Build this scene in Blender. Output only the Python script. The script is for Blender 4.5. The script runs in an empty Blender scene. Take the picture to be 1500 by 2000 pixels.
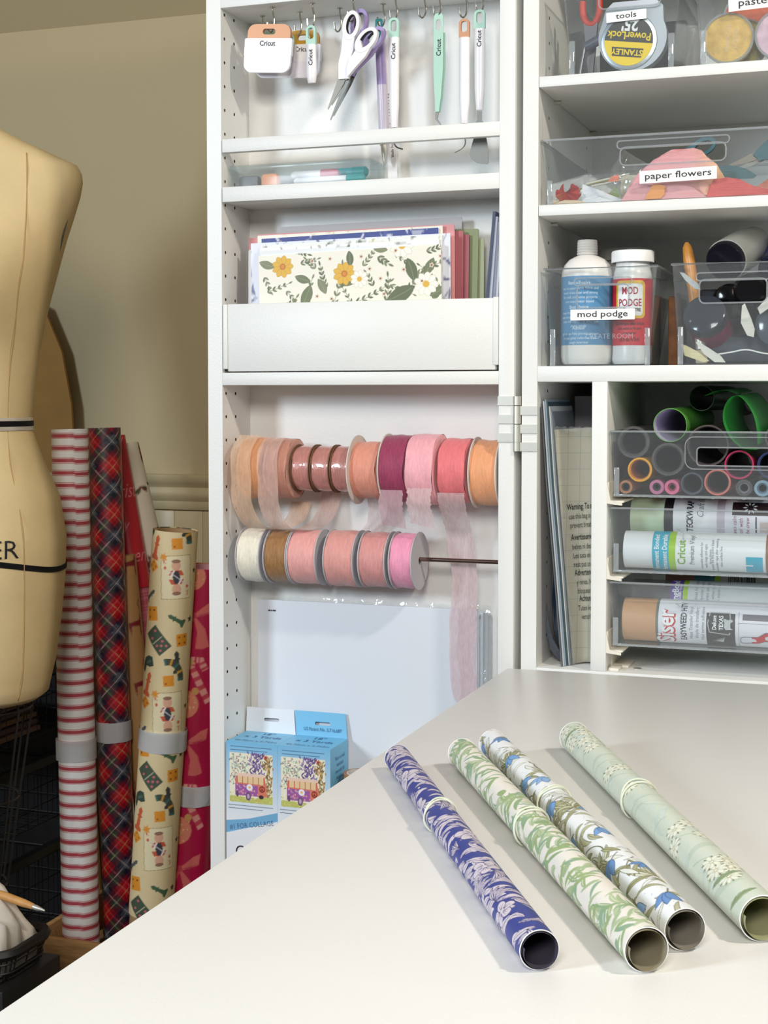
import bpy, bmesh, math, random
import numpy as np
from mathutils import Matrix, Vector
from mathutils.geometry import tessellate_polygon

S = bpy.context.scene
COL = S.collection
R = math.radians
PI = math.pi

# ------------------------------------------------------------------ camera, world, lamps, exposure
cam = bpy.data.cameras.new('camera')
cam.sensor_fit = 'VERTICAL'
cam.sensor_height = 36.0
cam.lens = 2860 * 36 / 2000
cam.shift_y = -0.0475
cam.clip_start = 0.02
camo = bpy.data.objects.new('camera', cam)
COL.objects.link(camo)
camo.location = (0.418, -1.645, 1.06)
camo.rotation_euler = (R(90 - 2.5), 0, R(19.56))
S.camera = camo

S.view_settings.view_transform = 'Standard'
S.view_settings.look = 'None'
S.view_settings.gamma = 1.0
S.view_settings.use_curve_mapping = False
S.view_settings.exposure = 0.0
S.cycles.transparent_max_bounces = 32

world = bpy.data.worlds.new('room_light')
S.world = world
world.use_nodes = True
world.node_tree.nodes['Background'].inputs[0].default_value = (0.93, 0.96, 1.0, 1)
world.node_tree.nodes['Background'].inputs[1].default_value = 0.12


def area(name, loc, target, sx, sy, power, color):
    l = bpy.data.lights.new(name, 'AREA')
    l.shape = 'RECTANGLE'
    l.size, l.size_y = sx, sy
    l.energy = power
    l.color = color
    o = bpy.data.objects.new(name, l)
    COL.objects.link(o)
    o.location = loc
    d = Vector(target) - Vector(loc)
    o.rotation_euler = d.to_track_quat('-Z', 'Y').to_euler()
    return o


area('window_daylight', (-1.70, -2.60, 1.72), (-0.1, -0.1, 1.0), 0.45, 0.6, 44, (0.76, 0.89, 1.0))
area('side_lamp', (1.30, -0.92, 2.20), (0.1, -0.5, 0.75), 0.12, 0.12, 16.5, (1.0, 0.92, 0.78))
area('front_window', (0.55, -2.9, 2.2), (-0.7, 0.3, 0.85), 0.8, 0.7, 45, (1.0, 0.965, 0.91))

# ------------------------------------------------------------------ helpers
MW = {}


def lin(c):
    o = []
    for v in c[:3]:
        v = v / 255.0
        o.append(v / 12.92 if v <= 0.04045 else ((v + 0.055) / 1.055) ** 2.4)
    return o


def link(nt, a, b):
    nt.links.new(a, b)


def M(name, c, rough=0.5, metal=0.0, noise=None, bump=None, coat=0.0, sheen=0.0, stretch=None, spec=None):
    """Principled material of one colour, with a noise that varies the colour and / or a bump."""
    m = bpy.data.materials.new(name)
    m.use_nodes = True
    nt = m.node_tree
    b = nt.nodes['Principled BSDF']
    rgb = lin(c) + [1]
    b.inputs['Base Color'].default_value = rgb
    b.inputs['Roughness'].default_value = rough
    b.inputs['Metallic'].default_value = metal
    if coat:
        b.inputs['Coat Weight'].default_value = coat
        b.inputs['Coat Roughness'].default_value = 0.08
    if sheen:
        b.inputs['Sheen Weight'].default_value = sheen
    if spec is not None:
        b.inputs['Specular IOR Level'].default_value = spec
    if noise or bump:
        tc = nt.nodes.new('ShaderNodeTexCoord')
        src = tc.outputs['Object']
        if stretch:
            mp = nt.nodes.new('ShaderNodeMapping')
            mp.inputs['Scale'].default_value = stretch
            link(nt, src, mp.inputs[0])
            src = mp.outputs[0]
    if noise:
        n = nt.nodes.new('ShaderNodeTexNoise')
        n.inputs['Scale'].default_value = noise[0]
        n.inputs['Detail'].default_value = 4
        link(nt, src, n.inputs['Vector'])
        r = nt.nodes.new('ShaderNodeMapRange')
        r.inputs[1].default_value, r.inputs[2].default_value = 0.3, 0.7
        r.inputs[3].default_value, r.inputs[4].default_value = 1 - noise[1], 1 + noise[1]
        link(nt, n.outputs[0], r.inputs[0])
        mx = nt.nodes.new('ShaderNodeVectorMath')
        mx.operation = 'SCALE'
        mx.inputs[0].default_value = rgb[:3]
        link(nt, r.outputs[0], mx.inputs[3])
        link(nt, mx.outputs[0], b.inputs['Base Color'])
    if bump:
        n2 = nt.nodes.new('ShaderNodeTexNoise')
        n2.inputs['Scale'].default_value = bump[0]
        n2.inputs['Detail'].default_value = 5
        link(nt, src, n2.inputs['Vector'])
        bp = nt.nodes.new('ShaderNodeBump')
        bp.inputs['Strength'].default_value = bump[1]
        bp.inputs['Distance'].default_value = 0.002
        link(nt, n2.outputs[0], bp.inputs['Height'])
        link(nt, bp.outputs[0], b.inputs['Normal'])
    return m


def clear(name, tint=(250, 252, 252), haze=0.05, gloss=1.0, rough=0.04, hazecol=(225, 228, 232), noise=None, ior=1.45):
    """Thin clear plastic: straight-through transmission, a fresnel gloss and a little haze."""
    m = bpy.data.materials.new(name)
    m.use_nodes = True
    nt = m.node_tree
    nt.nodes.remove(nt.nodes['Principled BSDF'])
    out = nt.nodes['Material Output']
    tr = nt.nodes.new('ShaderNodeBsdfTransparent')
    tr.inputs[0].default_value = lin(tint) + [1]
    gl = nt.nodes.new('ShaderNodeBsdfGlossy')
    gl.inputs['Roughness'].default_value = rough
    df = nt.nodes.new('ShaderNodeBsdfDiffuse')
    df.inputs[0].default_value = lin(hazecol) + [1]
    m1 = nt.nodes.new('ShaderNodeMixShader')
    m1.inputs[0].default_value = haze
    link(nt, tr.outputs[0], m1.inputs[1])
    link(nt, df.outputs[0], m1.inputs[2])
    fr = nt.nodes.new('ShaderNodeLayerWeight')
    fr.inputs[0].default_value = 0.5
    pw = nt.nodes.new('ShaderNodeMath')
    pw.operation = 'POWER'
    pw.inputs[1].default_value = 3.5
    link(nt, fr.outputs['Facing'], pw.inputs[0])
    mu = nt.nodes.new('ShaderNodeMath')
    mu.operation = 'MULTIPLY_ADD'
    mu.inputs[1].default_value = 0.75 * gloss
    mu.inputs[2].default_value = 0.035 * gloss
    mu.use_clamp = True
    link(nt, pw.outputs[0], mu.inputs[0])
    m2 = nt.nodes.new('ShaderNodeMixShader')
    link(nt, mu.outputs[0], m2.inputs[0])
    link(nt, m1.outputs[0], m2.inputs[1])
    link(nt, gl.outputs[0], m2.inputs[2])
    link(nt, m2.outputs[0], out.inputs[0])
    if noise:
        tc = nt.nodes.new('ShaderNodeTexCoord')
        n = nt.nodes.new('ShaderNodeTexNoise')
        n.inputs['Scale'].default_value = noise[0]
        link(nt, tc.outputs['Object'], n.inputs['Vector'])
        bp = nt.nodes.new('ShaderNodeBump')
        bp.inputs['Strength'].default_value = noise[1]
        bp.inputs['Distance'].default_value = 0.004
        link(nt, n.outputs[0], bp.inputs['Height'])
        link(nt, bp.outputs[0], gl.inputs['Normal'])
        link(nt, bp.outputs[0], fr.inputs['Normal'])
    return m


def M_print(name, rough=0.55, coat=0.0, metal=0.0):
    """Printed sheet: the colour laid down per vertex by the print canvas."""
    m = bpy.data.materials.new(name)
    m.use_nodes = True
    nt = m.node_tree
    b = nt.nodes['Principled BSDF']
    a = nt.nodes.new('ShaderNodeAttribute')
    a.attribute_name = 'ink'
    link(nt, a.outputs['Color'], b.inputs['Base Color'])
    b.inputs['Roughness'].default_value = rough
    b.inputs['Metallic'].default_value = metal
    if coat:
        b.inputs['Coat Weight'].default_value = coat
        b.inputs['Coat Roughness'].default_value = 0.12
    return m


def tag(o, label=None, cat=None, group=None, kind=None):
    if label:
        o['label'] = label
    if cat:
        o['category'] = cat
    if group:
        o['group'] = group
    if kind:
        o['kind'] = kind
    return o


def thing(name, label, cat, loc=(0, 0, 0), group=None, mat=None):
    o = bpy.data.objects.new(name, None)
    o.empty_display_size = 0.02
    COL.objects.link(o)
    m = mat if mat is not None else Matrix.Translation(loc)
    o.matrix_world = m
    MW[o] = m.copy()
    return tag(o, label, cat, group)


def fin(name, me, mats, parent, smooth=None):
    """Link a mesh given in world coordinates as one object under its parent."""
    o = bpy.data.objects.new(name, me)
    for m in (mats if isinstance(mats, (list, tuple)) else [mats]):
        me.materials.append(m)
    COL.objects.link(o)
    base = MW.get(parent, Matrix()) if parent else Matrix()
    me.transform(base.inverted())
    if parent:
        o.parent = parent
    else:
        # a single-mesh thing gets its origin at its base
        vs = np.empty(len(me.vertices) * 3)
        me.vertices.foreach_get('co', vs)
        vs = vs.reshape(-1, 3)
        c = (vs.max(0) + vs.min(0)) / 2
        c[2] = vs[:, 2].min()
        base = Matrix.Translation(c)
        me.transform(base.inverted())
        o.matrix_world = base
    MW[o] = base.copy()
    if smooth is not None:
        me.polygons.foreach_set('use_smooth', [True] * len(me.polygons))
        if smooth < 180:
            me.set_sharp_from_angle(angle=R(smooth))
    return o


def obj(name, bm, mats, parent=None, smooth=40):
    bmesh.ops.recalc_face_normals(bm, faces=bm.faces[:])
    me = bpy.data.meshes.new(name)
    bm.to_mesh(me)
    bm.free()
    return fin(name, me, mats, parent, smooth)


def B():
    return bmesh.new()


def faces_of(vs):
    fs = set()
    for v in vs:
        fs.update(v.link_faces)
    return fs


def box(bm, x0, x1, y0, y1, z0, z1, bev=0.0, mi=0, mat=None):
    r = bmesh.ops.create_cube(bm, size=1.0)
    vs = r['verts']
    for v in vs:
        v.co = Vector((x0 + (v.co.x + .5) * (x1 - x0), y0 + (v.co.y + .5) * (y1 - y0), z0 + (v.co.z + .5) * (z1 - z0)))
    fs = faces_of(vs)
    if bev:
        es = list({e for f in fs for e in f.edges})
        rr = bmesh.ops.bevel(bm, geom=es, offset=bev, segments=2, affect='EDGES', profile=0.5)
        fs = set(rr['faces']) | {f for f in fs if f.is_valid}
        vs = list({v for f in fs for v in f.verts})
    for f in fs:
        f.material_index = mi
    if mat is not None:
        bmesh.ops.transform(bm, matrix=mat, verts=vs)
    return vs


def frame_of(d):
    d = Vector(d).normalized()
    a = Vector((0, 0, 1)) if abs(d.z) < 0.9 else Vector((1, 0, 0))
    u = d.cross(a).normalized()
    return u, d.cross(u).normalized(), d


def ringv(bm, c, u, w, r, n, ph=0.0):
    return [bm.verts.new(Vector(c) + u * (r * math.cos(ph + 2 * PI * k / n)) + w * (r * math.sin(ph + 2 * PI * k / n))) for k in range(n)]


def bridge(bm, a, b, mi=0):
    n = len(a)
    for k in range(n):
        f = bm.faces.new((a[k], a[(k + 1) % n], b[(k + 1) % n], b[k]))
        f.material_index = mi


def lathe(bm, p0, d, prof, n=32, mi=0, cap0=False, cap1=False, mis=None):
    """Revolve prof [(distance along d, radius)...] round the axis through p0."""
    u, w, d = frame_of(d)
    prev = None
    for i, (t, r) in enumerate(prof):
        cur = ringv(bm, Vector(p0) + d * t, u, w, max(r, 1e-5), n)
        if prev:
            bridge(bm, prev, cur, mis[i - 1] if mis else mi)
        elif cap0:
            f = bm.faces.new(cur[::-1])
            f.material_index = mi
        prev = cur
    if cap1:
        f = bm.faces.new(prev)
        f.material_index = mis[-1] if mis else mi


def cyl(bm, p0, p1, r0, r1=None, n=20, mi=0, caps=True):
    d = Vector(p1) - Vector(p0)
    lathe(bm, p0, d, [(0, r0), (d.length, r1 if r1 is not None else r0)], n, mi, caps, caps)


def tube(bm, p0, p1, ro, ri, n=28, mi=0):
    """A hollow tube with wall thickness."""
    d = Vector(p1) - Vector(p0)
    L = d.length
    lathe(bm, p0, d, [(0, ri), (0, ro), (L, ro), (L, ri), (0, ri)], n, mi)


def spline(pts, k=6):
    P = [Vector(p) for p in pts]
    out = []
    for i in range(len(P) - 1):
        a, b, c, d = P[max(i - 1, 0)], P[i], P[i + 1], P[min(i + 2, len(P) - 1)]
        for j in range(k):
            t = j / k
            out.append(0.5 * ((2 * b) + (c - a) * t + (2 * a - 5 * b + 4 * c - d) * t * t + (3 * b - a - 3 * c + d) * t ** 3))
    out.append(P[-1])
    return out


def sweep(bm, pts, r, n=8, mi=0, closed=False, smooth=0, caps=True):
    P = spline(pts, smooth) if smooth else [Vector(p) for p in pts]
    rr = r if isinstance(r, (list, tuple)) else None
    prev = first = None
    up = None
    N = len(P)
    for i, p in enumerate(P):
        if closed:
            d = P[(i + 1) % N] - P[i - 1]
        else:
            d = P[min(i + 1, N - 1)] - P[max(i - 1, 0)]
        d.normalize()
        if up is None:
            u, w, d = frame_of(d)
        else:
            u = (up - d * up.dot(d)).normalized()
            w = d.cross(u)
        up = u
        rad = r if rr is None else rr[0] + (rr[1] - rr[0]) * i / max(N - 1, 1)
        cur = ringv(bm, p, u, w, rad, n)
        if prev:
            bridge(bm, prev, cur, mi)
        else:
            first = cur
        prev = cur
    if closed:
        bridge(bm, prev, first, mi)
    elif caps:
        bm.faces.new(first[::-1]).material_index = mi
        bm.faces.new(prev).material_index = mi


def plate(bm, outer, holes, t, mat, mi=0, mi_side=None):
    """Flat plate: outline in local xy with holes, extruded 0..t along local z, placed by mat."""
    loops = [[Vector((p[0], p[1], 0)) for p in outer]] + [[Vector((p[0], p[1], 0)) for p in h] for h in holes]
    flat = [p for l in loops for p in l]
    tris = tessellate_polygon(loops)
    lo = [bm.verts.new(mat @ Vector((p.x, p.y, 0))) for p in flat]
    hi = [bm.verts.new(mat @ Vector((p.x, p.y, t))) for p in flat]
    for a, b, c in tris:
        try:
            bm.faces.new((lo[a], lo[c], lo[b])).material_index = mi
            bm.faces.new((hi[a], hi[b], hi[c])).material_index = mi
        except ValueError:
            pass
    k = 0
    for l in loops:
        n = len(l)
        for i in range(n):
            a, b = k + i, k + (i + 1) % n
            bm.faces.new((lo[a], lo[b], hi[b], hi[a])).material_index = mi if mi_side is None else mi_side
        k += n


def rrect(x0, x1, y0, y1, r, n=5):
    """Rounded rectangle outline; r may be one radius or four (bl, br, tr, tl)."""
    rs = r if isinstance(r, (list, tuple)) else (r,) * 4
    out = []
    for (cx, cy, a0, q) in ((x0 + rs[0], y0 + rs[0], 180, rs[0]), (x1 - rs[1], y0 + rs[1], 270, rs[1]),
                            (x1 - rs[2], y1 - rs[2], 0, rs[2]), (x0 + rs[3], y1 - rs[3], 90, rs[3])):
        for k in range(n + 1):
            a = R(a0 + 90 * k / n)
            out.append((cx + q * math.cos(a), cy + q * math.sin(a)))
    return out


def ellp(cx, cy, rx, ry, n=24, a=0):
    c, s = math.cos(a), math.sin(a)
    return [(cx + rx * math.cos(2 * PI * k / n) * c - ry * math.sin(2 * PI * k / n) * s,
             cy + rx * math.cos(2 * PI * k / n) * s + ry * math.sin(2 * PI * k / n) * c) for k in range(n)]


def FRONT(x=0, y=0, z=0, ang=0.0):
    """Local x,y,z -> world X, Z, towards the viewer (-Y); turned by ang in its plane."""
    return Matrix.Translation((x, y, z)) @ Matrix(((1, 0, 0, 0), (0, 0, -1, 0), (0, 1, 0, 0), (0, 0, 0, 1))) @ Matrix.Rotation(ang, 4, 'Z')


_txt = {}


def text_geo(s, sx=1.0, shear=0.0, bold=0.0):
    """Triangles of a line of lettering, 1 unit high capitals ~0.7; centred in x, baseline at 0."""
    key = (s, sx, shear, bold)
    if key in _txt:
        return _txt[key]
    c = bpy.data.curves.new('lettering', 'FONT')
    c.body = s
    c.align_x = 'CENTER'
    c.shear = shear
    c.offset = bold
    c.resolution_u = 2
    o = bpy.data.objects.new('lettering', c)
    COL.objects.link(o)
    dg = bpy.context.evaluated_depsgraph_get()
    me = bpy.data.meshes.new_from_object(o.evaluated_get(dg))
    bpy.data.objects.remove(o)
    vs = [(v.co.x * sx, v.co.y) for v in me.vertices]
    fs = [tuple(p.vertices) for p in me.polygons]
    bpy.data.meshes.remove(me)
    bpy.data.curves.remove(c)
    _txt[key] = (vs, fs)
    return vs, fs


def letter(parent, s, size, mat, place, sx=1.0, shear=0.0, bold=0.0, name='lettering', lift=0.0002, cut=None):
    """Lettering as thin geometry. place: a Matrix (local xy plane) or a function (x, y) -> world point."""
    lines = s.split('\n')
    bm = B()
    for li, line in enumerate(lines):
        if not line.strip():
            continue
        vs, fs = text_geo(line, sx, shear, bold)
        bv = [bm.verts.new((v[0] * size, v[1] * size - li * size * 1.15, 0)) for v in vs]
        for f in fs:
            try:
                bm.faces.new([bv[i] for i in f])
            except ValueError:
                pass
    if cut:
        for ax in (0, 1):
            lo = min(v.co[ax] for v in bm.verts)
            hi = max(v.co[ax] for v in bm.verts)
            q = lo + cut
            while q < hi:
                nrm = (1, 0, 0) if ax == 0 else (0, 1, 0)
                bmesh.ops.bisect_plane(bm, geom=bm.verts[:] + bm.edges[:] + bm.faces[:], plane_co=tuple(q * c for c in nrm), plane_no=nrm)
                q += cut
    for v in bm.verts:
        v.co = place @ Vector((v.co.x, v.co.y, lift)) if isinstance(place, Matrix) else Vector(place(v.co.x, v.co.y))
    me = bpy.data.meshes.new(name)
    bm.to_mesh(me)
    bm.free()
    return fin(name, me, mat, parent)


# ------------------------------------------------------------------ print canvas (flat prints, laid down per vertex)
class Canvas:
    def __init__(s, w, h, nx, ny, bg, wrap=False):
        s.w, s.h, s.nx, s.ny, s.wrap = w, h, nx, ny, wrap
        s.a = np.empty((ny * 2, nx * 2, 3), np.float32)
        s.a[:] = lin(bg)
        s.kx, s.ky = nx * 2 / w, ny * 2 / h

    def _poly(s, pts, c):
        p = np.asarray(pts, float) * (s.kx, s.ky)
        x0, y0 = np.floor(p.min(0)).astype(int)
        x1, y1 = np.ceil(p.max(0)).astype(int) + 1
        x0, y0 = max(x0, 0), max(y0, 0)
        x1, y1 = min(x1, s.nx * 2), min(y1, s.ny * 2)
        if x1 <= x0 or y1 <= y0:
            return
        X = np.arange(x0, x1) + .5
        Y = (np.arange(y0, y1) + .5)[:, None]
        ins = np.zeros((y1 - y0, x1 - x0), bool)
        q = np.roll(p, -1, 0)
        for (ax, ay), (bx, by) in zip(p, q):
            if ay == by:
                continue
            ins ^= ((Y < ay) != (Y < by)) & (X < (bx - ax) * (Y - ay) / (by - ay) + ax)
        s.a[y0:y1, x0:x1][ins] = c

    def poly(s, pts, col):
        c = lin(col)
        s._poly(pts, c)
        if s.wrap:
            for d in (-s.h, s.h):
                s._poly([(x, y + d) for x, y in pts], c)

    def line(s, pts, wd, col, taper=False):
        n = len(pts)
        L, Rr = [], []
        for i in range(n):
            a, b = pts[max(i - 1, 0)], pts[min(i + 1, n - 1)]
            dx, dy = b[0] - a[0], b[1] - a[1]
            l = math.hypot(dx, dy) or 1
            k = wd / 2 * (1 - .85 * i / (n - 1) if taper else 1)
            L.append((pts[i][0] - dy / l * k, pts[i][1] + dx / l * k))
            Rr.append((pts[i][0] + dy / l * k, pts[i][1] - dx / l * k))
        s.poly(L + Rr[::-1], col)

    def ell(s, cx, cy, rx, ry, col, a=0.0, n=14):
        s.poly(ellp(cx, cy, rx, ry, n, a), col)

    def leaf(s, x, y, ang, ln, wd, col, bend=0.0, edge=None, ew=0.0004, vein=None, n=9, fat=1.0):
        L, Rr, C = [], [], []
        px, py, a = x, y, ang
        for i in range(n + 1):
            t = i / n
            k = wd / 2 * math.sin(PI * t ** fat) ** .8 if 0 < t < 1 else 0
            L.append((px - math.sin(a) * k, py + math.cos(a) * k))
            Rr.append((px + math.sin(a) * k, py - math.cos(a) * k))
            C.append((px, py))
            a += bend / n
            px += math.cos(a) * ln / n
            py += math.sin(a) * ln / n
        out = L + Rr[::-1]
        s.poly(out, col)
        if edge:
            s.line(L, ew, edge)
            s.line(Rr, ew, edge)
        if vein:
            s.line(C[:-1], ew * 1.2, vein)
        return px, py

    def flower(s, x, y, r, n, col, cc, rc=0.3, edge=None, pw=None, ew=0.0003, ph=0.0):
        for k in range(n):
            a = ph + 2 * PI * k / n
            s.leaf(x, y, a, r, pw or 2.2 / n * r, col, edge=edge, ew=ew, fat=1.6)
        s.ell(x, y, r * rc, r * rc, cc)

    def text(s, t, x, y, size, col, ang=0.0, sx=1.0, shear=0.0, bold=0.0):
        vs, fs = text_geo(t, sx, shear, bold)
        c, si = math.cos(ang) * size, math.sin(ang) * size
        P = [(x + v[0] * c - v[1] * si, y + v[0] * si + v[1] * c) for v in vs]
        for f in fs:
            s.poly([P[i] for i in f], col)

    def grid(s):
        U, V = np.meshgrid((np.arange(s.nx * 2) + .5) / s.kx, (np.arange(s.ny * 2) + .5) / s.ky)
        return U, V

    def ink(s):
        return s.a.reshape(s.ny, 2, s.nx, 2, 3).mean((1, 3))

    def mesh(s, name, fn, mat, parent, smooth=180):
        """A sheet of nx by ny vertices bent by fn(U, V) -> X, Y, Z arrays."""
        U, V = np.meshgrid(np.linspace(0, s.w, s.nx), np.linspace(0, s.h, s.ny))
        X, Y, Z = fn(U, V)
        co = np.stack([X, Y, Z], -1).reshape(-1, 3).astype(np.float32)
        i = np.arange(s.nx * s.ny).reshape(s.ny, s.nx)
        q = np.stack([i[:-1, :-1], i[:-1, 1:], i[1:, 1:], i[1:, :-1]], -1).reshape(-1, 4)
        me = bpy.data.meshes.new(name)
        me.vertices.add(len(co))
        me.vertices.foreach_set('co', co.ravel())
        me.loops.add(q.size)
        me.loops.foreach_set('vertex_index', q.ravel().astype(np.int32))
        me.polygons.add(len(q))
        me.polygons.foreach_set('loop_start', np.arange(0, q.size, 4, dtype=np.int32))
        me.update(calc_edges=True)
        at = me.color_attributes.new('ink', 'FLOAT_COLOR', 'POINT')
        c = np.ones((len(co), 4), np.float32)
        c[:, :3] = s.ink().reshape(-1, 3)
        at.data.foreach_set('color', c.ravel())
        return fin(name, me, mat, parent, smooth)


rnd = random.Random(7)

# ------------------------------------------------------------------ materials
WHITE = M('white_laminate', (236, 235, 231), 0.42, bump=(420, 0.12))
WHITE2 = M('white_laminate_table', (238, 237, 234), 0.33, noise=(2.2, 0.012), bump=(380, 0.12), stretch=(1, 6, 1))
HOLE = M('peg_hole_dark', (70, 55, 42), 0.8)
STEEL = M('brushed_nickel', (214, 212, 202), 0.42, 0.75)
WIRE = M('chrome_wire', (200, 195, 182), 0.22, 1.0)
RODM = M('bronze_rod', (150, 125, 115), 0.22, 1.0)
WALLP = M('sage_beige_paint', (186, 170, 134), 0.75, bump=(160, 0.08))
TRIM = M('cream_trim_paint', (204, 188, 150), 0.35)
FLOORM = M('dark_wood_floor', (52, 38, 28), 0.5, noise=(9, 0.25), stretch=(1, 12, 1))
CLEAR = clear('clear_plastic', haze=0.045)
CLEARB = clear('clear_plastic_edge', tint=(225, 230, 232), haze=0.22, hazecol=(240, 242, 245))
CELLO = clear('cellophane', haze=0.10, gloss=1.6, rough=0.12, noise=(60, 0.9), hazecol=(240, 240, 240))
BLACK = M('black_plastic', (22, 21, 22), 0.4)
INK = M('black_ink', (38, 37, 40), 0.6)
PAPER = M('white_paper', (238, 238, 240), 0.7)
LABEL = M('label_tape', (242, 242, 240), 0.5)

# ------------------------------------------------------------------ the room
def struct(name, bm, m):
    return tag(obj(name, bm, m), kind='structure')

bm = B(); box(bm, -2.6, 2.4, -4.2, 0.9, -0.03, 0.0); struct('floor', bm, FLOORM)
bm = B(); box(bm, -2.6, 2.4, 0.80, 0.88, 0.0, 1.765); struct('wall_back', bm, WALLP)
bm = B(); box(bm, -2.68, -2.6, -1.0, 0.9, 0.0, 2.6); struct('wall_left', bm, WALLP)
# the sloped ceiling of the attic room rises from the top of the low back wall towards the viewer
bm = B()
plate(bm, [(0.88, 1.765), (0.80, 1.765), (-0.06, 2.62), (-0.06, 2.70), (0.02, 2.70)], [], 5.0,
      Matrix(((0, 0, 1, -2.6), (1, 0, 0, 0), (0, 1, 0, 0), (0, 0, 0, 1))))
struct('ceiling', bm, WALLP)

# chair rail and beadboard below it
prof = [(0, 0), (0.010, 0.002), (0.014, 0.008), (0.014, 0.018), (0.022, 0.026), (0.024, 0.034), (0.020, 0.044), (0.028, 0.052), (0.034, 0.060), (0.034, 0.068), (0, 0.068)]
bm = B()
plate(bm, [(0.80 - a, 0.853 + b) for a, b in prof], [], 5.0, Matrix(((0, 0, 1, -2.6), (1, 0, 0, 0), (0, 1, 0, 0), (0, 0, 0, 1))))
struct('trim_1', bm, TRIM)
bb = bpy.data.objects.new('wall_paneling', None)
COL.objects.link(bb)
bb.location = (-1.5, 0.79, 0.12)
MW[bb] = Matrix.Translation((-1.5, 0.79, 0.12))
tag(bb, kind='structure')
bm = B()
box(bm, -1.5, -1.4425, 0.790, 0.80, 0.12, 0.853, 0.0015)
p0 = obj('panel_board', bm, TRIM, bb)
for k in range(1, 22):
    o = p0.copy()
    COL.objects.link(o)
    o.location = (0.058 * k, 0, 0)
bm = B(); box(bm, -2.6, 2.4, 0.782, 0.80, 0.0, 0.12, 0.003); struct('baseboard_back', bm, TRIM)


# ------------------------------------------------------------------ cabinet building pieces
def hole_face(bm, x, y0, y1, z0, z1, cols, zs, r, depth, sgn, mi_hole=1):
    """A panel face in the plane X=x (facing sgn*X) with round peg holes, each with a dark bore."""
    zs = sorted(zs)
    pit = min(b - a for a, b in zip(zs, zs[1:]))
    half = pit * 0.45
    cw = 0.008
    ys = [y0]
    for c in cols:
        ys += [c - cw, c + cw]
    ys.append(y1)
    zb = [z0]
    for z in zs:
        zb += [z - half, z + half]
    zb.append(z1)
    N = 12
    for i in range(len(ys) - 1):
        incol = i % 2 == 1
        if not incol:
            bm.faces.new([bm.verts.new((x, y, z)) for y, z in ((ys[i], z0), (ys[i + 1], z0), (ys[i + 1], z1), (ys[i], z1))])
            continue
        for j in range(len(zb) - 1):
            q = [(ys[i], zb[j]), (ys[i + 1], zb[j]), (ys[i + 1], zb[j + 1]), (ys[i], zb[j + 1])]
            if j % 2 == 0:
                bm.faces.new([bm.verts.new((x, a, b)) for a, b in q])
                continue
            cy, cz = (ys[i] + ys[i + 1]) / 2, (zb[j] + zb[j + 1]) / 2
            hy, hz = (ys[i + 1] - ys[i]) / 2, (zb[j + 1] - zb[j]) / 2
            ring, outr, inn = [], [], []
            for k in range(N):
                a = 2 * PI * (k + .5) / N
                c, s = math.cos(a), math.sin(a)
                m = 1 / max(abs(c), abs(s))
                outr.append(bm.verts.new((x, cy + c * m * hy, cz + s * m * hz)))
                ring.append(bm.verts.new((x, cy + c * r, cz + s * r)))
                inn.append(bm.verts.new((x - sgn * depth, cy + c * r, cz + s * r)))
            for k in range(4):
                a = 2 * PI * (k + .5) / 4
                # corner fill between the two outer points next to each corner
                cv = bm.verts.new((x, cy + math.copysign(hy, math.cos(a)), cz + math.copysign(hz, math.sin(a))))
                i1 = int(round((a / (2 * PI)) * N - .5 - .001))
                ka, kb = i1 % N, (i1 + 1) % N
                try:
                    bm.faces.new((outr[ka], cv, outr[kb]))
                except ValueError:
                    pass
            for k in range(N):
                bm.faces.new((outr[k], outr[(k + 1) % N], ring[(k + 1) % N], ring[k]))
                bm.faces.new((ring[k], ring[(k + 1) % N], inn[(k + 1) % N], inn[k])).material_index = mi_hole
            bm.faces.new(inn).material_index = mi_hole


def side_panel(bm, x0, x1, y0, y1, z0, z1, cols, zs, r, side):
    """A panel slab whose inner face (side=+1: at x1, -1: at x0) has peg holes."""
    xi, xo = (x1, x0) if side > 0 else (x0, x1)
    q = [(y0, z0), (y1, z0), (y1, z1), (y0, z1)]
    bm.faces.new([bm.verts.new((xo, a, b)) for a, b in q])
    for i in range(4):
        a, b = q[i], q[(i + 1) % 4]
        bm.faces.new([bm.verts.new((xo, *a)), bm.verts.new((xo, *b)), bm.verts.new((xi, *b)), bm.verts.new((xi, *a))])
    hole_face(bm, xi, y0, y1, z0, z1, cols, zs, r, 0.006, side)


# ------------------------------------------------------------------ the wing (open shelf door) on the left
WT = 1.90
wing = thing('cabinet_wing', 'white shelf wing of the craft cabinet with ribbon spools and hanging tools', 'cabinet', (-0.203, 0.045, 0))
bm = B()
side_panel(bm, -0.3985, -0.379, 0.0, 0.090, 0.0, WT, [0.0105, 0.038], [0.34 + 0.0291 * k for k in range(45)], 0.0021, 1)
obj('side_panel', bm, [WHITE, HOLE], wing, None)
bm = B(); box(bm, -0.0257, -0.0070, 0.0, 0.090, 0.0, WT, 0.0008); obj('side_panel', bm, WHITE, wing)
bm = B(); box(bm, -0.379, -0.0257, 0.082, 0.090, 0.02, WT); obj('back_panel', bm, WHITE, wing)
bm = B(); box(bm, -0.379, -0.0257, 0.0, 0.082, 1.539, 1.556, 0.0006); obj('shelf', bm, WHITE, wing)
bm = B(); box(bm, -0.3775, -0.0262, 0.010, 0.082, 1.3028, 1.310, 0.0006); obj('shelf', bm, WHITE, wing)
bm = B(); box(bm, -0.379, -0.0257, 0.0, 0.082, 1.0775, 1.0930, 0.0006); obj('shelf', bm, WHITE, wing)
bm = B(); box(bm, -0.379, -0.0257, 0.0, 0.082, 0.412, 0.430, 0.0006); obj('shelf', bm, WHITE, wing)
bm = B(); box(bm, -0.379, -0.0257, 0.0, 0.082, 0.02, 0.038, 0.0006); obj('shelf', bm, WHITE, wing)
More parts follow.
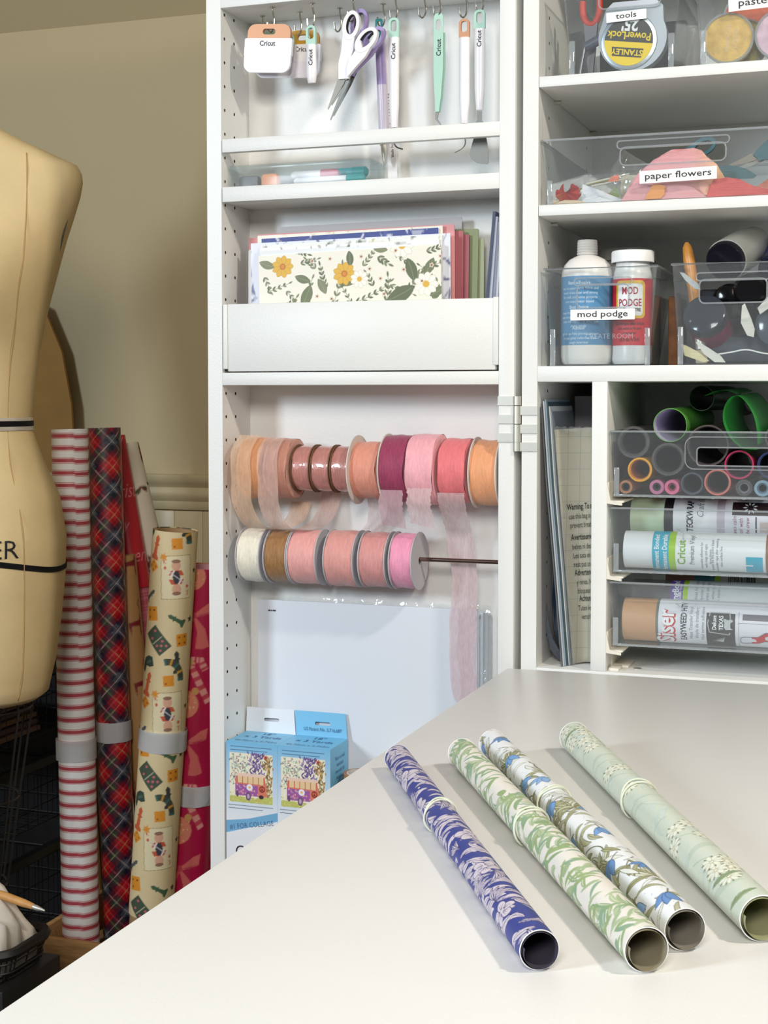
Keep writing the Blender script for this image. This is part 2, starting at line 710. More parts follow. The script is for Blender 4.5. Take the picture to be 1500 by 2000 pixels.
bm = B(); box(bm, -0.379, -0.0257, 0.0, 0.082, WT - 0.018, WT, 0.0006); obj('shelf', bm, WHITE, wing)
bm = B(); box(bm, -0.3775, -0.0250, -0.001, 0.009, 1.3630, 1.3795, 0.0008); obj('rail', bm, WHITE, wing)
bm = B(); box(bm, -0.3775, -0.0256, -0.001, 0.009, 1.3026, 1.3210, 0.0008); obj('rail', bm, WHITE, wing)
bm = B()
box(bm, -0.3712, -0.0300, 0.000, 0.012, 1.0945, 1.1775, 0.0008)
box(bm, -0.3775, -0.3716, -0.001, 0.012, 1.0975, 1.1772, 0.0008)
box(bm, -0.0325, -0.0262, -0.001, 0.012, 1.1000, 1.1785, 0.0008)
obj('bin_front', bm, WHITE, wing)
for z, x0 in ((0.975, -0.379), (0.8660, -0.379)):
    bm = B(); cyl(bm, (x0, 0.040, z), (-0.0257, 0.040, z), 0.0026, n=16); tag(obj('ribbon_rod', bm, RODM, wing), 'thin bronze metal rod')

# the hinge: three clips on the wing, three on the cabinet, knuckles between
def clip(z0, z1, x0, x1, parent, barrel):
    bm = B()
    box(bm, x0, x1, -0.0018, 0.0, z0, z1)
    xb0, xb1 = barrel
    cyl(bm, ((xb0 + xb1) / 2, 0.0005, z0), ((xb0 + xb1) / 2, 0.0005, z1), (xb1 - xb0) / 2 + .0004, n=18)
    tag(obj('hinge_clip', bm, STEEL, parent, 12), 'brushed metal hinge clip')

for p in ((774, 791), (810, 827), (846, 863)):
    z1 = {774: 1.0636, 810: 1.0422, 846: 1.0209}[p[0]]
    clip(z1 - 0.0102, z1, -0.0262, -0.0075, wing, (-0.0080, 0.0008))

# ------------------------------------------------------------------ the main cabinet
cab = thing('craft_cabinet', 'white craft cabinet body with shelves of clear totes and vinyl trays', 'cabinet', (0.31, 0.155, 0))
bm = B()
side_panel(bm, 0.0022, 0.0203, 0.0, 0.303, 0.0, WT, [0.052, 0.268], [0.78 + 0.029 * k for k in range(38)], 0.0021, 1)
obj('side_panel', bm, [WHITE, HOLE], cab, None)
bm = B(); box(bm, 0.600, 0.618, 0.0, 0.303, 0.0, WT, 0.0008); obj('side_panel', bm, WHITE, cab)
bm = B(); box(bm, 0.0022, 0.618, 0.303, 0.311, 0.0, WT); obj('back_panel', bm, WHITE, cab)
for z0, z1 in ((1.4146, 1.4267), (1.2692, 1.2815)):
    bm = B(); box(bm, 0.0208, 0.5995, 0.0, 0.302, z0, z1, 0.0007); obj('shelf', bm, WHITE, cab)
bm = B(); box(bm, 0.0203, 0.600, 0.0, 0.303, 1.0802, 1.0982, 0.0007); obj('shelf', bm, WHITE, cab)
bm = B(); box(bm, 0.0203, 0.600, 0.0, 0.303, 0.7360, 0.7500, 0.0007); obj('shelf', bm, WHITE, cab)
bm = B(); box(bm, 0.0203, 0.600, 0.0, 0.303, 1.60, 1.612, 0.0007); obj('shelf', bm, WHITE, cab)
bm = B(); box(bm, 0.0203, 0.600, 0.0, 0.303, WT - 0.018, WT, 0.0007); obj('shelf', bm, WHITE, cab)
bm = B()
box(bm, 0.0838, 0.1015, 0.0, 0.303, 0.7500, 1.0802, 0.0007)
obj('divider', bm, WHITE, cab)
bm = B(); cyl(bm, (0.1323, 0.0313, 0.7500), ((0.1323, 0.0313, 0.7500)[0], (0.1323, 0.0313, 0.7500)[1], 0.7508), 0.0048, n=20); tag(obj('screw_cap', bm, STEEL, cab), 'round metal screw in the cabinet floor')
for y, z in ((0.080, 1.4125), (0.289, 1.4125), (0.067, 1.2668), (0.294, 1.2668)):
    bm = B()
    cyl(bm, (0.0195, y, z), (0.0285, y, z), 0.0022, n=14)
    obj('shelf_pin', bm, STEEL, cab)
for p in (793, 829, 864):
    z1 = {793: 1.0523, 829: 1.0311, 864: 1.0105}[p]
    clip(z1 - 0.0102, z1, 0.0008, 0.0212, cab, (-0.0080, 0.0008))
# ivory drawer runners on the divider (L brackets under each tray)
IVORY = M('ivory_plastic', (232, 226, 212), 0.45)
for z in (0.944, 0.858, 0.7735):
    bm = B()
    box(bm, 0.1015, 0.1030, 0.004, 0.27, z - 0.001, z + 0.022, 0.0003)
    box(bm, 0.1030, 0.1200, 0.004, 0.27, z - 0.0010, z + 0.0012, 0.0003)
    plate(bm, [(0.1015, z + 0.022), (0.1015, z - 0.002), (0.1185, z - 0.004), (0.1185, z - 0.001), (0.1055, z + 0.002)], [], 0.003, FRONT(0, 0.004, 0))
    tag(obj('tray_runner', bm, IVORY, cab), 'ivory plastic tray runner')
bm = B()
box(bm, 0.1015, 0.1035, 0.030, 0.075, 0.7502, 0.772, 0.0003)
box(bm, 0.1035, 0.1220, 0.030, 0.075, 0.7502, 0.7530, 0.0003)
box(bm, 0.1035, 0.1150, 0.006, 0.030, 0.7502, 0.7535, 0.0003)
tag(obj('tray_runner', bm, IVORY, cab), 'ivory plastic tray runner')

# ------------------------------------------------------------------ the fold-out table
tab = thing('craft_table', 'broad white fold-out table top in front of the cabinet', 'table', (0.4, -0.6, 0))
bm = B(); box(bm, -0.0103, 0.92, -1.22, -0.0145, 0.724, 0.750, 0.0012)
obj('tabletop', bm, WHITE2, tab)
for x, y in ((0.09, -1.10), (0.84, -1.10)):
    bm = B(); box(bm, x - .022, x + .022, y - .022, y + .022, 0.0, 0.724, 0.002); obj('leg', bm, WHITE, tab)
bm = B(); box(bm, 0.05, 0.88, -1.115, -1.09, 0.66, 0.724, 0.002); obj('apron', bm, WHITE, tab)

# ------------------------------------------------------------------ rolled paper sheets on the table
PRINT = M_print('printed_paper', 0.5)
PRINTG = M_print('printed_gloss_paper', 0.3, coat=0.5)
BAND = M('pale_green_rubber', (226, 232, 212), 0.5)


def sheet_roll(near, far, r, canvas, inner_col, label, name='paper_roll', turns=1.35, seed=0):
    a, b = Vector((near[0], near[1], 0.7502 + r)), Vector((far[0], far[1], 0.7502 + r))
    d = (b - a).normalized()
    L = (b - a).length
    up = Vector((0, 0, 1))
    sd = d.cross(up).normalized()
    t = thing(name, label, 'paper roll', ((a + b) / 2 - Vector((0, 0, r))))

    def fn(U, V):
        th = V / canvas.h * 2 * PI - 1.2
        k = r * (1 - 0.03 * (V / canvas.h)) * (1 + 0.012 * np.sin(2 * th + U * 9))
        return tuple(a[i] + d[i] * U + (sd[i] * np.cos(th) + up[i] * np.sin(th)) * k for i in range(3))
    canvas.mesh('printed_sheet', fn, PRINT, t)
    # inner turns of the same sheet, slightly telescoped at both ends
    bm = B()
    rr = random.Random(seed)
    n = int(44 * turns)
    off = [-.004, L + .002]
    rows = []
    for e in (0, 1):
        row = []
        for k in range(n + 1):
            th = -1.2 - 2 * PI * turns * k / n
            q = r * (0.935 - 0.08 * k / n) * (1 + 0.010 * math.sin(3 * th + seed))
            row.append(bm.verts.new(a + d * (off[e] * (k / n) + (0 if e == 0 else L) * (1 - k / n)) + (sd * math.cos(th) + up * math.sin(th)) * q))
        rows.append(row)
    for k in range(n):
        bm.faces.new((rows[0][k], rows[0][k + 1], rows[1][k + 1], rows[1][k]))
    obj('inner_turn', bm, inner_col, t, 180)
    # the white cut edge of the sheet at each end
    for e, o in ((a, -1), (b, 1)):
        bm = B()
        lathe(bm, e + d * (-0.0004 if o < 0 else 0), d, [(0, r * 0.965), (0, r * 1.014), (0.0005, r * 1.014), (0.0005, r * 0.965), (0, r * 0.965)], 48)
        obj('paper_edge', bm, PAPER, t)
    return t, a, d, sd, up, L


def rubber_band(a, d, sd, up, at, r, label, twist=0.004, seed=1):
    bm = B()
    rr = random.Random(seed)
    for s in (0, 1):
        pts = []
        N = 40
        for k in range(N):
            th = 2 * PI * k / N
            x = at + twist * math.sin(th + (0.7 if s else 2.6)) + 0.0012 * math.sin(3 * th + seed)
            q = r * 1.015 + 0.0011
            h = a + d * x + (sd * math.cos(th) + up * math.sin(th)) * q
            h.z = max(h.z, 0.7513)
            pts.append(h)
        sweep(bm, pts, 0.00065, 6, closed=True)
    tag(obj('rubber_band', bm, BAND), label, 'rubber band')


TAU = 2 * PI

# deep blue print with pale curling leaves and blossoms
def cv_indigo(L, C):
    c = Canvas(L, C, 560, 190, (58, 70, 146), wrap=True)
    rn = random.Random(3)
    P, E = (217, 206, 216), (60, 60, 120)
    for k in range(330):
        x, y = rn.uniform(0, L), rn.uniform(0, C)
        a = rn.choice((1, 1, -1)) * rn.uniform(1.0, 1.7)
        c.leaf(x, y, a, rn.uniform(.012, .026), rn.uniform(.0030, .0056), P, bend=rn.uniform(-1.3, -.3), edge=E, ew=.0004, vein=E if rn.random() < .5 else None)
    for k in range(26):
        x, y = L * (k + rn.random() * .7) / 26, rn.uniform(0, C)
        a0 = rn.uniform(0, 6)
        for j in range(4):
            c.leaf(x + j * .0018, y, a0 + j * .28, .017 - j * .001, .0034, P, bend=-1.1, edge=E, ew=.0005, vein=E)
    for k in range(13):
        x, y, q = L * (k + .4) / 13, (0.011 + 0.031 * k) % C, rn.uniform(.0085, .0120)
        for j in range(5):
            a = j * TAU / 5 + k
            c.ell(x + math.cos(a) * q * .6, y + math.sin(a) * q * .6, q * .56, q * .44, E, a)
            c.ell(x + math.cos(a) * q * .6, y + math.sin(a) * q * .6, q * .49, q * .38, P, a)
            for u in (-.25, 0, .25):
                c.line([(x + math.cos(a + u) * q * .15, y + math.sin(a + u) * q * .15), (x + math.cos(a + u) * q * .8, y + math.sin(a + u) * q * .8)], .0005, E, True)
        c.ell(x, y, q * .2, q * .2, P)
    for k in range(60):
        x, y = rn.uniform(0, L), rn.uniform(0, C)
        c.leaf(x, y, rn.uniform(0, 6), rn.uniform(.003, .007), .0022, P, bend=.5)
    return c


def cv_fern(L, C):
    c = Canvas(L, C, 560, 190, (240, 235, 226), wrap=True)
    rn = random.Random(5)
    G = [(150, 176, 132), (172, 192, 150), (186, 200, 162), (146, 178, 150), (160, 182, 128)]
    for k in range(7):
        x0 = L * k / 7 + .01
        pts = [(x0 + .05 * t + .012 * math.sin(t * 5 + k), C * (.1 + 1.0 * t) + C * .3 * k) for t in np.linspace(0, 1, 18)]
        c.line(pts, .0011, (196, 176, 156))
        for sgn in (-C, -2 * C, -3 * C):
            c.line([(x, y + sgn) for x, y in pts], .0011, (196, 176, 156))
        for j in range(2, 17):
            x, y = pts[j]
            y = y % C
            for s in (-1, 1):
                g = rn.choice(G)
                a = 1.35 + s * rn.uniform(.35, .9)
                ln = rn.uniform(.012, .022)
                c.leaf(x, y, a, ln, rn.uniform(.0030, .0048), g, bend=s * rn.uniform(.5, 1.2), fat=.8)
                if rn.random() < .6:
                    c.leaf(x + .001, y, a, ln * .85, .0009, (214, 222, 196), bend=s * .9)
    for k in range(260):
        x, y = rn.uniform(0, L), rn.uniform(0, C)
        c.leaf(x, y, rn.uniform(1.0, 2.3), rn.uniform(.012, .024), rn.uniform(.0026, .0044), rn.choice(G), bend=rn.uniform(-1.2, 1.2), fat=.8)
    for k in range(26):
        x, y = rn.uniform(0, L), rn.uniform(0, C)
        g = rn.choice(G)
        c.leaf(x, y, rn.uniform(0, 6), .011, .0065, g, bend=1.6, edge=(128, 156, 112), ew=.0003, vein=(128, 156, 112))
    return c


def cv_bluebell(L, C):
    c = Canvas(L, C, 560, 190, (241, 243, 246), wrap=True)
    rn = random.Random(11)
    O, OE = (172, 172, 132), (98, 96, 66)
    for k in range(900):
        x, y = rn.uniform(0, L), rn.uniform(0, C)
        if math.sin(x * 70) + math.sin(y * 160 + 1) > .5:
            c.ell(x, y, .0006, .00028, (150, 182, 214), n=6)
    for k in range(9):
        x0, y0 = L * k / 9, (C * .37 * k) % C
        for s in (-1, 1):
            a = .5 if s > 0 else 2.4
            pts = [(x0 + .046 * t, y0 + s * .014 * math.sin(t * 3.0)) for t in np.linspace(0, 1, 14)]
            c.line(pts, .0009, OE)
        for j in range(11):
            a = -1.5 + j * .30
            col = (224, 224, 206) if j % 2 else O
            c.leaf(x0 + .006, y0, a, rn.uniform(.018, .030), rn.uniform(.004, .006), col, bend=(1 if j < 4 else -1) * rn.uniform(.5, 1.1), edge=OE, ew=.0005, vein=OE)
    for k in range(230):
        x, y = rn.uniform(0, L), rn.uniform(0, C)
        c.leaf(x, y, rn.uniform(.3, 2.6), rn.uniform(.012, .024), rn.uniform(.0028, .005), rn.choice((O, (190, 190, 156), (232, 234, 228))), bend=rn.uniform(-1.3, 1.3), edge=OE, ew=.00045, vein=OE if rn.random() < .4 else None)
    for k in range(24):
        x, y = L * (k + .5) / 24, (.012 + .0215 * k) % C
        a = rn.uniform(1.8, 3.6)
        bl = rn.choice(((120, 166, 220), (142, 182, 228), (108, 150, 206)))
        for j in (-1, 0, 1):
            c.leaf(x, y, a + j * .30, .0165, .0066, bl, bend=j * .55, edge=(64, 84, 128), ew=.0005, fat=.75)
        c.line([(x, y), (x - math.cos(a) * .008, y - math.sin(a) * .008)], .0010, OE)
    return c


def cv_sage(L, C):
    c = Canvas(L, C, 520, 180, (213, 221, 206), wrap=True)
    rn = random.Random(17)
    tones = [(216, 224, 212), (198, 210, 194), (210, 222, 214), (204, 216, 206), (222, 228, 218)]
    for k in range(110):
        x, y = rn.uniform(0, L), rn.uniform(0, C)
        c.leaf(x, y, rn.uniform(.6, 2.4), rn.uniform(.02, .045), rn.uniform(.003, .007), rn.choice(tones), bend=rn.uniform(-1.3, 1.3), edge=(190, 204, 186), ew=.0003)
    for k in range(9):
        x, y = L * (k + .3) / 9, rn.uniform(0, C)
        c.line([(x + .02 * t * t, y + .05 * t) for t in np.linspace(0, 1, 12)], .0009, (176, 194, 176))
    rnf = random.Random(2)
    for q in (0.10, 0.12, 0.15, .27, .31, .55, .66, .82, .86, .90, .94, .97):
        for j in range(2):
            x, y = L * q + rnf.uniform(-.006, .006), C * (.30 + .16 * rnf.random() + .20 * j)
            c.flower(x, y, .0085, 9, (238, 240, 226), (170, 158, 104), rc=.20, edge=(176, 176, 134), ew=.0003, pw=.0034)
            c.ell(x, y, .0010, .0014, (240, 238, 224))
            for m in range(9):
                a = (m + .5) * TAU / 9
                c.ell(x + math.cos(a) * .0074, y + math.sin(a) * .0074, .0014, .0006, (112, 110, 76), a, 6)
    for x, y in ((L * .03, C * .42), (L * .95, C * .45), (L * .10, C * .40)):
        c.leaf(x, y, 1.9, .024, .005, (150, 168, 128), bend=-.8, edge=(112, 130, 96), ew=.0003, vein=(96, 110, 84))
    return c


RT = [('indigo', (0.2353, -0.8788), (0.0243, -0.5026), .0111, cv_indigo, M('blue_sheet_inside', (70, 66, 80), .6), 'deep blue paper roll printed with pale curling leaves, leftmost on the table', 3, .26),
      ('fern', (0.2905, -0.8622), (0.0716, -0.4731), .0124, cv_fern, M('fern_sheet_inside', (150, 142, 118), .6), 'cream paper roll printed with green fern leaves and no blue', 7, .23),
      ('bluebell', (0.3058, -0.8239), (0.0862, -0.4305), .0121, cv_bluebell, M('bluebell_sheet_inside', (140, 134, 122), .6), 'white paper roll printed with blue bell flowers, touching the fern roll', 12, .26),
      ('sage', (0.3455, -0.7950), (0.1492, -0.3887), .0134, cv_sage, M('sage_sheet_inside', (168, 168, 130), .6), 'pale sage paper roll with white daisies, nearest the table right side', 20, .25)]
for nm, near, far, r, cvf, ic, lab, sd_, bandat in RT:
    L = math.dist(near, far)
    t, a, d, sdv, up, L = sheet_roll(near, far, r, cvf(L, TAU * r), ic, lab, seed=sd_)
    rubber_band(a, d, sdv, up, bandat, r, {'indigo': 'pale green rubber band round the deep blue roll', 'fern': 'pale rubber band round the cream fern roll',
                                          'bluebell': 'pale rubber band round the blue bell flower roll', 'sage': 'pale rubber band round the sage daisy roll'}[nm], twist=.003 + .0012 * (sd_ % 3), seed=sd_)

# ------------------------------------------------------------------ tools hanging from hooks in the wing
MINT = M('mint_plastic', (176, 214, 196), 0.4)
TOOLW = M('white_tool_plastic', (240, 236, 238), 0.3)
ROSE = M('rose_gold_metal', (196, 142, 106), 0.42, 0.35)
MUST = M('mustard_plastic', (196, 146, 42), 0.45)
LILAC = M('lilac_plastic', (164, 146, 196), 0.4)
LILACP = M('pale_lilac_plastic', (206, 196, 212), 0.3)
TEALP = M('teal_plastic', (60, 160, 160), 0.4)
BLADE = M('polished_blade', (132, 131, 126), 0.5, 0.75)
DBLADE = M('dark_blade', (110, 104, 96), 0.35, 0.9)
BLKRUB = M('black_grip', (20, 20, 20), 0.5)

HOOKS = []


def hook(x, y, drop=0.026, turn=0.0):
    """Cup hook screwed into the underside of the wing's top shelf; returns the point where a loop hangs."""
    z = 1.539
    bm = B()
    cyl(bm, (x, y, z - 0.0012), (x, y, z), 0.0034, n=16)
    pts = [(0, 0, 0), (0, 0, -.005), (.0012, -.001, -.010), (.0028, -.0015, -.016), (.0010, -.001, -drop + .003), (-.0028, 0, -drop),
           (-.0064, .001, -drop + .003), (-.0076, .001, -drop + .008), (-.0078, .001, -drop + .0125)]
    c, s = math.cos(turn), math.sin(turn)
    sweep(bm, [(x + c * a - s * b, y + s * a + c * b, z + h) for a, b, h in pts], 0.0011, 8, smooth=4)
    obj('cup_hook', bm, WIRE, wing)


def hookpx(p, turn=0.0, drop=0.026):
    hook(p[0], p[1], drop, turn)


YF, YB = 0.018, 0.050
for x, y, dr in ((-0.3172, YF, .030), (-0.3452, YB, .026), (-0.2946, YB, .028), (-0.2644, YF, .030), (-0.2416, YB, .028),
                 (-0.2120, YF, .026), (-0.1851, YB, .027), (-0.1622, .03, .026), (-0.1261, .03, .026), (-0.1077, .03, .026),
                 (-0.0755, .03, .030), (-0.0555, .03, .026)):
    hook(x, y, dr)


def scraper(cx, zt, w, h, y, capm, label, tilt=0.0, logo=True, zc=None):
    M0 = FRONT(cx, y, zt, tilt)
    t = thing('scraper', label, 'scraper', mat=FRONT(cx, y, zt, 0), group=None)
    hw = w / 2
    slot = rrect(-.0085, .0085, -.0125, -.0055, .0033)
    bm = B()
    plate(bm, rrect(-hw + .003, hw - .003, -.017, 0, (.0005, .0005, .010, .010)), [slot], .0045, M0)
    obj('cap', bm, capm, t)
    bm = B()
    plate(bm, rrect(-hw, hw, -h * .66, -.017, (.001, .001, .002, .002)), [], .0052, M0 @ Matrix.Translation((0, 0, -.0003)))
    obj('body', bm, TOOLW, t)
    bm = B()
    n = 8
    rows = []
    pl = rrect(-hw * .985, hw * .985, -h, -h * .655, (.011, .011, .001, .001), 6)
    plate(bm, pl, [], .0036, M0 @ Matrix.Translation((0, 0, .0012)))
    obj('blade', bm, M('scraper_blade_' + label[:5], (236, 232, 240), 0.22), t)
    if logo:
        letter(t, 'Cricut', .0085, INK, M0 @ Matrix.Translation((-.001, -.026, .0050)), sx=.95, bold=.012)
    return t


scraper(-0.3186, 1.5174, .063, .0585, 0.016, ROSE, 'white scraper with rose gold cap, front of the two overlapping ones on the wing hooks', tilt=-.08)
scraper(-0.3170, 1.5122, .052, .056, 0.034, MINT, 'white scraper with mint cap half hidden behind the rose gold one', tilt=-.07, logo=False)
scraper(-0.2892, 1.5164, .047, .058, 0.054, MUST, 'white scraper with mustard cap behind the small mint spatula', tilt=-.06)


def wand(name, label, cat, top, w, ztop, zcap, zend, y, capm, bodym, taper=1.0, ang=0.0, logo=None, round_end=.004):
    """A flat-oval tool handle with a coloured loop end, hanging at top=(x, z)."""
    x = top
    M0 = FRONT(x, y, ztop, ang)
    t = thing(name, label, cat, mat=FRONT(x, y, ztop, 0))
    hw = w / 2
    hc, he = ztop - zcap, ztop - zend
    bm = B()
    plate(bm, rrect(-hw, hw, -hc, 0, (.0004, .0004, hw * .85, hw * .85), 6), [rrect(-hw * .58, hw * .58, -hc * .72, -hc * .12, hw * .5, 5)], .0042, M0)
    obj('loop_end', bm, capm, t)
    bm = B()
    # oval lofted handle
    prev = None
    for k in range(13):
        q = k / 12
        zz = -hc - (he - hc) * q
        ww = hw * (1 + (taper - 1) * q) * (1.0 if k < 10 else (1 - .10 * (k - 9)))
        cur = [bm.verts.new(M0 @ Vector((ww * math.cos(TAU * j / 14), zz, .0021 + .0030 * math.sin(TAU * j / 14) * (1.2 if k < 12 else .7)))) for j in range(14)]
        if prev:
            bridge(bm, prev, cur)
        else:
            bm.faces.new(cur[::-1])
        prev = cur
    bm.faces.new(prev)
    obj('handle', bm, bodym, t)
    if logo:
        letter(t, 'Cricut', .0078, INK, M0 @ Matrix.Translation((.0028, -hc - logo, .0060)) @ Matrix.Rotation(PI / 2, 4, 'Z'), sx=.95, bold=.012)
    return t, M0


# short flat spatula with a mint loop
t, M0 = wand('spatula', 'short white spatula with mint loop in front of the mustard scraper', 'spatula', -0.2640, .0125, 1.5109, 1.4883, 1.4424, 0.014, MINT, TOOLW, 1.15, .01, logo=.016)
# scoring stylus
t, M0 = wand('stylus', 'white stylus with mint loop beside the scissors', 'stylus', -0.1635, .0130, 1.5152, 1.4922, 1.3853, 0.030, MINT, TOOLW, .95, 0.0, logo=.017)
bm = B(); sweep(bm, [(M0 @ Vector(p)) for p in ((0, -.128, .002), (0, -.140, .002), (.0004, -.149, .002), (.004, -.1535, .002), (.011, -.156, .002))], .0009, 8, smooth=4); obj('tip', bm, BLADE, t)
# tweezers
x0, zt = -0.1082, 1.5140
t = thing('tweezers', 'mint green bent-tip tweezers hanging on the wing', 'tweezers', (x0, .03, zt))
M0 = FRONT(x0, .030, zt)
bm = B()
plate(bm, [(-.0055, -.001), (-.006, -.02), (-.0062, -.065), (-.0054, -.085), (-.0044, -.098), (-.0040, -.113), (.0006, -.113), (.0030, -.096), (.0058, -.06), (.0058, -.02), (.0055, -.001), (.004, .002), (-.004, .002)],
      [rrect(-.0033, .0033, -.018, -.005, .003, 5)], .0016, M0)
obj('arm', bm, MINT, t)
bm = B()
plate(bm, [(-.0050, -.02), (-.0055, -.065), (-.0045, -.10), (-.0030, -.113), (.0004, -.113), (.0034, -.096), (.0066, -.06), (.0062, -.02)], [], .0014, M0 @ Matrix.Translation((0.0006, 0, -.0035)))
obj('arm', bm, M('mint_plastic_shade', (160, 204, 184), .4), t)
bm = B()
plate(bm, [(-.0042, -.112), (-.0044, -.1215), (.0030, -.1300), (.0046, -.1306), (-.0016, -.1210), (.0003, -.112)], [], .0014, M0 @ Matrix.Translation((0, 0, -.0012)))
obj('tip', bm, BLADE, t)
letter(t, 'Cricut', .0080, INK, M0 @ Matrix.Translation((.003, -.038, .0018)) @ Matrix.Rotation(PI / 2, 4, 'Z'), sx=.95, bold=.012)
# weeder
t, M0 = wand('weeder', 'white weeder hook tool with rose gold loop', 'hook tool', -0.0760, .0128, 1.5065, 1.4851, 1.3853, 0.030, ROSE, TOOLW, 1.02)
bm = B(); sweep(bm, [(M0 @ Vector(p)) for p in ((0, -.12, .002), (.001, -.137, .002), (.001, -.146, .002), (-.003, -.151, .002), (-.0115, -.155, .002))], (.0011, .0005), 8, smooth=4); obj('tip', bm, WIRE, t)
# wide spatula
t, M0 = wand('spatula', 'long white spatula with mint loop and broad steel blade', 'spatula', -0.0567, .0132, 1.5149, 1.4930, 1.3990, 0.028, MINT, TOOLW, .92, logo=.012)
bm = B()
plate(bm, [(-.003, -.117), (-.003, -.128), (-.0045, -.129), (-.0052, -.142), (-.0100, -.158), (-.0122, -.1665), (-.0100, -.1725), (-.003, -.1775), (.0090, -.1795), (.0115, -.1770), (.0110, -.164), (.0085, -.150), (.0062, -.140), (.0040, -.129), (.0028, -.128), (.0028, -.117)],
      [], .0009, M0 @ Matrix.Translation((0, 0, .0016)))
obj('blade', bm, BLADE, t)


# scissors: white pair in front, lilac pair behind
def scissors(label, x, z, y, ang, hm, group=None, k=1.0):
    M0 = FRONT(x, y, z, ang) @ Matrix.Scale(k, 4)
    t = thing('scissors', label, 'scissors', mat=FRONT(x, y, z, 0), group=group)
    # local: pivot at 0, handles up, blades down
    for s, hz in ((-1, 0), (1, .0028)):
        cx, cy = (-.0125 if s < 0 else .0165), (.066 if s < 0 else .0505)
        rx, ry = .0125, .0205
        aa = .10 if s < 0 else -.50
        # ring
        ring = ellp(cx, cy, rx, ry, 28, aa)
        hole = ellp(cx + .0003, cy + .0012, rx * .60, ry * .68, 24, aa)
        bm = B()
        plate(bm, ring, [hole], .0080, M0 @ Matrix.Translation((0, 0, hz - .002)))
        if s < 0:
            sh = [(-.0215, .054), (-.0170, .030), (-.0165, .012), (-.0100, -.010), (.0040, -.006), (.0035, .006), (-.001, .018), (.0005, .034), (-.0030, .052), (-.012, .047)]
        else:
            sh = [(-.0008, .020), (.0045, .032), (.0075, .050), (.016, .036), (.0262, .043), (.022, .029), (.0120, .012), (.0035, -.004), (-.0005, .008)]
        plate(bm, sh, [], .0070, M0 @ Matrix.Translation((0, 0, hz - .0015)))
        obj('handle', bm, hm, t)
        bm = B()
        plate(bm, ellp(cx + .0003, cy + .0012, rx * .66, ry * .73, 24, aa), [ellp(cx + .0003, cy + .0012, rx * .56, ry * .64, 24, aa)], .0072, M0 @ Matrix.Translation((0, 0, hz - .0022)))
        tag(obj('grip_liner', bm, BLKRUB, t), 'black soft grip liner')
    bm = B()
    plate(bm, [(-.0105, -.004), (-.0125, -.010), (-.0165, -.052), (-.0155, -.054), (-.002, -.014), (-.001, -.004)], [], .0011, M0 @ Matrix.Translation((0, 0, .0010)))
    obj('blade', bm, DBLADE, t)
    bm = B()
    plate(bm, [(-.002, .002), (-.003, -.012), (-.0090, -.066), (-.0080, -.0675), (.0030, -.018), (.0062, .006), (.003, .009)], [], .0011, M0 @ Matrix.Translation((0, 0, -.0004)))
    obj('blade', bm, BLADE, t)
    bm = B()
    cyl(bm, M0 @ Vector((0, -.006, .001)), M0 @ Vector((0, -.006, .0038)), .0026 * k, n=16)
    tag(obj('pivot_screw', bm, DBLADE, t), 'dark metal pivot screw')
    return t


scissors('white handled scissors with open blades hanging in front', -0.2164, 1.4491, 0.012, -.28, TOOLW, k=.85)
scissors('lilac handled scissors mostly hidden behind the white pair', -0.2151, 1.4552, 0.027, -.34, LILAC, k=.85)

# lilac pen with teal clip
x0, z0 = -0.1908, 1.5169
x1, z1 = -0.1829, 1.3454
t = thing('pen', 'lilac pen with teal clip hanging behind the scissors', 'pen', (x0, .05, z0))
d = Vector((x1 - x0, 0, z1 - z0)); L = d.length; d.normalize()
bm = B()
lathe(bm, Vector((x0, .05, z0)) + d * .02, d, [(0, .0056), (.055, .0058)], 20, cap0=True, cap1=True)
tag(obj('upper_barrel', bm, LILAC, t), 'darker lilac upper barrel')
bm = B()
lathe(bm, Vector((x0, .05, z0)) + d * .075, d, [(0, .0060), (.07, .0058), (L - .099, .0052)], 20, cap0=True, cap1=True)
obj('barrel', bm, LILACP, t)
bm = B()
lathe(bm, Vector((x0, .05, z0)) + d * (L - .024), d, [(0, .0046), (.004, .0044), (.018, .0030), (.024, .0012)], 18, cap0=True, cap1=True)
obj('tip', bm, STEEL, t)
bm = B()
plate(bm, rrect(-.004, .005, -.026, .004, .002), [rrect(-.002, .0028, -.010, .001, .0015)], .002, FRONT(x0 + .001, .047, z0, -.02))
obj('clip', bm, TEALP, t)
# slim white ruler
x0, z0 = -0.1872, 1.5101
t = thing('ruler', 'slim white ruler with fine print hanging behind the lilac pen', 'ruler', (x0, .062, z0))
M0 = FRONT(x0, .064, z0, .055)
bm = B(); plate(bm, rrect(-.006, .006, -.182, .0, .002), [ellp(0, -.006, .0025, .0025, 12)], .0012, M0); obj('blade', bm, TOOLW, t)
letter(t, 'blade holder for fine lines 1 2 3 4 5 6 7 8', .0052, INK, M0 @ Matrix.Translation((.003, -.115, .0014)) @ Matrix.Rotation(PI / 2, 4, 'Z'), sx=.9)

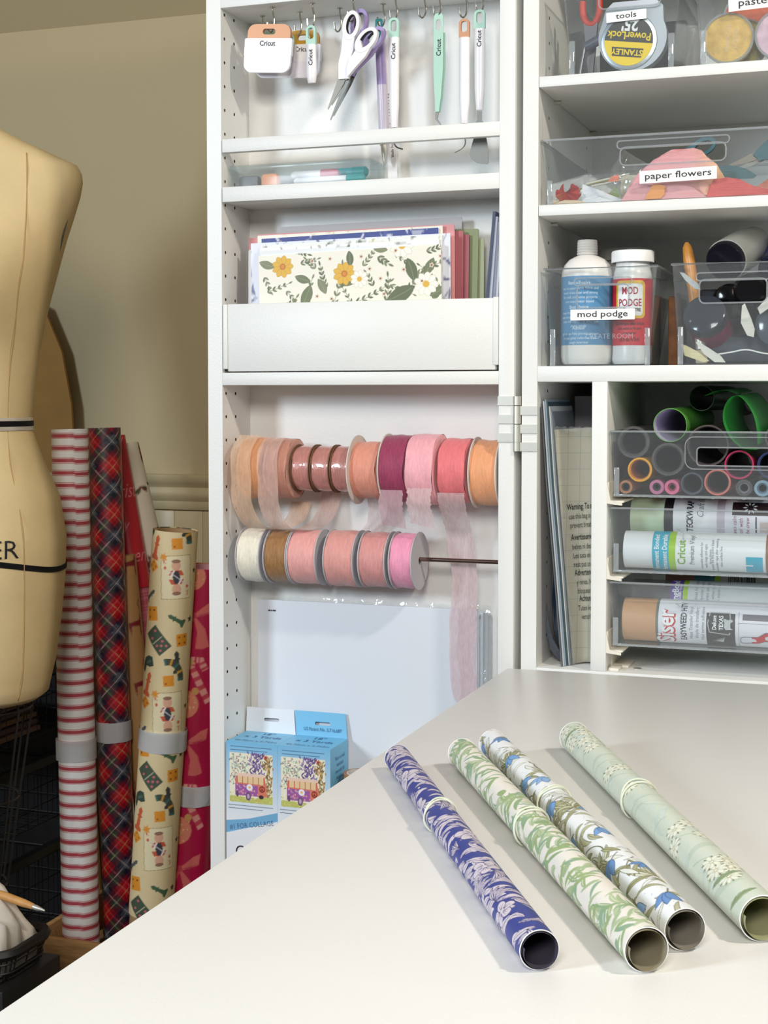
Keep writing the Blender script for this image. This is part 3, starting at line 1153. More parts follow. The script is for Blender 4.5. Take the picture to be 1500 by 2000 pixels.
# ------------------------------------------------------------------ clear case of pens behind the second rail
CASEP = clear('clear_case_plastic', haze=.04, gloss=.35, rough=.12)
t = thing('pen_case', 'long clear lidded case of pens on the wing shelf', 'case', (-.27, .045, 1.3102))
bx0, bx1, bz0, bz1 = -0.3751, -0.1904, 1.3102, 1.3480
bm = B()
w = .0012
box(bm, bx0, bx1, .016, .016 + w, bz0, bz1, .0004)
box(bm, bx0, bx1, .070, .070 + w, bz0, bz1, .0004)
box(bm, bx0, bx0 + w, .016, .070, bz0, bz1, .0004)
box(bm, bx1 - w, bx1, .016, .070, bz0, bz1, .0004)
box(bm, bx0, bx1, .016, .071, bz0, bz0 + w, .0004)
obj('tray', bm, CASEP, t)
bm = B()
box(bm, bx0 - .001, bx1 + .001, .015, .072, bz1, bz1 + .0014, .0006)
for (xa, xb, ya, yb) in ((bx0 - .001, bx1 + .001, .015, .0162), (bx0 - .001, bx1 + .001, .0708, .072), (bx0 - .001, bx0 + .0002, .015, .072), (bx1 - .0002, bx1 + .001, .015, .072)):
    box(bm, xa, xb, ya, yb, bz1 - .005, bz1, .0003)
obj('lid', bm, CASEP, t)


def marker(label, x0, x1, y, z, r, body, cap, capfrac=.3, flip=False):
    t = thing('marker', label, 'pen', ((x0 + x1) / 2, y, z - r))
    xs = x0 + (x1 - x0) * (1 - capfrac)
    bm = B(); lathe(bm, (x0, y, z), (1, 0, 0), [(0, r * .5), (.004, r * .9), (xs - x0, r * .9)], 16, cap0=True, cap1=True); obj('barrel', bm, body, t)
    bm = B(); lathe(bm, (xs, y, z), (1, 0, 0), [(0, r), ((x1 - xs) * .85, r), (x1 - xs, r * .6)], 16, cap0=True, cap1=True); obj('cap', bm, cap, t)


marker('white pen with dusty pink cap in the clear case', -0.2976, -0.2354, .030, 1.3352, .0060, TOOLW, M('dusty_pink_plastic', (206, 128, 142), .4), .36)
marker('white pen with turquoise end lying at the front of the case', -0.2908, -0.1955 - .003, .0222, 1.3268, .0050, TOOLW, TEALP, .25)
marker('turquoise capped pen at the back of the case', -0.2581, -0.2010 - .003, .046, 1.3380, .0066, M('teal_barrel', (70, 170, 176), .4), TEALP, .35)
marker('grey pen lying behind the pink capped pen', -0.3433, -0.2601, .058, 1.3350, .0055, M('warm_grey_plastic', (176, 172, 166), .5), M('warm_grey_plastic_cap', (166, 162, 158), .5), .3)
for lab, px0, px1, y, c, nm in (('dark grey eraser lump at the end of the case', -0.3707, -0.3427, .035, (138, 138, 142), 'eraser'),
                                ('peach coloured clip in the clear case', -0.3358, -0.3131, .026, (240, 168, 132), 'clip')):
    bm = B(); box(bm, px0, px1, y - .006, y + .008, 1.3116, 1.3385, .0045); tag(obj(nm, bm, M(nm + '_plastic', c, .5)), lab, nm)

# ------------------------------------------------------------------ paper sheets and folders in the bin
def floral():
    W, H = .236, .150
    c = Canvas(W, H, 440, 280, (240, 235, 220))
    rn = random.Random(4)
    GR = [(112, 120, 84), (128, 134, 100), (98, 106, 74)]

    def sprig(x, y, a, n, ln, br=.0035):
        px, py = x, y
        for i in range(n):
            q = (px + math.cos(a) * ln / n, py + math.sin(a) * ln / n)
            c.line([(px, py), q], .0006, (120, 116, 92))
            for s in (-1, 1):
                c.leaf(px, py, a + s * .7, br * 2.3 * (1 - .4 * i / n), br * .75, rn.choice(GR), bend=-s * .3)
            px, py = q
            a += rn.uniform(-.12, .18)
        c.leaf(px, py, a, br * 2, br * .7, rn.choice(GR))

    def daisy(x, y, r, yellow):
        col = (224, 176, 58) if yellow else (247, 243, 230)
        ed = (190, 138, 40) if yellow else (200, 190, 160)
        c.flower(x, y, r, 9, col, (190, 110, 34) if yellow else (222, 176, 60), rc=.28, edge=ed, ew=.0004, pw=r * .52)
        if yellow:
            c.ell(x, y, r * .17, r * .17, (214, 140, 48))

    def big(x, y, a, l):
        c.leaf(x, y, a, l, l * .46, rn.choice(GR), bend=.25, edge=(84, 90, 64), ew=.0004, vein=(150, 154, 124))
    u = lambda px: (px - 503) / (868 - 503) * W
    v = lambda py: H - (py - 488) / 165 * .108
    for px, py, a, n, l in ((590, 508, .2, 4, .022), (520, 560, .3, 4, .03), (560, 560, -.9, 4, .028), (600, 590, 1.4, 4, .034), (640, 560, 1.8, 5, .03), (700, 590, .4, 6, .05), (655, 590, 1.2, 5, .05),
                            (715, 520, .8, 4, .024), (780, 500, -.8, 5, .036), (770, 560, -.6, 5, .03), (805, 570, .9, 4, .03), (840, 500, .1, 4, .024), (820, 545, .5, 5, .04), (745, 505, -.6, 3, .016),
                            (540, 600, .5, 5, .03), (760, 590, 1.3, 4, .03), (690, 590, 2.0, 4, .03), (850, 590, .9, 4, .026), (620, 520, 2.2, 3, .016), (735, 560, 2.0, 3, .018), (575, 480, -.3, 4, .02), (860, 560, 2.4, 4, .03), (515, 530, -1.2, 3, .02)):
        sprig(u(px), v(py), a, n, l, rn.uniform(.0028, .0042))
    for px, py, a, l in ((578, 532, -.5, .022), (640, 570, 1.9, .022), (665, 552, .2, .03), (690, 520, 1.5, .02), (590, 592, 1.0, .03), (760, 590, .3, .04), (815, 555, 1.7, .03), (835, 545, .9, .024), (505, 500, -.5, .022), (735, 485, -.4, .02), (845, 585, .4, .022)):
        big(u(px), v(py), a, l)
    for px, py, r, yl in ((553, 512, .0145, 1), (678, 533, .0150, 1), (793, 487, .0155, 0), (838, 562, .0155, 0), (708, 545, .0120, 0), (600, 470, .012, 1)):
        daisy(u(px), v(py), r, yl)
    for k in range(26):
        x, y = rn.uniform(0, W), rn.uniform(0, H)
        if (x - u(560)) ** 2 > .0002:
            c.flower(x, y, .0032, 5, (226, 210, 190), (150, 96, 60), rc=.42, pw=.0022)
    return c


SHEETPRINT = M_print('printed_card', .5)


def sheet(name, label, canvas, x0, x1, z0, z1, y0, y1, tilt=0.0, cat='paper', mat=None, th=.0012, group=None):
    """A flat sheet leaning from y0 at the bottom to y1 at the top, turned by tilt in its plane."""
    t = thing(name, label, cat, ((x0 + x1) / 2, y0, z0), group=group)
    c, s = math.cos(tilt), math.sin(tilt)
    W = x1 - x0
    lift = abs(s) * W / 2
    H = z1 - z0 - lift
    z0 += lift

    def place(u, v, dy=0.0):
        a, b = u - W / 2, v
        return (x0 + W / 2 + a * c - b * s, y0 + (y1 - y0) * v / H + dy, z0 + a * s + b * c)
    bm = B()
    out = rrect(0, W, 0, H, .002, 3)
    loops = []
    for dy in (0.0, th):
        loops.append([bm.verts.new(place(a, b, dy)) for a, b in out])
    bm.faces.new(loops[0]); bm.faces.new(loops[1][::-1])
    bridge(bm, loops[0], loops[1])
    obj('sheet', bm, mat or PAPER, t)
    if canvas:
        def fn(U, V):
            a, b = U / canvas.w * W - W / 2, V / canvas.h * H
            return x0 + W / 2 + a * c - b * s, y0 + (y1 - y0) * b / H - .0003 + 0 * U, z0 + a * s + b * c
        canvas.mesh('print', fn, SHEETPRINT, t)
    return t


def busy(W, H, bg, cols, seed, n=260, ln=(.006, .02)):
    c = Canvas(W, H, 330, 60, bg)
    rn = random.Random(seed)
    for k in range(n):
        c.leaf(rn.uniform(0, W), rn.uniform(0, H), rn.uniform(0, 6), rn.uniform(*ln), rn.uniform(.001, .004), rn.choice(cols), bend=rn.uniform(-1.5, 1.5))
    return c


ZB = 1.0935
sheet('scrapbook_sheet', 'cream scrapbook sheet printed with yellow and white daisies, foremost in the bin', floral(), -.334, -.098, ZB, 1.2405, .0170, .0200, .030)
tops = [(-.335, -.103, 1.2445, .004, None, (236, 238, 240), 'plain white sheet just behind the daisy sheet'),
        (-.337, -.104, 1.2490, .012, ((240, 240, 238), [(150, 150, 140), (110, 116, 96), (180, 176, 160)], 21), None, 'white sheet with fine grey sprigs second behind the daisy sheet'),
        (-.336, -.100, 1.2535, .020, ((236, 236, 232), [(110, 110, 110), (206, 196, 150), (90, 100, 80), (160, 160, 160)], 22), None, 'white sheet with grey and buff drawings in the bin'),
        (-.352, -.092, 1.2560, .012, ((228, 230, 240), [(90, 96, 140), (130, 134, 166)], 23), None, 'broad pale sheet with violet line drawings in the bin'),
        (-.337, -.106, 1.2625, .022, ((62, 74, 140), [(80, 92, 156), (222, 222, 232), (48, 58, 120)], 24), None, 'navy blue patterned sheet in the bin stack'),
        (-.345, -.103, 1.2660, .014, ((240, 236, 224), [(206, 194, 160), (190, 186, 170), (226, 214, 190)], 25), None, 'cream sheet with pale buff flowers in front of the pink folders')]
for i, (x0, x1, z1, tl, pr, col, lab) in enumerate(tops):
    y = .0200 + .0032 * i
    cvs = busy(x1 - x0, .17, *pr) if pr else None
    sheet('scrapbook_sheet', lab, cvs, x0, x1, ZB, z1, y, y + .0015, tl, mat=M('sheet_white_%d' % i, col or (236, 234, 228), .7))
PINKF = M('dusty_pink_card', (228, 158, 160), .6)
PINKD = M('deep_pink_card', (196, 110, 116), .6)
GRNF = M('sage_green_card', (150, 160, 118), .6)
GRYF = M('grey_card', (186, 184, 186), .6)
sheet('file_folder', 'white rounded folder at the left end of the bin', None, -.3610, -.30, ZB, 1.2475, .0375, .0392, 0, 'folder', PAPER)
sheet('file_folder', 'dusty pink folder right behind the printed sheets', None, -.3480, -.0900, ZB, 1.2680, .0400, .0425, .012, 'folder', PINKF, .0016)
sheet('file_folder', 'dusty pink folder sticking out furthest left', None, -.3620, -.0950, ZB, 1.2640, .0430, .0455, .008, 'folder', PINKF, .0016)
sheet('file_folder', 'deep pink folder peeping out right of the pink ones', None, -.3350, -.0830, ZB, 1.2620, .0460, .0480, -.002, 'folder', PINKD, .0016)
sheet('file_folder', 'darker pink folder next to the green ones', None, -.3300, -.0770, ZB, 1.2580, .0490, .0510, -.004, 'folder', M('dark_pink_card', (178, 98, 104), .6), .0016)
sheet('file_folder', 'sage green folder at the back of the bin', None, -.3340, -.0680, ZB, 1.2660, .0530, .0560, -.012, 'folder', GRNF, .0016)
sheet('file_folder', 'pale green folder slip right of the sage one', None, -.3000, -.0600, ZB, 1.2530, .0570, .0590, 0, 'folder', M('pale_green_card', (178, 184, 146), .6), .0016)
sheet('file_folder', 'grey folder standing tallest at the back of the bin', None, -.3300, -.0870, ZB, 1.2790, .0610, .0640, .014, 'folder', GRYF, .0016)
# slim magazines leaning against the right panel of the bin
for k, (c, lab) in enumerate((((70, 78, 104), 'navy slim booklet leaning at the bin end, foremost'), ((196, 200, 216), 'pale blue slim booklet second in the leaning set'), ((150, 154, 172), 'grey blue slim booklet in the middle of the leaning set'),
                              ((214, 218, 226), 'near white slim booklet fourth in the leaning set'), ((176, 184, 198), 'blue grey slim booklet against the right panel'))):
    x = -.0530 + .0042 * k
    xt = -.0375 + .0018 * k
    z1 = 1.279 - .006 * k
    bm = B()
    q = [(x, ZB + .0006), (x + .0034, ZB + .0006), (min(xt + .0034, -.0268), z1), (min(xt, -.0300), z1)]
    vs = [[bm.verts.new((a, yy, b)) for a, b in q] for yy in (.016 + .002 * k, .078)]
    bm.faces.new(vs[0]); bm.faces.new(vs[1][::-1]); bridge(bm, vs[0], vs[1])
    tag(obj('booklet', bm, M('booklet_%d' % k, c, .5)), lab, 'booklet')

# ------------------------------------------------------------------ ribbon spools on the two rods
CARDG = M('grey_card_flange', (190, 186, 190), .7)
CARDW = M('pale_card_flange', (214, 204, 196), .7)
CARDB = M('brown_card_flange', (112, 78, 54), .7)


def ribmat(name, c, amt=.09, rough=.55, spec=.3, sheen=.3):
    return M(name, c, rough, noise=(220, amt), bump=(500, .35), sheen=sheen, stretch=(2.2, .45, .45), spec=spec)


def sheer(name, c, op=.45):
    m = ribmat(name, c, .12)
    nt = m.node_tree
    b = nt.nodes['Principled BSDF']
    b.inputs['Alpha'].default_value = op
    return m


def spool(label, x0, x1, r, yc, zc, rib, flange=None, rf=None, left=True, right=True, seed=0, core=.012, layers=False, group=None):
    t = thing('ribbon_spool', label, 'ribbon spool', ((x0 + x1) / 2, yc, zc - (rf or r)), group=group)
    rn = random.Random(seed)
    bm = B()
    n = 56
    cols = 9
    prev = None
    first = None
    for k in range(n):
        th = TAU * k / n
        cur = []
        for j in range(cols + 1):
            q = j / cols
            rr = r * (1 + .012 * math.sin(3 * th + j * .9 + seed) + .008 * rn.uniform(-1, 1)) - (.0006 if j in (0, cols) else 0)
            x = x0 + (x1 - x0) * q + (.0006 * math.sin(5 * th + seed) if j in (0, cols) else 0)
            cur.append(bm.verts.new((x, yc - rr * math.cos(th), zc + rr * math.sin(th))))
        if prev:
            for j in range(cols):
                bm.faces.new((prev[j], prev[j + 1], cur[j + 1], cur[j]))
        else:
            first = cur
        prev = cur
    for j in range(cols):
        bm.faces.new((prev[j], prev[j + 1], first[j + 1], first[j]))
    # wound side faces: rings stepping in and out like the edges of the turns
    for x, s in ((x0, -1), (x1, 1)):
        pr = []
        m = 9
        for k in range(m + 1):
            q = r * .985 + (core - r * .985) * k / m
            pr.append((x + s * (.0007 if k % 2 else 0), q))
        prev = None
        for xx, q in pr:
            cur = [bm.verts.new((xx, yc - q * math.cos(TAU * k / 40), zc + q * math.sin(TAU * k / 40))) for k in range(40)]
            if prev:
                bridge(bm, prev, cur)
            prev = cur
    obj('ribbon', bm, rib, t, 60)
    if flange:
        for on, x in ((left, x0 - .0012), (right, x1 + .0004)):
            if on:
                bm = B()
                lathe(bm, (x, yc, zc), (1, 0, 0), [(0, .0050), (0, rf), (.0012, rf), (.0012, .0050), (0, .0050)], 56)
                obj('flange', bm, flange, t)
    bm = B()
    tube(bm, (x0, yc, zc), (x1, yc, zc), core, .0048, 24)
    obj('core', bm, CARDG, t)
    return t


def tail(t, pts, w, mat, n=7, name='ribbon_tail', fray=0.0, seed=0, cut=0.0):
    """Loose end: pts are (x, y, z) centre line, w the ribbon's width along X."""
    P = spline(pts, 8)
    rn = random.Random(seed)
    bm = B()
    prev = None
    N = len(P)
    for i, p in enumerate(P):
        cur = []
        for j in range(n + 1):
            q = j / n - .5
            dz = cut * (q + .5) * (i / (N - 1)) ** 4
            cur.append(bm.verts.new((p.x + w * q + (rn.uniform(-1, 1) * fray if j in (0, n) else 0), p.y + .0008 * math.sin(j * 1.7 + i * .5), p.z - dz)))
        if prev:
            for j in range(n):
                bm.faces.new((prev[j], prev[j + 1], cur[j + 1], cur[j]))
        prev = cur
    obj(name, bm, mat, t, 180)


RY = .040
ZT, ZL = .9750, .8660
# lower rod
CREAM = ribmat('cream_velvet', (240, 232, 212))
BRN = ribmat('brown_velvet', (160, 116, 72), .2)
PK1 = ribmat('rose_pink_velvet', (236, 168, 162))
PK2 = ribmat('rose_velvet', (226, 158, 150))
PK3 = ribmat('dusty_rose_velvet', (218, 150, 146))
PK4 = ribmat('candy_pink_velvet', (240, 156, 186))
GL = 'ribbon spools on the lower rod'
spool('cream ribbon spool, leftmost on the lower rod', -.3645, -.3350, .0335, RY, ZL - .0021, CREAM, CARDG, .0350, seed=1, group=GL)
spool('brown velvet ribbon spool on the lower rod', -.3270, -.2990, .0330, RY, ZL - .0021, BRN, CARDG, .0350, seed=2, group=GL)
spool('clear pink ribbon spool right of the brown one', -.2955, -.2600, .0335, RY, ZL - .0021, PK1, CARDG, .0350, seed=3, group=GL)
spool('pink ribbon spool with a fluffy top, fourth on the lower rod', -.2470, -.2110, .0345, RY, ZL - .0021, PK2, CARDG, .0352, seed=4, group=GL)
spool('dusty rose ribbon spool, fifth on the lower rod', -.2020, -.1700, .0335, RY, ZL - .0021, PK3, CARDG, .0350, seed=5, group=GL)
spool('candy pink ribbon spool at the free right end of the lower rod', -.1625, -.1360, .0335, RY, ZL - .0021, PK4, CARDG, .0352, seed=6, group=GL)
# upper rod
ORG = ribmat('apricot_velvet', (232, 166, 118))
ORGS = sheer('apricot_sheer', (232, 190, 156), .55)
RSE = ribmat('terracotta_rose_velvet', (206, 146, 126))
RSES = sheer('rose_sheer', (222, 184, 170), .55)
COP = ribmat('copper_pink_satin', (196, 132, 122), .12, .25, .6, .1)
COP.node_tree.nodes['Principled BSDF'].inputs['Coat Weight'].default_value = .7
PCH = ribmat('peach_velvet', (226, 150, 128))
MAG = ribmat('magenta_velvet', (156, 60, 92), .15)
BPK = ribmat('baby_pink_velvet', (246, 176, 184))
CRL = ribmat('coral_velvet', (234, 122, 126))
ORN = ribmat('orange_velvet', (236, 164, 118))
SHP = sheer('pale_pink_sheer', (228, 206, 206), .5)
SHP2 = sheer('blush_sheer', (232, 200, 202), .6)
SHM = sheer('mauve_sheer', (214, 176, 184), .55)
GU = 'ribbon spools on the upper rod'
t = spool('apricot ribbon spool with a loose loop, leftmost on the upper rod', -.3620, -.3310, .0385, RY, ZT - .0010, ORG, seed=11, group=GU)
tail(t, [(-.3510, .020, 1.0155), (-.3520, -.0035, .9960), (-.3520, -.0050, .960), (-.3500, -.0040, .930), (-.3400, .008, .9040), (-.320, .030, .8985), (-.3060, .056, .9080), (-.3030, .070, .930)], .0270, ORGS, seed=1)
t = spool('terracotta rose ribbon spool with a loose loop, second on the upper rod', -.3265, -.2960, .0375, RY, ZT - .0010, RSE, seed=12, group=GU)
tail(t, [(-.3160, .018, 1.0125), (-.3160, -.0040, .996), (-.3160, -.0050, .958), (-.3140, -.0040, .930), (-.3060, .004, .9050), (-.290, .022, .8990), (-.2700, .050, .9060), (-.2620, .068, .935), (-.2640, .070, .972)], .0270, RSES, seed=2)
for k, (a, b) in enumerate(((-.2920, -.2700), (-.2660, -.2440), (-.2400, -.2200))):
    spool(('copper satin spool next to the terracotta rose spool', 'copper satin spool, middle one of three', 'copper satin spool beside the wide pale flange')[k], a, b, .0280, RY, ZT - .0005, COP, CARDB, .0298, seed=13 + k, group=GU)
t = spool('peach ribbon spool with a wide pale flange', -.2130, -.1800, .0345, RY - .001, ZT - .0012, PCH, CARDW, .0425, right=False, seed=17, group=GU)
tail(t, [(-.1940, .050, .938), (-.1950, .058, .920), (-.2010, .066, .905), (-.2110, .070, .8935)], .0250, SHP, seed=3)
t = spool('magenta velvet ribbon spool with a short frayed end', -.1735, -.1425, .0410, RY - .001, ZT + .0010, MAG, CARDW, .0425, left=True, right=False, seed=18, group=GU)
tail(t, [(-.1580, .0010, .952), (-.1580, -.0005, .935), (-.1575, .0035, .921), (-.1565, .012, .909)], .0300, SHM, fray=.0008, seed=4, cut=.004)
t = spool('baby pink frayed ribbon spool, largest on the upper rod', -.1395, -.1060, .0425, RY - .002, ZT + .0010, BPK, seed=19, group=GU)
tail(t, [(-.1230, .0010, .955), (-.1225, -.0010, .938), (-.1215, .0030, .924), (-.1200, .010, .912)], .0300, SHP2, fray=.0012, seed=5, cut=.006)
t = spool('coral ribbon spool with a long sheer end hanging down', -.1005, -.0680, .0385, RY - .001, ZT, CRL, seed=20, group=GU)
tail(t, [(-.0845, .0030, .950), (-.0850, .0080, .940), (-.0855, .0200, .925), (-.0860, .038, .908), (-.0870, .052, .890), (-.0830, .058, .840), (-.0850, .058, .790), (-.0850, .056, .74), (-.0800, .056, .700), (-.0690, .056, .684)], .0330, SHP2, fray=.0008, seed=6, cut=.026, n=9)
t = spool('orange velvet ribbon spool against the right panel', -.0610, -.0300, .0390, RY - .001, ZT - .002, ORN, CARDW, .0425, seed=21, group=GU)

# ------------------------------------------------------------------ pack of white card sheets leaning at the back of the wing
t = thing('card_pack', 'clear sleeve of large white card sheets leaning at the back of the wing', 'card pack', (-.21, .066, .430))
def leanbox(bm, x0, x1, z0, z1, y0, y1, th, bev=0):
    vs = [[bm.verts.new((a, y0 + (y1 - y0) * (b - z0) / (z1 - z0) + dy, b)) for a, b in rrect(x0, x1, z0, z1, .004, 3)] for dy in (0, th)]
    bm.faces.new(vs[0]); bm.faces.new(vs[1][::-1]); bridge(bm, vs[0], vs[1])
CARDS = M('cool_white_card', (224, 229, 238), .6)
bm = B(); leanbox(bm, -.3630, -.0700, .4305, .8030, .066, .0690, .0030); obj('sheet', bm, CARDS, t)
bm = B(); leanbox(bm, -.3600, -.0640, .4305, .8020, .0725, .0735, .0020); obj('sheet', bm, CARDS, t)
bm = B(); leanbox(bm, -.3580, -.0590, .4305, .8000, .0760, .0765, .0020); obj('sheet', bm, CARDS, t)
bm = B()
rn = random.Random(8)
prev = None
for i in range(60):
    x = -.3660 + .312 * i / 59
    cur = [bm.verts.new((x, .0715 + rn.uniform(-.002, .002) * (1 if k else 0), z + (rn.uniform(-.0015, .0015) if k else 0))) for k, z in enumerate((.800, .804, .8085))]
    if prev:
        for k in range(2):
            bm.faces.new((prev[k], prev[k + 1], cur[k + 1], cur[k]))
    prev = cur
leanbox(bm, -.0690, -.0520, .4305, .7990, .0705, .0735, .0006)
tag(obj('sleeve', bm, CELLO, t, 180), 'crinkled clear sleeve edge')
for k, wdt in enumerate((.0030, .0016, .0042)):
    bm = B()
    xs = -.3485 + (0, .0038, .0062)[k]
    plate(bm, rrect(xs, xs + wdt, 0, .0018, .0003, 2), [], .0002, Matrix.Translation((0, .0684, .7885)) @ Matrix.Rotation(PI / 2, 4, 'X'))
    tag(obj('print_mark', bm, INK, t), 'tiny black print')

# ------------------------------------------------------------------ two blue and white boxes
BX = M('blue_carton', (120, 190, 228), .45)
BXW = M('white_carton', (232, 235, 240), .45)


def boxfront():
    W, H = .0700, .2030
    c = Canvas(W, H, 150, 430, (238, 239, 243))
    U, V = c.grid()
    a = np.clip((V - .105) / (.098), 0, 1)[..., None]
    c.a[:] = np.array(lin((238, 239, 243))) * (1 - a) + np.array(lin((126, 192, 232))) * a
    z = lambda y: H - y
    x0, x1, y0, y1 = .0050, .0630, z(.0760), z(.0140)
    c.poly([(x0, y0), (x1, y0), (x1, y1), (x0, y1)], (244, 238, 214))
    rn = random.Random(6)
    X = lambda q: x0 + (x1 - x0) * q
    Yq = lambda q: y0 + (y1 - y0) * q
    # meadow and trees
    c.poly([(X(0), Yq(0)), (X(1), Yq(0)), (X(1), Yq(.16)), (X(.6), Yq(.10)), (X(0), Yq(.13))], (196, 200, 110))
    for k in range(90):
        c.ell(X(rn.random()), Yq(rn.uniform(0, .22)), .0009, .0006, rn.choice(((226, 206, 120), (190, 186, 90), (236, 226, 170), (206, 160, 100))))
    for k in range(150):
        c.leaf(X(rn.uniform(.02, .42)), Yq(rn.uniform(.35, .95)), rn.uniform(0, 6), .004, .0010, rn.choice(((150, 190, 180), (200, 120, 130), (120, 130, 140), (170, 196, 150), (120, 96, 120))))
    for k in range(120):
        c.leaf(X(rn.gauss(.63, .075)), Yq(rn.uniform(.35, .98)), rn.uniform(.6, 2.6), .0052, .0018, rn.choice(((122, 96, 150), (96, 80, 130), (150, 130, 180))))
    for k in range(120):
        c.leaf(X(rn.gauss(.88, .055)), Yq(rn.uniform(.12, .93)), rn.uniform(.6, 2.6), .0046, .0018, rn.choice(((176, 140, 90), (150, 116, 70), (206, 176, 120), (130, 110, 84))))
    c.flower(X(.84), Yq(.95), .0030, 5, (206, 60, 60), (160, 40, 40))
    # the camper van
    vx, vy, vw, vh = X(.13), Yq(.14), .0425, .0270
    c.poly([(vx, vy), (vx + vw, vy), (vx + vw, vy + vh * .45), (vx + vw * .93, vy + vh), (vx + vw * .04, vy + vh), (vx, vy + vh * .6)], (226, 128, 104))
    c.poly([(vx, vy), (vx + vw * .72, vy), (vx + vw * .72, vy + vh * .50), (vx, vy + vh * .55)], (164, 98, 166))
    for k in range(26):
        c.flower(vx + vw * rn.uniform(.04, .72), vy + vh * rn.uniform(.06, .5), .0017, 5, rn.choice(((206, 120, 180), (140, 80, 160), (236, 150, 160), (250, 220, 130), (190, 150, 210))), (250, 230, 160))
    c.poly([(vx + vw * .05, vy + vh * .60), (vx + vw * .92, vy + vh * .56), (vx + vw * .90, vy + vh * .90), (vx + vw * .05, vy + vh * .90)], (236, 206, 160))
    for k in range(6):
        xx = vx + vw * (.05 + .17 * k)
        c.poly([(xx, vy + vh * .56), (xx + .0011, vy + vh * .56), (xx + .0011, vy + vh * .92), (xx, vy + vh * .92)], (216, 96, 84))
    c.poly([(vx + vw * .02, vy + vh * .9), (vx + vw * .95, vy + vh * .9), (vx + vw * .92, vy + vh * 1.04), (vx + vw * .05, vy + vh * 1.04)], (242, 208, 190))
    c.ell(vx + vw * .46, vy + vh * .40, .0042, .0042, (246, 240, 246)); c.ell(vx + vw * .46, vy + vh * .40, .0017, .0017, (236, 190, 120))
    px, py = vx + vw * .86, vy + vh * .36
    c.ell(px, py, .0040, .0040, (96, 40, 36)); c.ell(px, py, .0030, .0030, (220, 110, 90))
    c.line([(px, py - .003), (px, py + .003)], .0008, (96, 40, 36))
    c.line([(px, py), (px - .0022, py - .0022)], .0008, (96, 40, 36)); c.line([(px, py), (px + .0022, py - .0022)], .0008, (96, 40, 36))
    c.ell(vx + vw * .42, vy - .0005, .0036, .0056, (120, 92, 126)); c.ell(vx + vw * .42, vy - .0005, .0018, .0030, (196, 170, 196))
    c.ell(vx + vw * .83, vy - .0002, .0034, .0026, (66, 50, 60)); c.ell(vx + vw * .07, vy + .0020, .0022, .0040, (110, 84, 120))
    for k in range(2):
        c.line([(.006, z(.0062 + .0042 * k)), (.062 - .006 * k, z(.0062 + .0042 * k))], .0010, (86, 128, 160))
        c.line([(.003, z(.0800 + .0040 * k)), (.064 - .014 * k, z(.0800 + .0040 * k))], .0011, (120, 130, 150))
    # slanting banner
    c.poly([(0, z(.1160)), (W, z(.0960)), (W, z(.0850)), (.03, z(.0960)), (0, z(.1005))], (120, 176, 216))
    c.text('#1 FOR COLLAGE', W * .50, z(.1065), .0092, (66, 82, 116), ang=.165, sx=.83)
    return c


def carton(label, x0, flapmat, first=None):
    t = thing('carton', label, 'box', (x0 + .035, .035, .4302))
    W, D, ZTP = .0700, .0610, .6330
    bm = B()
    z0 = .4302
    y0 = .0015
    box(bm, x0, x0 + W, y0, y0 + D, z0, ZTP, .0006)
    for f in bm.faces:
        f.material_index = 1 if f.normal.z > .7 or (f.normal.x > .7) else 0
    obj('body', bm, [BXW, BX], t, 20)
    # flap standing up at the back, with its hang slot, on a rounded fold
    bm = B()
    zt = .0310
    plate(bm, [(.0003, 0), (W - .0003, 0), (W - .004, zt), (.0006 if flapmat is BXW else -.003, zt)], [rrect(W * .36, W * .66, zt * .46, zt * .60, .0018)], .0008,
          Matrix.Translation((x0, y0 + D - .002, ZTP)) @ Matrix.Rotation(R(90 - (5 if flapmat is BXW else 7)), 4, 'X') )
    obj('flap', bm, flapmat, t)
    letter(t, '18"\nx 3 Yards', .0140, M('carton_ink', (64, 104, 140), .6), Matrix.Translation((x0 + W * .53, y0 + D * .70, ZTP + .0003)), sx=.92)
    letter(t, '45.72cm x 2.743m', .0092, M('carton_ink_pale', (86, 130, 166), .6), Matrix.Translation((x0 + W * .52, y0 + D * .10, ZTP + .0003)), sx=.84)
    return t, x0, y0, W, D, ZTP


BF = boxfront()
for i, (x0, lab, fm) in enumerate(((-.3768, 'tall blue and white carton with white flap beside the peg-holed panel', BXW), (-.3066, 'tall blue and white carton with blue flap, right one of the pair', BX))):
    t, x0, y0, W, D, ZTP = carton(lab, x0, fm)
    BF.mesh('front_print', (lambda xx: (lambda U, V: (xx + U, 0 * U + y0 - .0004, .4300 + V)))(x0), PRINTG, t)
    if fm is BX:
        letter(t, 'US Patent No. 5,716,687', .0060, M('flap_ink', (44, 84, 120), .6), Matrix.Translation((x0 + W * .52, y0 + D - .0034, ZTP + .0075)) @ Matrix.Rotation(R(83), 4, 'X'), sx=.86)
        Mside = Matrix(((0, 0, 1, x0 + W + .0003), (1, 0, 0, y0 + D * .52), (0, 1, 0, .62), (0, 0, 0, 1)))
        letter(t, 'Place in a well\nventilated\narea with foil\nAvoid heat\nand press flat\nbefore use\nPeel slowly', .0070, M('side_ink', (60, 110, 150), .6), Mside @ Matrix.Translation((0, -.005, 0)), sx=.8)
    # the looped logo low on the front
    bm = B()
    for cx in (.020, .0285):
        sweep(bm, [(x0 + cx + .0060 * math.cos(a), y0 - .0006, .4955 + .0060 * math.sin(a)) for a in np.linspace(.7, 5.6, 22)], .0009, 6)
    tag(obj('logo', bm, INK, t), 'dark looped logo')

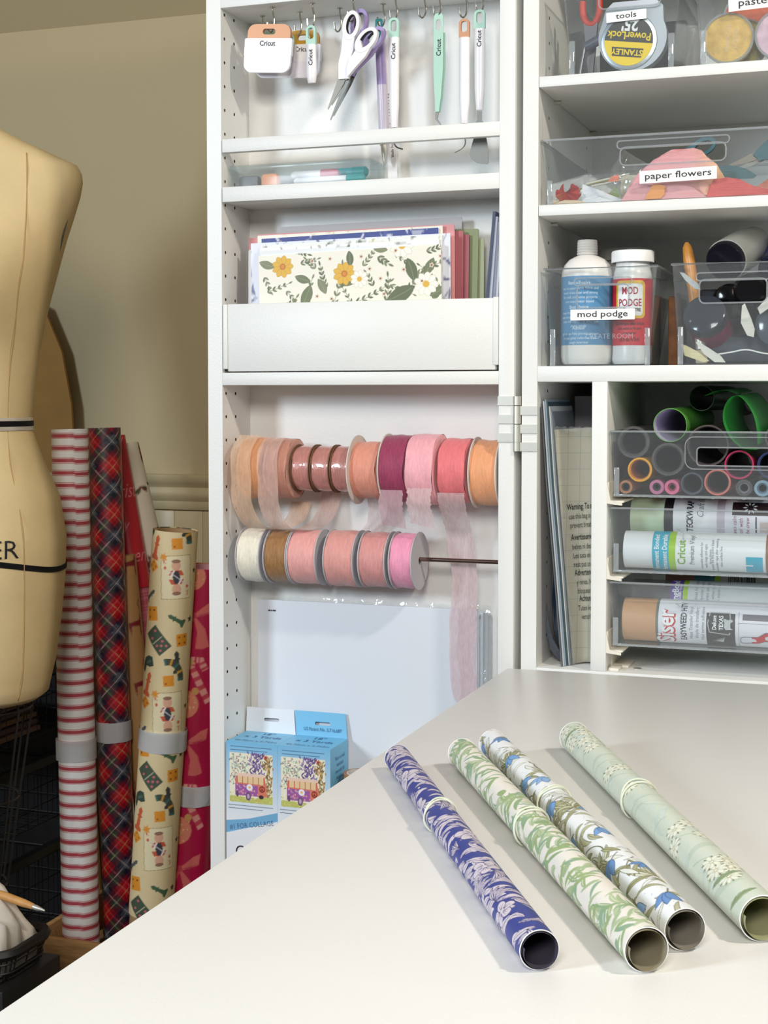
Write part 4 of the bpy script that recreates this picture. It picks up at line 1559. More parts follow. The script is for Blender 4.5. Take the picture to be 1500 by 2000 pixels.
# rolls of tape on the wing floor behind the cartons
def tape_roll(label, c, col, r, ri, h, inner):
    t = thing('tape_roll', label, 'tape', c)
    bm = B(); tube(bm, c, (c[0], c[1], c[2] + h), r, ri + .002, 40); obj('tape', bm, col, t)
    bm = B(); tube(bm, c, (c[0], c[1], c[2] + h + .0004), ri + .002, ri, 40); obj('core', bm, inner, t)
tape_roll('tall brown paper roll right of the blue flapped carton', (-.2065, .034, .4302), M('kraft_brown', (172, 122, 84), .6), .0240, .018, 0.5990 - .4302, M('grey_tape_core', (206, 200, 196), .6))
tape_roll('cream paper roll half hidden behind the table edge', (-.1525, .040, .4302), M('cream_tape', (226, 216, 196), .6), .0280, .018, 0.6220 - .4302, M('cream_tape_core', (216, 206, 188), .6))

# ------------------------------------------------------------------ clear totes on the cabinet shelves
def tote(label, x0, x1, z0, z1, y0, depth, taper, hole, text, lab, tsize, clips=True, engraved=None):
    """Open clear bin: slightly tapered walls, rolled rim, front hand hole with raised lip, corner ribs and a label strip."""
    t = thing('clear_tote', label, 'tote', ((x0 + x1) / 2, y0 + depth / 2, z0))
    w = .0018
    W, H = x1 - x0, z1 - z0
    tp = taper
    F = FRONT(x0, y0 + w, z0)
    outer = [(tp, 0), (W - tp, 0), (W, H), (0, H)]
    holes = []
    if hole:
        hx0, hx1, hz0, hz1 = hole
        holes = [rrect(hx0 - x0, hx1 - x0, hz0 - z0, hz1 - z0, .006, 5)]
    bm = B(); plate(bm, outer, holes, w, F); obj('front_wall', bm, CLEAR, t)
    bm = B()
    plate(bm, outer, [], w, FRONT(x0, y0 + depth, z0))
    obj('back_wall', bm, CLEAR, t)
    for s, (xa, xb) in ((0, (x0 + tp, x0)), (1, (x1 - tp, x1))):
        bm = B()
        dx = w if s == 0 else -w
        q = [(xa, z0), (xb, z1), (xb + dx, z1), (xa + dx, z0)]
        vs = [[bm.verts.new((a, yy, b)) for a, b in q] for yy in (y0 + w, y0 + depth - w)]
        bm.faces.new(vs[0]); bm.faces.new(vs[1][::-1]); bridge(bm, vs[0], vs[1])
        obj('side_wall', bm, CLEAR, t)
    bm = B(); box(bm, x0 + tp, x1 - tp, y0, y0 + depth, z0, z0 + w); obj('base', bm, CLEAR, t)
    bm = B()
    e = .0026
    sweep(bm, [(x0 - .0005, y0, z1), (x1 + .0005, y0, z1), (x1 + .0005, y0 + depth, z1), (x0 - .0005, y0 + depth, z1)], .0015, 8, closed=True)
    tag(obj('rim', bm, CLEARB, t), 'thick clear rolled rim')
    if hole:
        bm = B()
        r = rrect(hx0, hx1, hz0, hz1, .006, 5)
        sweep(bm, [(a, y0 - .0006, b) for a, b in r], .0010, 6, closed=True)
        r = rrect(hx0 - .0035, hx1 + .0035, hz1 - .001, hz1 + .0075, .0036, 5)
        sweep(bm, [(a, y0 - .0004, b) for a, b in r], .0009, 6, closed=True)
        tag(obj('handle_lip', bm, CLEARB, t), 'raised clear lip of the hand hole')
    if clips:
        for xa in (x0 + tp * .8, x1 - tp * .8 - .0062):
            bm = B(); box(bm, xa, xa + .0062, y0 - .0030, y0 + .0002, z0 + .0004, z0 + H * .38, .0007)
            obj('corner_rib', bm, CLEARB, t)
    if text:
        lx0, lx1, lz0, lz1, rot = lab
        M0 = FRONT((lx0 + lx1) / 2, y0 - .0003, (lz0 + lz1) / 2, rot)
        bm = B()
        plate(bm, rrect(-(lx1 - lx0) / 2, (lx1 - lx0) / 2, -(lz1 - lz0) / 2, (lz1 - lz0) / 2, .0005, 2), [], .0003, M0)
        lb = obj('label', bm, LABEL, t)
        letter(lb, text, tsize, INK, M0 @ Matrix.Translation((0, -tsize * .25, .0004)), sx=1.3, bold=.006)
    if engraved:
        letter(t, engraved[0], engraved[1], clear('engraved_mark_' + label[:4], haze=.30, gloss=.5), FRONT(engraved[2], y0 - .0003, engraved[3]), sx=1.0)
    return t


Z1, Z2, Z3 = 1.4268, 1.2816, 1.0983
tote('tall clear tote labelled tools holding a tape measure', .0460, .1790, Z1, 1.5290, .010, .24, .0095, (.0870, .1560, 1.4985, 1.5200), 'tools', (.0955, .1405, 1.4836, 1.4945, .030), .0088)
tote('clear tote labelled pastels with round pots', .1935, .3270, Z1, 1.5290, .010, .24, .0085, None, 'pastels', (.2300, .2900, 1.4845, 1.4995, .035), .0112)
tote('wide low clear tote labelled paper flowers', .0228, .3600, Z2, 1.3556, .008, .26, .0080, (.1125, .2290, 1.3225, 1.3425), 'paper flowers', (.1345, .2195, 1.3020, 1.3160, .020), .0102)
tote('clear tote labelled mod podge with two glue bottles', .0262, .1545, Z3, 1.2095, .010, .20, .0085, (.0640, .1230, 1.1640, 1.1905), 'mod podge', (.0563, .1300, 1.1502, 1.1625, .0), .0098, engraved=('CREATE ROOM', .0080, .1010, 1.1290))
tote('clear tote of dark bottles and brushes without a label', .1715, .3100, Z3, 1.2105, .010, .20, .0085, (.2015, .2745, 1.1665, 1.1925), None, None, 0)

# ---- tools tote contents
STEELG = M('chrome_plastic', (184, 190, 198), .3, .7)
YEL = M('tape_yellow', (250, 214, 20), .4)
DKG = M('sticker_dark_grey', (56, 56, 50), .5)
WHT = M('sticker_white', (245, 245, 245), .5)
yc, cx, cz = .0300, .1240, 1.4660
t = thing('tape_measure', 'chrome tape measure with yellow and black disc lying upside down', 'tape measure', (cx, yc, Z1 + .002))
F = FRONT(cx, yc, cz)
bm = B()
out = []
for k in range(27):
    a = R(-205 + 230 * k / 26)
    out.append((.0385 * math.cos(a), .0375 * math.sin(a)))
out = [(p[0], max(p[1], -.0365)) for p in out] + [(.0340, .0330), (.0260, .0405), (-.0220, .0405), (-.0300, .0330)]
plate(bm, out, [], .0150, F)
obj('case', bm, STEELG, t, 30)
dx_, dz_ = 0.1203, 1.4617
bm = B(); lathe(bm, (dx_, yc - .0150, dz_), (0, -1, 0), [(0, .0318), (.0012, .0310), (.0018, .0280)], 48, cap1=True); obj('disc', bm, STEELG, t)
yd = yc - .0170
RT_ = Matrix.Rotation(R(180 - 8), 4, 'Z')
FD = FRONT(dx_, yd, dz_) @ RT_
def half(a0, a1, r):
    return [(r * math.cos(R(a0 + (a1 - a0) * k / 20)), r * math.sin(R(a0 + (a1 - a0) * k / 20))) for k in range(21)]
bm = B(); plate(bm, half(-182, 2, .0274), [], .0004, FD); a_ = obj('sticker', bm, DKG, t)
bm = B(); plate(bm, half(2, 178, .0274), [], .0004, FD); b_ = obj('sticker', bm, YEL, t)
tag(a_, 'dark half of the round sticker'); tag(b_, 'yellow half of the round sticker')
letter(t, "25'", .0175, WHT, FD @ Matrix.Translation((.001, -.0235, .0005)), sx=.9, bold=.035)
letter(t, 'PowerLock', .0118, YEL, FD @ Matrix.Translation((0, -.0098, .0005)), sx=.90, bold=.02)
bm = B(); plate(bm, [(-.0180, .0075), (.0180, .0075), (.0165, .0175), (-.0165, .0175)], [], .0003, FD @ Matrix.Translation((0, 0, .0004))); tag(obj('name_plate', bm, DKG, t), 'dark name plate on the disc')
letter(t, 'STANLEY', .0088, YEL, FD @ Matrix.Translation((0, .0096, .0009)), sx=.98, bold=.03)

bm = B(); box(bm, .060, .165, .150, .215, Z1 + .0020, 1.515, .003); tag(obj('dark_backing', bm, M('dark_backing_black', (24, 23, 28), .5)), 'black case filling the back of the tools tote', 'case')  # black box added behind the tools to stand in for the dark background
t = thing('pliers', 'red handled pliers standing at the left of the tools tote', 'pliers', (.070, .055, Z1 + .002))
bm = B(); sweep(bm, [(.060, .05, 1.520), (.0605, .05, 1.505), (.066, .05, 1.494), (.074, .05, 1.494), (.0790, .05, 1.505), (.0795, .05, 1.520)], .0038, 10, smooth=5); obj('grip', bm, M('red_grip', (206, 62, 44), .45), t)
bm = B(); plate(bm, [(.062, 1.495), (.078, 1.495), (.076, 1.47), (.072, 1.43), (.068, 1.43), (.064, 1.47)], [], .006, FRONT(0, .053, 0)); obj('jaw', bm, M('grey_steel', (120, 118, 124), .35, .9), t)
t = thing('screwdriver', 'grey blue screwdriver leaning across the tools tote', 'screwdriver', (.085, .04, Z1 + .002))
bm = B(); cyl(bm, (.066, .036, 1.4640), (.098, .040, 1.4800), .0055, .0062, 14); obj('handle', bm, M('slate_handle', (86, 90, 108), .4), t)
bm = B(); cyl(bm, (.066, .036, 1.4640), (.060, .036, 1.4310), .0026, n=10); obj('shaft', bm, M('slate_steel', (130, 128, 132), .3, .9), t)

# ---- pastels
def pot(label, x, z, y, r, c, text=None):
    t = thing('pastel_pot', label, 'pot', (x, y, z - r))
    bm = B(); lathe(bm, (x, y, z), (0, -1, 0), [(0, r * .97), (.010, r), (.0125, r * .985), (.0130, r * .93)], 48, cap0=True, cap1=True)
    obj('pan', bm, M('pastel_' + label[:7], c, .65, noise=(90, .16), bump=(300, .5)), t)
    bm = B(); lathe(bm, (x, y - .0131, z), (0, -1, 0), [(0, r * .93), (0, r * 1.03), (.0016, r * 1.02), (.0016, r * .93), (0, r * .93)], 48)
    obj('lid_ring', bm, CLEARB, t)
    if text:
        F = FRONT(x, y - .0133, z) @ Matrix.Rotation(PI / 2 - .04, 4, 'Z')
        letter(t, text, .0068, clear('embossed_' + label[:5], haze=.55, hazecol=(250, 240, 215), gloss=.4), F @ Matrix.Translation((0, -.002, 0)), sx=.85)
pot('round ochre yellow pastel pot at the front of the tote', .2290, Z1 + .0305, .032, .0275, (224, 184, 106), 'PANPASTEL\nCOLORS')
pot('round pale pink pastel pot beside the ochre one', .2850, Z1 + .0300, .030, .0270, (226, 192, 206), 'Artists')
pot('olive pastel pot half hidden behind the ochre one', .2440, Z1 + .0290, .052, .0260, (170, 156, 78))
pot('orange red pastel pot high behind the label', .2460, Z1 + .0640, .076, .0270, (206, 96, 58))
pot('brown pastel pot at the back of the pastels tote', .2760, Z1 + .0560, .096, .0260, (150, 100, 70))

# ---- paper flowers tote contents
def crumple(name, label, cat, pts, col, y, seed=0, th=.0008, wob=.006, y1=None, mat=None, creases=0):
    """A loose piece of paper: an outline in X-Z, its surface gently buckled in depth."""
    bm = B()
    vs = [bm.verts.new((a, y, b)) for a, b in pts]
    f = bm.faces.new(vs)
    bmesh.ops.triangulate(bm, faces=[f])
    bmesh.ops.subdivide_edges(bm, edges=bm.edges[:], cuts=3, use_grid_fill=True)
    rn = random.Random(seed)
    p1, p2, p3 = rn.uniform(0, 6), rn.uniform(0, 6), rn.uniform(0, 6)
    zs = [p[1] for p in pts]
    z0, z1 = min(zs), max(zs)
    for v in bm.verts:
        h = (v.co.z - z0) / (z1 - z0 + 1e-6)
        v.co.y += wob * (math.sin(v.co.x * 170 + p1) + .7 * math.sin(v.co.z * 240 + p2) + .5 * math.sin((v.co.x + v.co.z) * 330 + p3)) * .5 + ((y1 - y) * h if y1 is not None else 0)
    ex = bmesh.ops.solidify(bm, geom=bm.faces[:], thickness=th)
    return tag(obj(name, bm, mat or M(name + '_' + label[:9], col, .65, noise=(120, .06), stretch=(.4, 1, 3), bump=(260, .4)), smooth=50), label, cat)

CRP = M('crepe_pink_peach', (240, 172, 176), .7, bump=(420, .5), stretch=(.3, .3, 2.2))
# pink to peach fold: colour runs along the paper
nt = CRP.node_tree
tc = nt.nodes.new('ShaderNodeTexCoord'); sp = nt.nodes.new('ShaderNodeSeparateXYZ'); cr = nt.nodes.new('ShaderNodeValToRGB'); mr = nt.nodes.new('ShaderNodeMapRange')
link(nt, tc.outputs['Object'], sp.inputs[0]); link(nt, sp.outputs[0], mr.inputs[0])
mr.inputs[1].default_value, mr.inputs[2].default_value = -.045, .052
cr.color_ramp.elements[0].position = .0; cr.color_ramp.elements[0].color = lin((242, 176, 182)) + [1]
cr.color_ramp.elements[1].position = 1.0; cr.color_ramp.elements[1].color = lin((250, 196, 148)) + [1]
e = cr.color_ramp.elements.new(.62); e.color = lin((242, 178, 182)) + [1]
link(nt, mr.outputs[0], cr.inputs[0]); link(nt, cr.outputs[0], nt.nodes['Principled BSDF'].inputs['Base Color'])
zq = Z2 + .0025
crumple('crepe_paper', 'large pink to peach crepe paper fold in the middle of the tote', 'crepe paper', [(.1130, zq), (.1180, 1.3010), (.1280, 1.3150), (.1450, 1.3320), (.1650, 1.3420), (.1900, 1.3430), (.1990, 1.3395), (.2050, 1.3320), (.2160, 1.3230), (.2170, 1.3150), (.2260, 1.3060), (.2270, 1.2950), (.2150, 1.2900), (.1950, zq)], None, .024, 3, mat=CRP, y1=.040, wob=.003)
crumple('crepe_paper', 'pink crepe paper strip with an orange end under the label', 'crepe paper', [(.1120, zq), (.1200, 1.2960), (.1400, 1.3010), (.1700, 1.3010), (.1920, 1.2960), (.2080, zq)], (240, 174, 178), .018, 5, wob=.002)
crumple('crepe_paper', 'orange crepe paper patch below the label', 'crepe paper', [(.1400, zq + .0005), (.1410, 1.2890), (.1450, 1.2945), (.1480, 1.3000), (.1560, 1.3005), (.1625, 1.2985), (.1600, 1.2940), (.1610, 1.2890), (.1570, zq + .0005)], (244, 166, 92), .0150, 6, wob=.001)
crumple('crepe_paper', 'coral red crepe paper tapering to the right', 'crepe paper', [(.2060, zq), (.2100, 1.2960), (.2140, 1.3040), (.2280, 1.3060), (.2420, 1.3030), (.2600, 1.2940), (.2900, 1.2860), (.2900, zq)], (226, 98, 96), .022, 7, wob=.003)
crumple('crepe_paper', 'salmon crepe paper at the far right of the tote', 'crepe paper', [(.2500, 1.2960), (.2700, 1.3070), (.3000, 1.3130), (.3300, 1.3120), (.3300, zq), (.2700, zq)], (236, 150, 128), .060, 8, wob=.004)
crumple('tissue_paper', 'white folded tissue paper left in the tote', 'tissue paper', [(.0640, 1.3085), (.0720, 1.3050), (.0920, 1.2960), (.1180, zq + .001), (.0900, zq), (.0680, zq), (.0640, 1.2920), (.0640, 1.3000)], (238, 238, 244), .030, 9, wob=.006)
crumple('tissue_paper', 'small white tissue fold lying in front', 'tissue paper', [(.0660, zq), (.0700, 1.2890), (.0800, 1.2930), (.0840, 1.2890), (.1050, zq)], (240, 240, 244), .018, 10, wob=.003)
crumple('crepe_paper', 'cream crepe paper piece behind the pink fold', 'crepe paper', [(.1030, zq), (.1050, 1.3170), (.1120, 1.3190), (.1280, 1.3180), (.1200, zq)], (222, 214, 190), .056, 11, wob=.002)
crumple('crepe_paper', 'cream scalloped paper lying under the orange rose', 'crepe paper', [(.0330, zq - .001), (.0360, 1.2890), (.0420, 1.2860), (.0480, 1.2880), (.0540, 1.2850), (.0640, 1.2870), (.0760, zq - .001)], (232, 206, 176), .0150, 12, wob=.001)
# orange paper rose on a wire
t = thing('paper_rose', 'orange red paper rose lying at the left end of the tote', 'paper flower', (.046, .03, Z2 + .002))
rn = random.Random(5)
for k in range(9):
    bm = B()
    a0 = rn.uniform(0, TAU)
    cxx, czz = .0480 + .0085 * math.cos(a0), 1.2985 + .0075 * math.sin(a0)
    rows = []
    for i in range(6):
        row = []
        for j in range(7):
            u, v = (i / 5 - .5) * 2, j / 6
            rr = .0105 * v
            a = a0 + u * .8
            row.append(bm.verts.new((.0480 + rr * 1.25 * math.cos(a) + .002 * u, .032 - .010 * (1 - v) + .004 * math.sin(u * 3 + k), max(1.2855, 1.2975 + rr * 1.1 * math.sin(a)))))
        rows.append(row)
    for i in range(5):
        for j in range(6):
            try:
                bm.faces.new((rows[i][j], rows[i + 1][j], rows[i + 1][j + 1], rows[i][j + 1]))
            except ValueError:
                pass
    obj('petal', bm, M('orange_petal_%d' % k, rn.choice(((236, 84, 36), (206, 52, 36), (244, 112, 56), (180, 40, 40))), .6), t, 60)
bm = B(); sweep(bm, [(.056, .034, 1.300), (.072, .038, 1.3075), (.085, .044, 1.3110), (.100, .05, 1.3140)], .0009, 6, smooth=4); obj('stem', bm, M('olive_wire', (150, 146, 100), .6), t)
for k, (c, lab) in enumerate((((150, 170, 110), 'green paper leaf behind the tissue'), ((240, 140, 116), 'coral paper bud by the cream piece'), ((244, 150, 126), 'coral paper petal low behind the tissue'))):
    pts = [[(.094, zq), (.092, 1.296), (.100, 1.306), (.104, 1.300), (.106, zq)], [(.092, 1.310), (.097, 1.316), (.105, 1.318), (.105, 1.310)], [(.088, zq), (.088, 1.294), (.094, 1.297), (.108, zq)]][k]
    crumple('paper_petal', lab, 'paper flower', pts, c, .046 - .004 * k, 20 + k, wob=.002)
for k, (a, b, lab) in enumerate((((.062, .066, 1.3125), (.112, .070, 1.3225), 'white wire stem lying high at the back'), ((.070, .060, 1.3085), (.108, .064, 1.3160), 'thin cream wire stem below the white one'))):
    bm = B(); cyl(bm, a, b, .0011, n=8); tag(obj('floral_wire', bm, M('stem_%d' % k, (226, 222, 204), .5)), lab, 'wire')
# clear bag with a peak
bm = B()
rn = random.Random(3)
pk = [(.0890, 1.2960), (.0960, 1.3250), (.1090, 1.3480), (.1170, 1.3420), (.1400, 1.3270), (.1380, 1.3100), (.1200, 1.2960)]
vs = [bm.verts.new((a, .040, b)) for a, b in pk]
f = bm.faces.new(vs); bmesh.ops.triangulate(bm, faces=[f]); bmesh.ops.subdivide_edges(bm, edges=bm.edges[:], cuts=3, use_grid_fill=True)
for v in bm.verts:
    v.co.y += rn.uniform(-.004, .004) + .25 * (v.co.z - 1.31)
tag(obj('clear_bag', bm, CELLO, smooth=20), 'crinkled clear plastic bag peaking above the pink fold', 'bag')
# teal scissors pair in the tote
TEALS = M('deep_teal_handle', (34, 92, 104), .45)
for nm, lab, q in (('scissors', 'teal handled scissors lying at the right of the paper flowers tote', (.2650, .048, 1.3300, -1.05)), ('scissors', 'teal scissors handle showing through the hand hole', (.1500, .072, 1.3230, -1.25))):
    scissors(lab, q[0], q[2], q[1], q[3], TEALS, k=.78)
crumple('felt_leaf', 'slate teal felt leaf right of the hand hole', 'felt leaf', [(.2190, 1.3190), (.2300, 1.3210), (.2480, 1.3160), (.2600, 1.3080), (.2560, 1.3050), (.2400, 1.3050), (.2250, 1.3080)], (70, 108, 114), .034, 31, th=.002, wob=.001)

# ---- glue bottles
GLUEW = M('white_bottle_plastic', (238, 234, 230), .32)
BLUEL = M('blue_label', (88, 146, 190), .45)
REDL = M('red_label', (208, 36, 48), .45)
YELL = M('label_yellow', (240, 194, 60), .5)


def rwrap(cx, cy, r, lift=.0004):
    return lambda x, y, c=cx, q=r + lift: (c + q * math.sin(x / q), cy - q * math.cos(x / q), y)


bx, by, br = .0672, .0500, .0300
t = thing('glue_bottle', 'tall white bottle with a blue label and ribbed grey cap', 'bottle', (bx, by, Z3 + .002))
zb = Z3 + .002
bm = B(); lathe(bm, (bx, by, zb), (0, 0, 1), [(0, .026), (.003, .0288), (.010, br), (.101, br), (.109, br * .97), (.116, br * .88), (.122, br * .70), (.1255, br * .48), (.127, br * .36), (.128, br * .34)], 48, cap0=True, cap1=True)
obj('body', bm, GLUEW, t)
bm = B(); lathe(bm, (bx, by, zb + .0225), (0, 0, 1), [(0, br - .0002), (0, br + .0004), (.0790, br + .0004), (.0790, br - .0002)], 48); obj('label', bm, BLUEL, t)
bm = B()
pr = [(0, .0118)]
for k in range(5):
    pr += [(.001 + .0030 * k, .0122 - .0001 * k), (.0026 + .0030 * k, .0122 - .0001 * k), (.0030 + .0030 * k, .0113)]
pr += [(.0160, .0118), (.0175, .0108)]
lathe(bm, (bx, by, zb + .1272), (0, 0, 1), pr, 32, cap1=True)
tag(obj('cap', bm, M('ribbed_grey_cap', (206, 202, 198), .4), t), 'ribbed pale grey cap')
pw = M('label_print_white', (206, 222, 234), .6)
wr = rwrap(bx, by, br)
for k, (s, zz) in enumerate((('Base adhesive', .092), ('use on paper cards fabric and\nwood dries clear and strong\nfor craft and home projects\nnon toxic water based', .086), ('Best choice', .064), ('keep from freezing store cool\nclean brush with soap and water\nclose the cap firmly after use\nshake gently', .058), ('Adhesif', .040), ('garder au frais pinceau propre\nne pas geler refermer bien\nusage interieur', .034))):
    big = k in (0, 2, 4)
    letter(t, s, .0056 if big else .0044, pw, lambda x, y, zz=zz: wr(x - .004, zb + zz + y), sx=.9, cut=.004, bold=.02 if big else .006)
bx, by, br = .1206, .0480, .0225
t = thing('glue_bottle', 'white jar bottle with a red and yellow glue label', 'bottle', (bx, by, zb))
bm = B(); lathe(bm, (bx, by, zb), (0, 0, 1), [(0, .0200), (.002, .0222), (.006, .0230), (.014, br), (.098, br), (.106, br * .93), (.110, br * .88), (.112, br * .9), (.114, br * .86), (.118, br * .86)], 48, cap0=True, cap1=True)
obj('body', bm, M('milky_jar', (228, 228, 228), .3), t)
bm = B(); lathe(bm, (bx, by, zb + .0215), (0, 0, 1), [(0, br - .0002), (0, br + .0004), (.0760, br + .0004), (.0760, br - .0002)], 48); obj('label', bm, REDL, t)
bm = B(); lathe(bm, (bx, by, zb + .1165), (0, 0, 1), [(0, .0236), (.0005, .0244), (.0120, .0244), (.0135, .0233)], 48, cap1=True); tag(obj('lid', bm, WHT, t), 'white screw lid')
wr = rwrap(bx, by, br)
def curved_plate(pts, lift, mat, nm, zoff):
    bm = B()
    vs = [bm.verts.new((a, b, 0)) for a, b in pts]
    f = bm.faces.new(vs); bmesh.ops.triangulate(bm, faces=[f])
    for q in np.arange(-.03, .03, .003):
        bmesh.ops.bisect_plane(bm, geom=bm.verts[:] + bm.edges[:] + bm.faces[:], plane_co=(q, 0, 0), plane_no=(1, 0, 0))
    g = rwrap(bx, by, br, lift)
    for v in bm.verts:
        v.co = Vector(g(v.co.x, v.co.y + zoff))
    obj(nm, bm, mat, t)
curved_plate(rrect(-.0170, .0190, 0, .0430, .005), .0006, YELL, 'label_panel', zb + .052)
curved_plate(rrect(-.0140, .0160, .0030, .0395, .004), .0008, WHT, 'label_panel', zb + .052)
wr = rwrap(bx, by, br, .0010)
RI = M('label_red_ink', (170, 40, 60), .5)
letter(t, 'MOD\nPODGE', .0118, RI, lambda x, y: wr(x + .0010, zb + .0795 + y), sx=.70, bold=.018, cut=.004)
letter(t, 'SATIN LUSTRE', .0052, INK, lambda x, y: wr(x + .0010, zb + .0600 + y), sx=.76, bold=.03, cut=.004)
letter(t, 'all in one glue, sealer & finish\ncolle, vernis et fini pour\ntous projets', .0046, M('label_dark_red', (96, 20, 28), .6), lambda x, y: wr(x + .0005, zb + .0445 + y), sx=.66, bold=.02, cut=.004)
letter(t, '16 fl oz 473ml', .0068, M('label_deep_red', (120, 20, 30), .6), lambda x, y: wr(x, zb + .0260 + y), sx=.62, bold=.02, cut=.004)
MILK = M('milky_translucent_jar', (176, 174, 166), .35)
for k, (x, y, r, h, lab) in enumerate(((.0930, .165, .036, .145, 'large milky jar at the back of the glue tote'), (.1262, .1000, .0190, .118, 'smaller milky jar behind the red labelled bottle'))):
    t = thing('glue_jar', lab, 'jar', (x, y, zb))
    bm = B(); lathe(bm, (x, y, zb), (0, 0, 1), [(0, r * .9), (.004, r * .98), (h - .026, r * .98), (h - .020, r * .86), (h - .016, r * .86)], 40, cap0=True, cap1=True); obj('body', bm, MILK, t)
    bm = B(); lathe(bm, (x, y, zb + h - .016), (0, 0, 1), [(0, r * .96), (.013, r * .96), (.015, r * .90)], 40, cap1=True); obj('lid', bm, M('milky_lid_%d' % k, (190, 190, 184), .4), t)

# amber packet between the two totes
bm = B(); box(bm, .1565, .1690, .080, .150, Z3 + .0002, 1.1800, .002); tag(obj('box', bm, M('amber_carton', (130, 84, 48), .6, noise=(60, .3))), 'amber brown packet standing between the two totes', 'box')

# ---- dark tote contents
def tilted(label, c, d, prof, col, name='bottle', cat='bottle', capcol=None, capprof=None, rough=.25, n=36):
    t = thing(name, label, cat, (c[0], c[1], Z3 + .002))
    bm = B(); lathe(bm, c, d, prof, n, cap0=True, cap1=True); obj('body', bm, M('bt_' + label[:8], col, rough), t)
    if capprof:
        bm = B(); lathe(bm, c, d, capprof, n, cap0=True, cap1=True); obj('cap', bm, M('cap_' + label[:8], capcol, .12), t)
    return t
tilted('white spray can tipped forward with a glossy dark violet lid', (.2240, .0560, 1.2170), (.25, .86, .28), [(.004, .0235), (.060, .0235), (.090, .020)], (206, 206, 196), capcol=(20, 18, 30), capprof=[(-.004, .0200), (-.002, .0220), (.004, .0226), (.012, .0226)])
tilted('magenta jar lying with a dark grey lid facing out', (.2040, .0340, 1.1560), (.10, .90, -.42), [(.012, .0235), (.070, .0235), (.075, .02)], (150, 44, 84), name='paint_jar', cat='jar', capcol=(52, 56, 66), capprof=[(-.002, .0215), (0, .0240), (.012, .0246), (.013, .02)])
tilted('black lidded bottle facing out in the middle of the dark tote', (.2530, .0420, 1.1820), (.05, .97, .1), [(.010, .0185), (.080, .0185)], (26, 26, 30), capcol=(18, 18, 20), capprof=[(-.004, .0150), (-.001, .0185), (.010, .0190)])
tilted('second dark bottle deep behind the hand hole', (.2280, .0700, 1.1720), (.05, .97, .1), [(.010, .0200), (.080, .0200)], (24, 24, 28), capcol=(16, 16, 18), capprof=[(-.004, .0160), (-.001, .0200), (.010, .0205)])
tilted('grey blue bottle with a domed lid at the right edge', (.2830, .0360, 1.1430), (.02, .95, -.1), [(.012, .0230), (.080, .0230)], (86, 96, 110), capcol=(80, 88, 100), capprof=[(-.003, .0180), (0, .0235), (.012, .0240)])
tilted('cobalt blue jar at the back right of the dark tote', (.2780, .0900, 1.2080), (.1, .8, .5), [(.008, .0200), (.060, .0200)], (40, 50, 140), capcol=(30, 34, 60), capprof=[(-.003, .0180), (0, .0210), (.010, .0210)])
bm = B(); box(bm, .186, .300, .120, .195, Z3 + .0020, 1.190, .004); tag(obj('case', bm, M('charcoal_case', (44, 48, 56), .5)), 'charcoal case behind the dark bottles', 'case')
bm = B(); box(bm, .196, .298, .060, .118, Z3 + .0020, 1.134, .010); tag(obj('pouch', bm, M('slate_pouch', (62, 70, 82), .55)), 'slate pouch lying under the dark bottles', 'pouch')
t = thing('paint_brush', 'paint brush with an orange wooden handle standing in the dark tote', 'brush', (.186, .05, Z3 + .002))
bm = B(); lathe(bm, (.1965, .050, 1.1350), Vector((-.016, .006, .1045)), [(0, .0045), (.03, .0062), (.085, .0066), (.100, .0054), (.1055, .0020)], 20, cap0=True, cap1=True); obj('handle', bm, M('orange_wood', (206, 140, 62), .35, noise=(120, .12)), t)
bm = B(); lathe(bm, (.1990, .0490, 1.1170), Vector((-.016, .006, .1045)), [(0, .0062), (.020, .0055)], 20, cap0=True, cap1=True); obj('ferrule', bm, STEEL, t)
bm = B(); box(bm, .1930, .2060, .046, .053, Z3 + .0022, 1.1170, .002); obj('bristles', bm, M('pale_bristle', (206, 196, 170), .8), t)
def paddle(label, pts, y, col=(226, 224, 216), name='spatula', cat='spatula', th=.003, y1=None):
    crumple(name, label, cat, pts, col, y, len(label), th=th, wob=.0006, y1=y1)
paddle('white plastic spatula standing upright in the dark tote', [(.2460, 1.1640), (.2490, 1.1665), (.2560, 1.1500), (.2600, 1.1380), (.2590, 1.1290), (.2520, 1.1310), (.2450, 1.1450)], .0300)
paddle('white handle crossing below the hand hole', [(.2630, 1.1610), (.2660, 1.1540), (.2830, 1.1660), (.2850, 1.1800), (.2800, 1.1790)], .0240)
paddle('cream foam brush lying at the bottom left of the dark tote', [(.1810, 1.1220), (.1850, 1.1210), (.2000, 1.1130), (.2120, 1.1030), (.2060, 1.1015), (.1850, 1.1090)], .0220, (226, 214, 172), 'foam_brush', 'brush', .005)
paddle('white brush handle lying beside the cream foam brush', [(.1970, 1.1240), (.2000, 1.1245), (.2120, 1.1170), (.2250, 1.1080), (.2300, 1.1010), (.2180, 1.1015), (.2060, 1.1110)], .0190)
paddle('clear white strip leaning at the upper left of the dark tote', [(.1790, 1.2020), (.1840, 1.2010), (.2000, 1.1880), (.2020, 1.1820), (.1960, 1.1830), (.1850, 1.1930)], .0160, (196, 198, 200))
bm = B(); sweep(bm, [(.220, .020, 1.1100), (.236, .020, 1.1125), (.252, .020, 1.1150), (.270, .022, 1.1110), (.286, .026, 1.1095)], .0009, 6, smooth=5); tag(obj('cable_tie', bm, WHT), 'thin white tie curving along the bottom of the dark tote', 'tie')

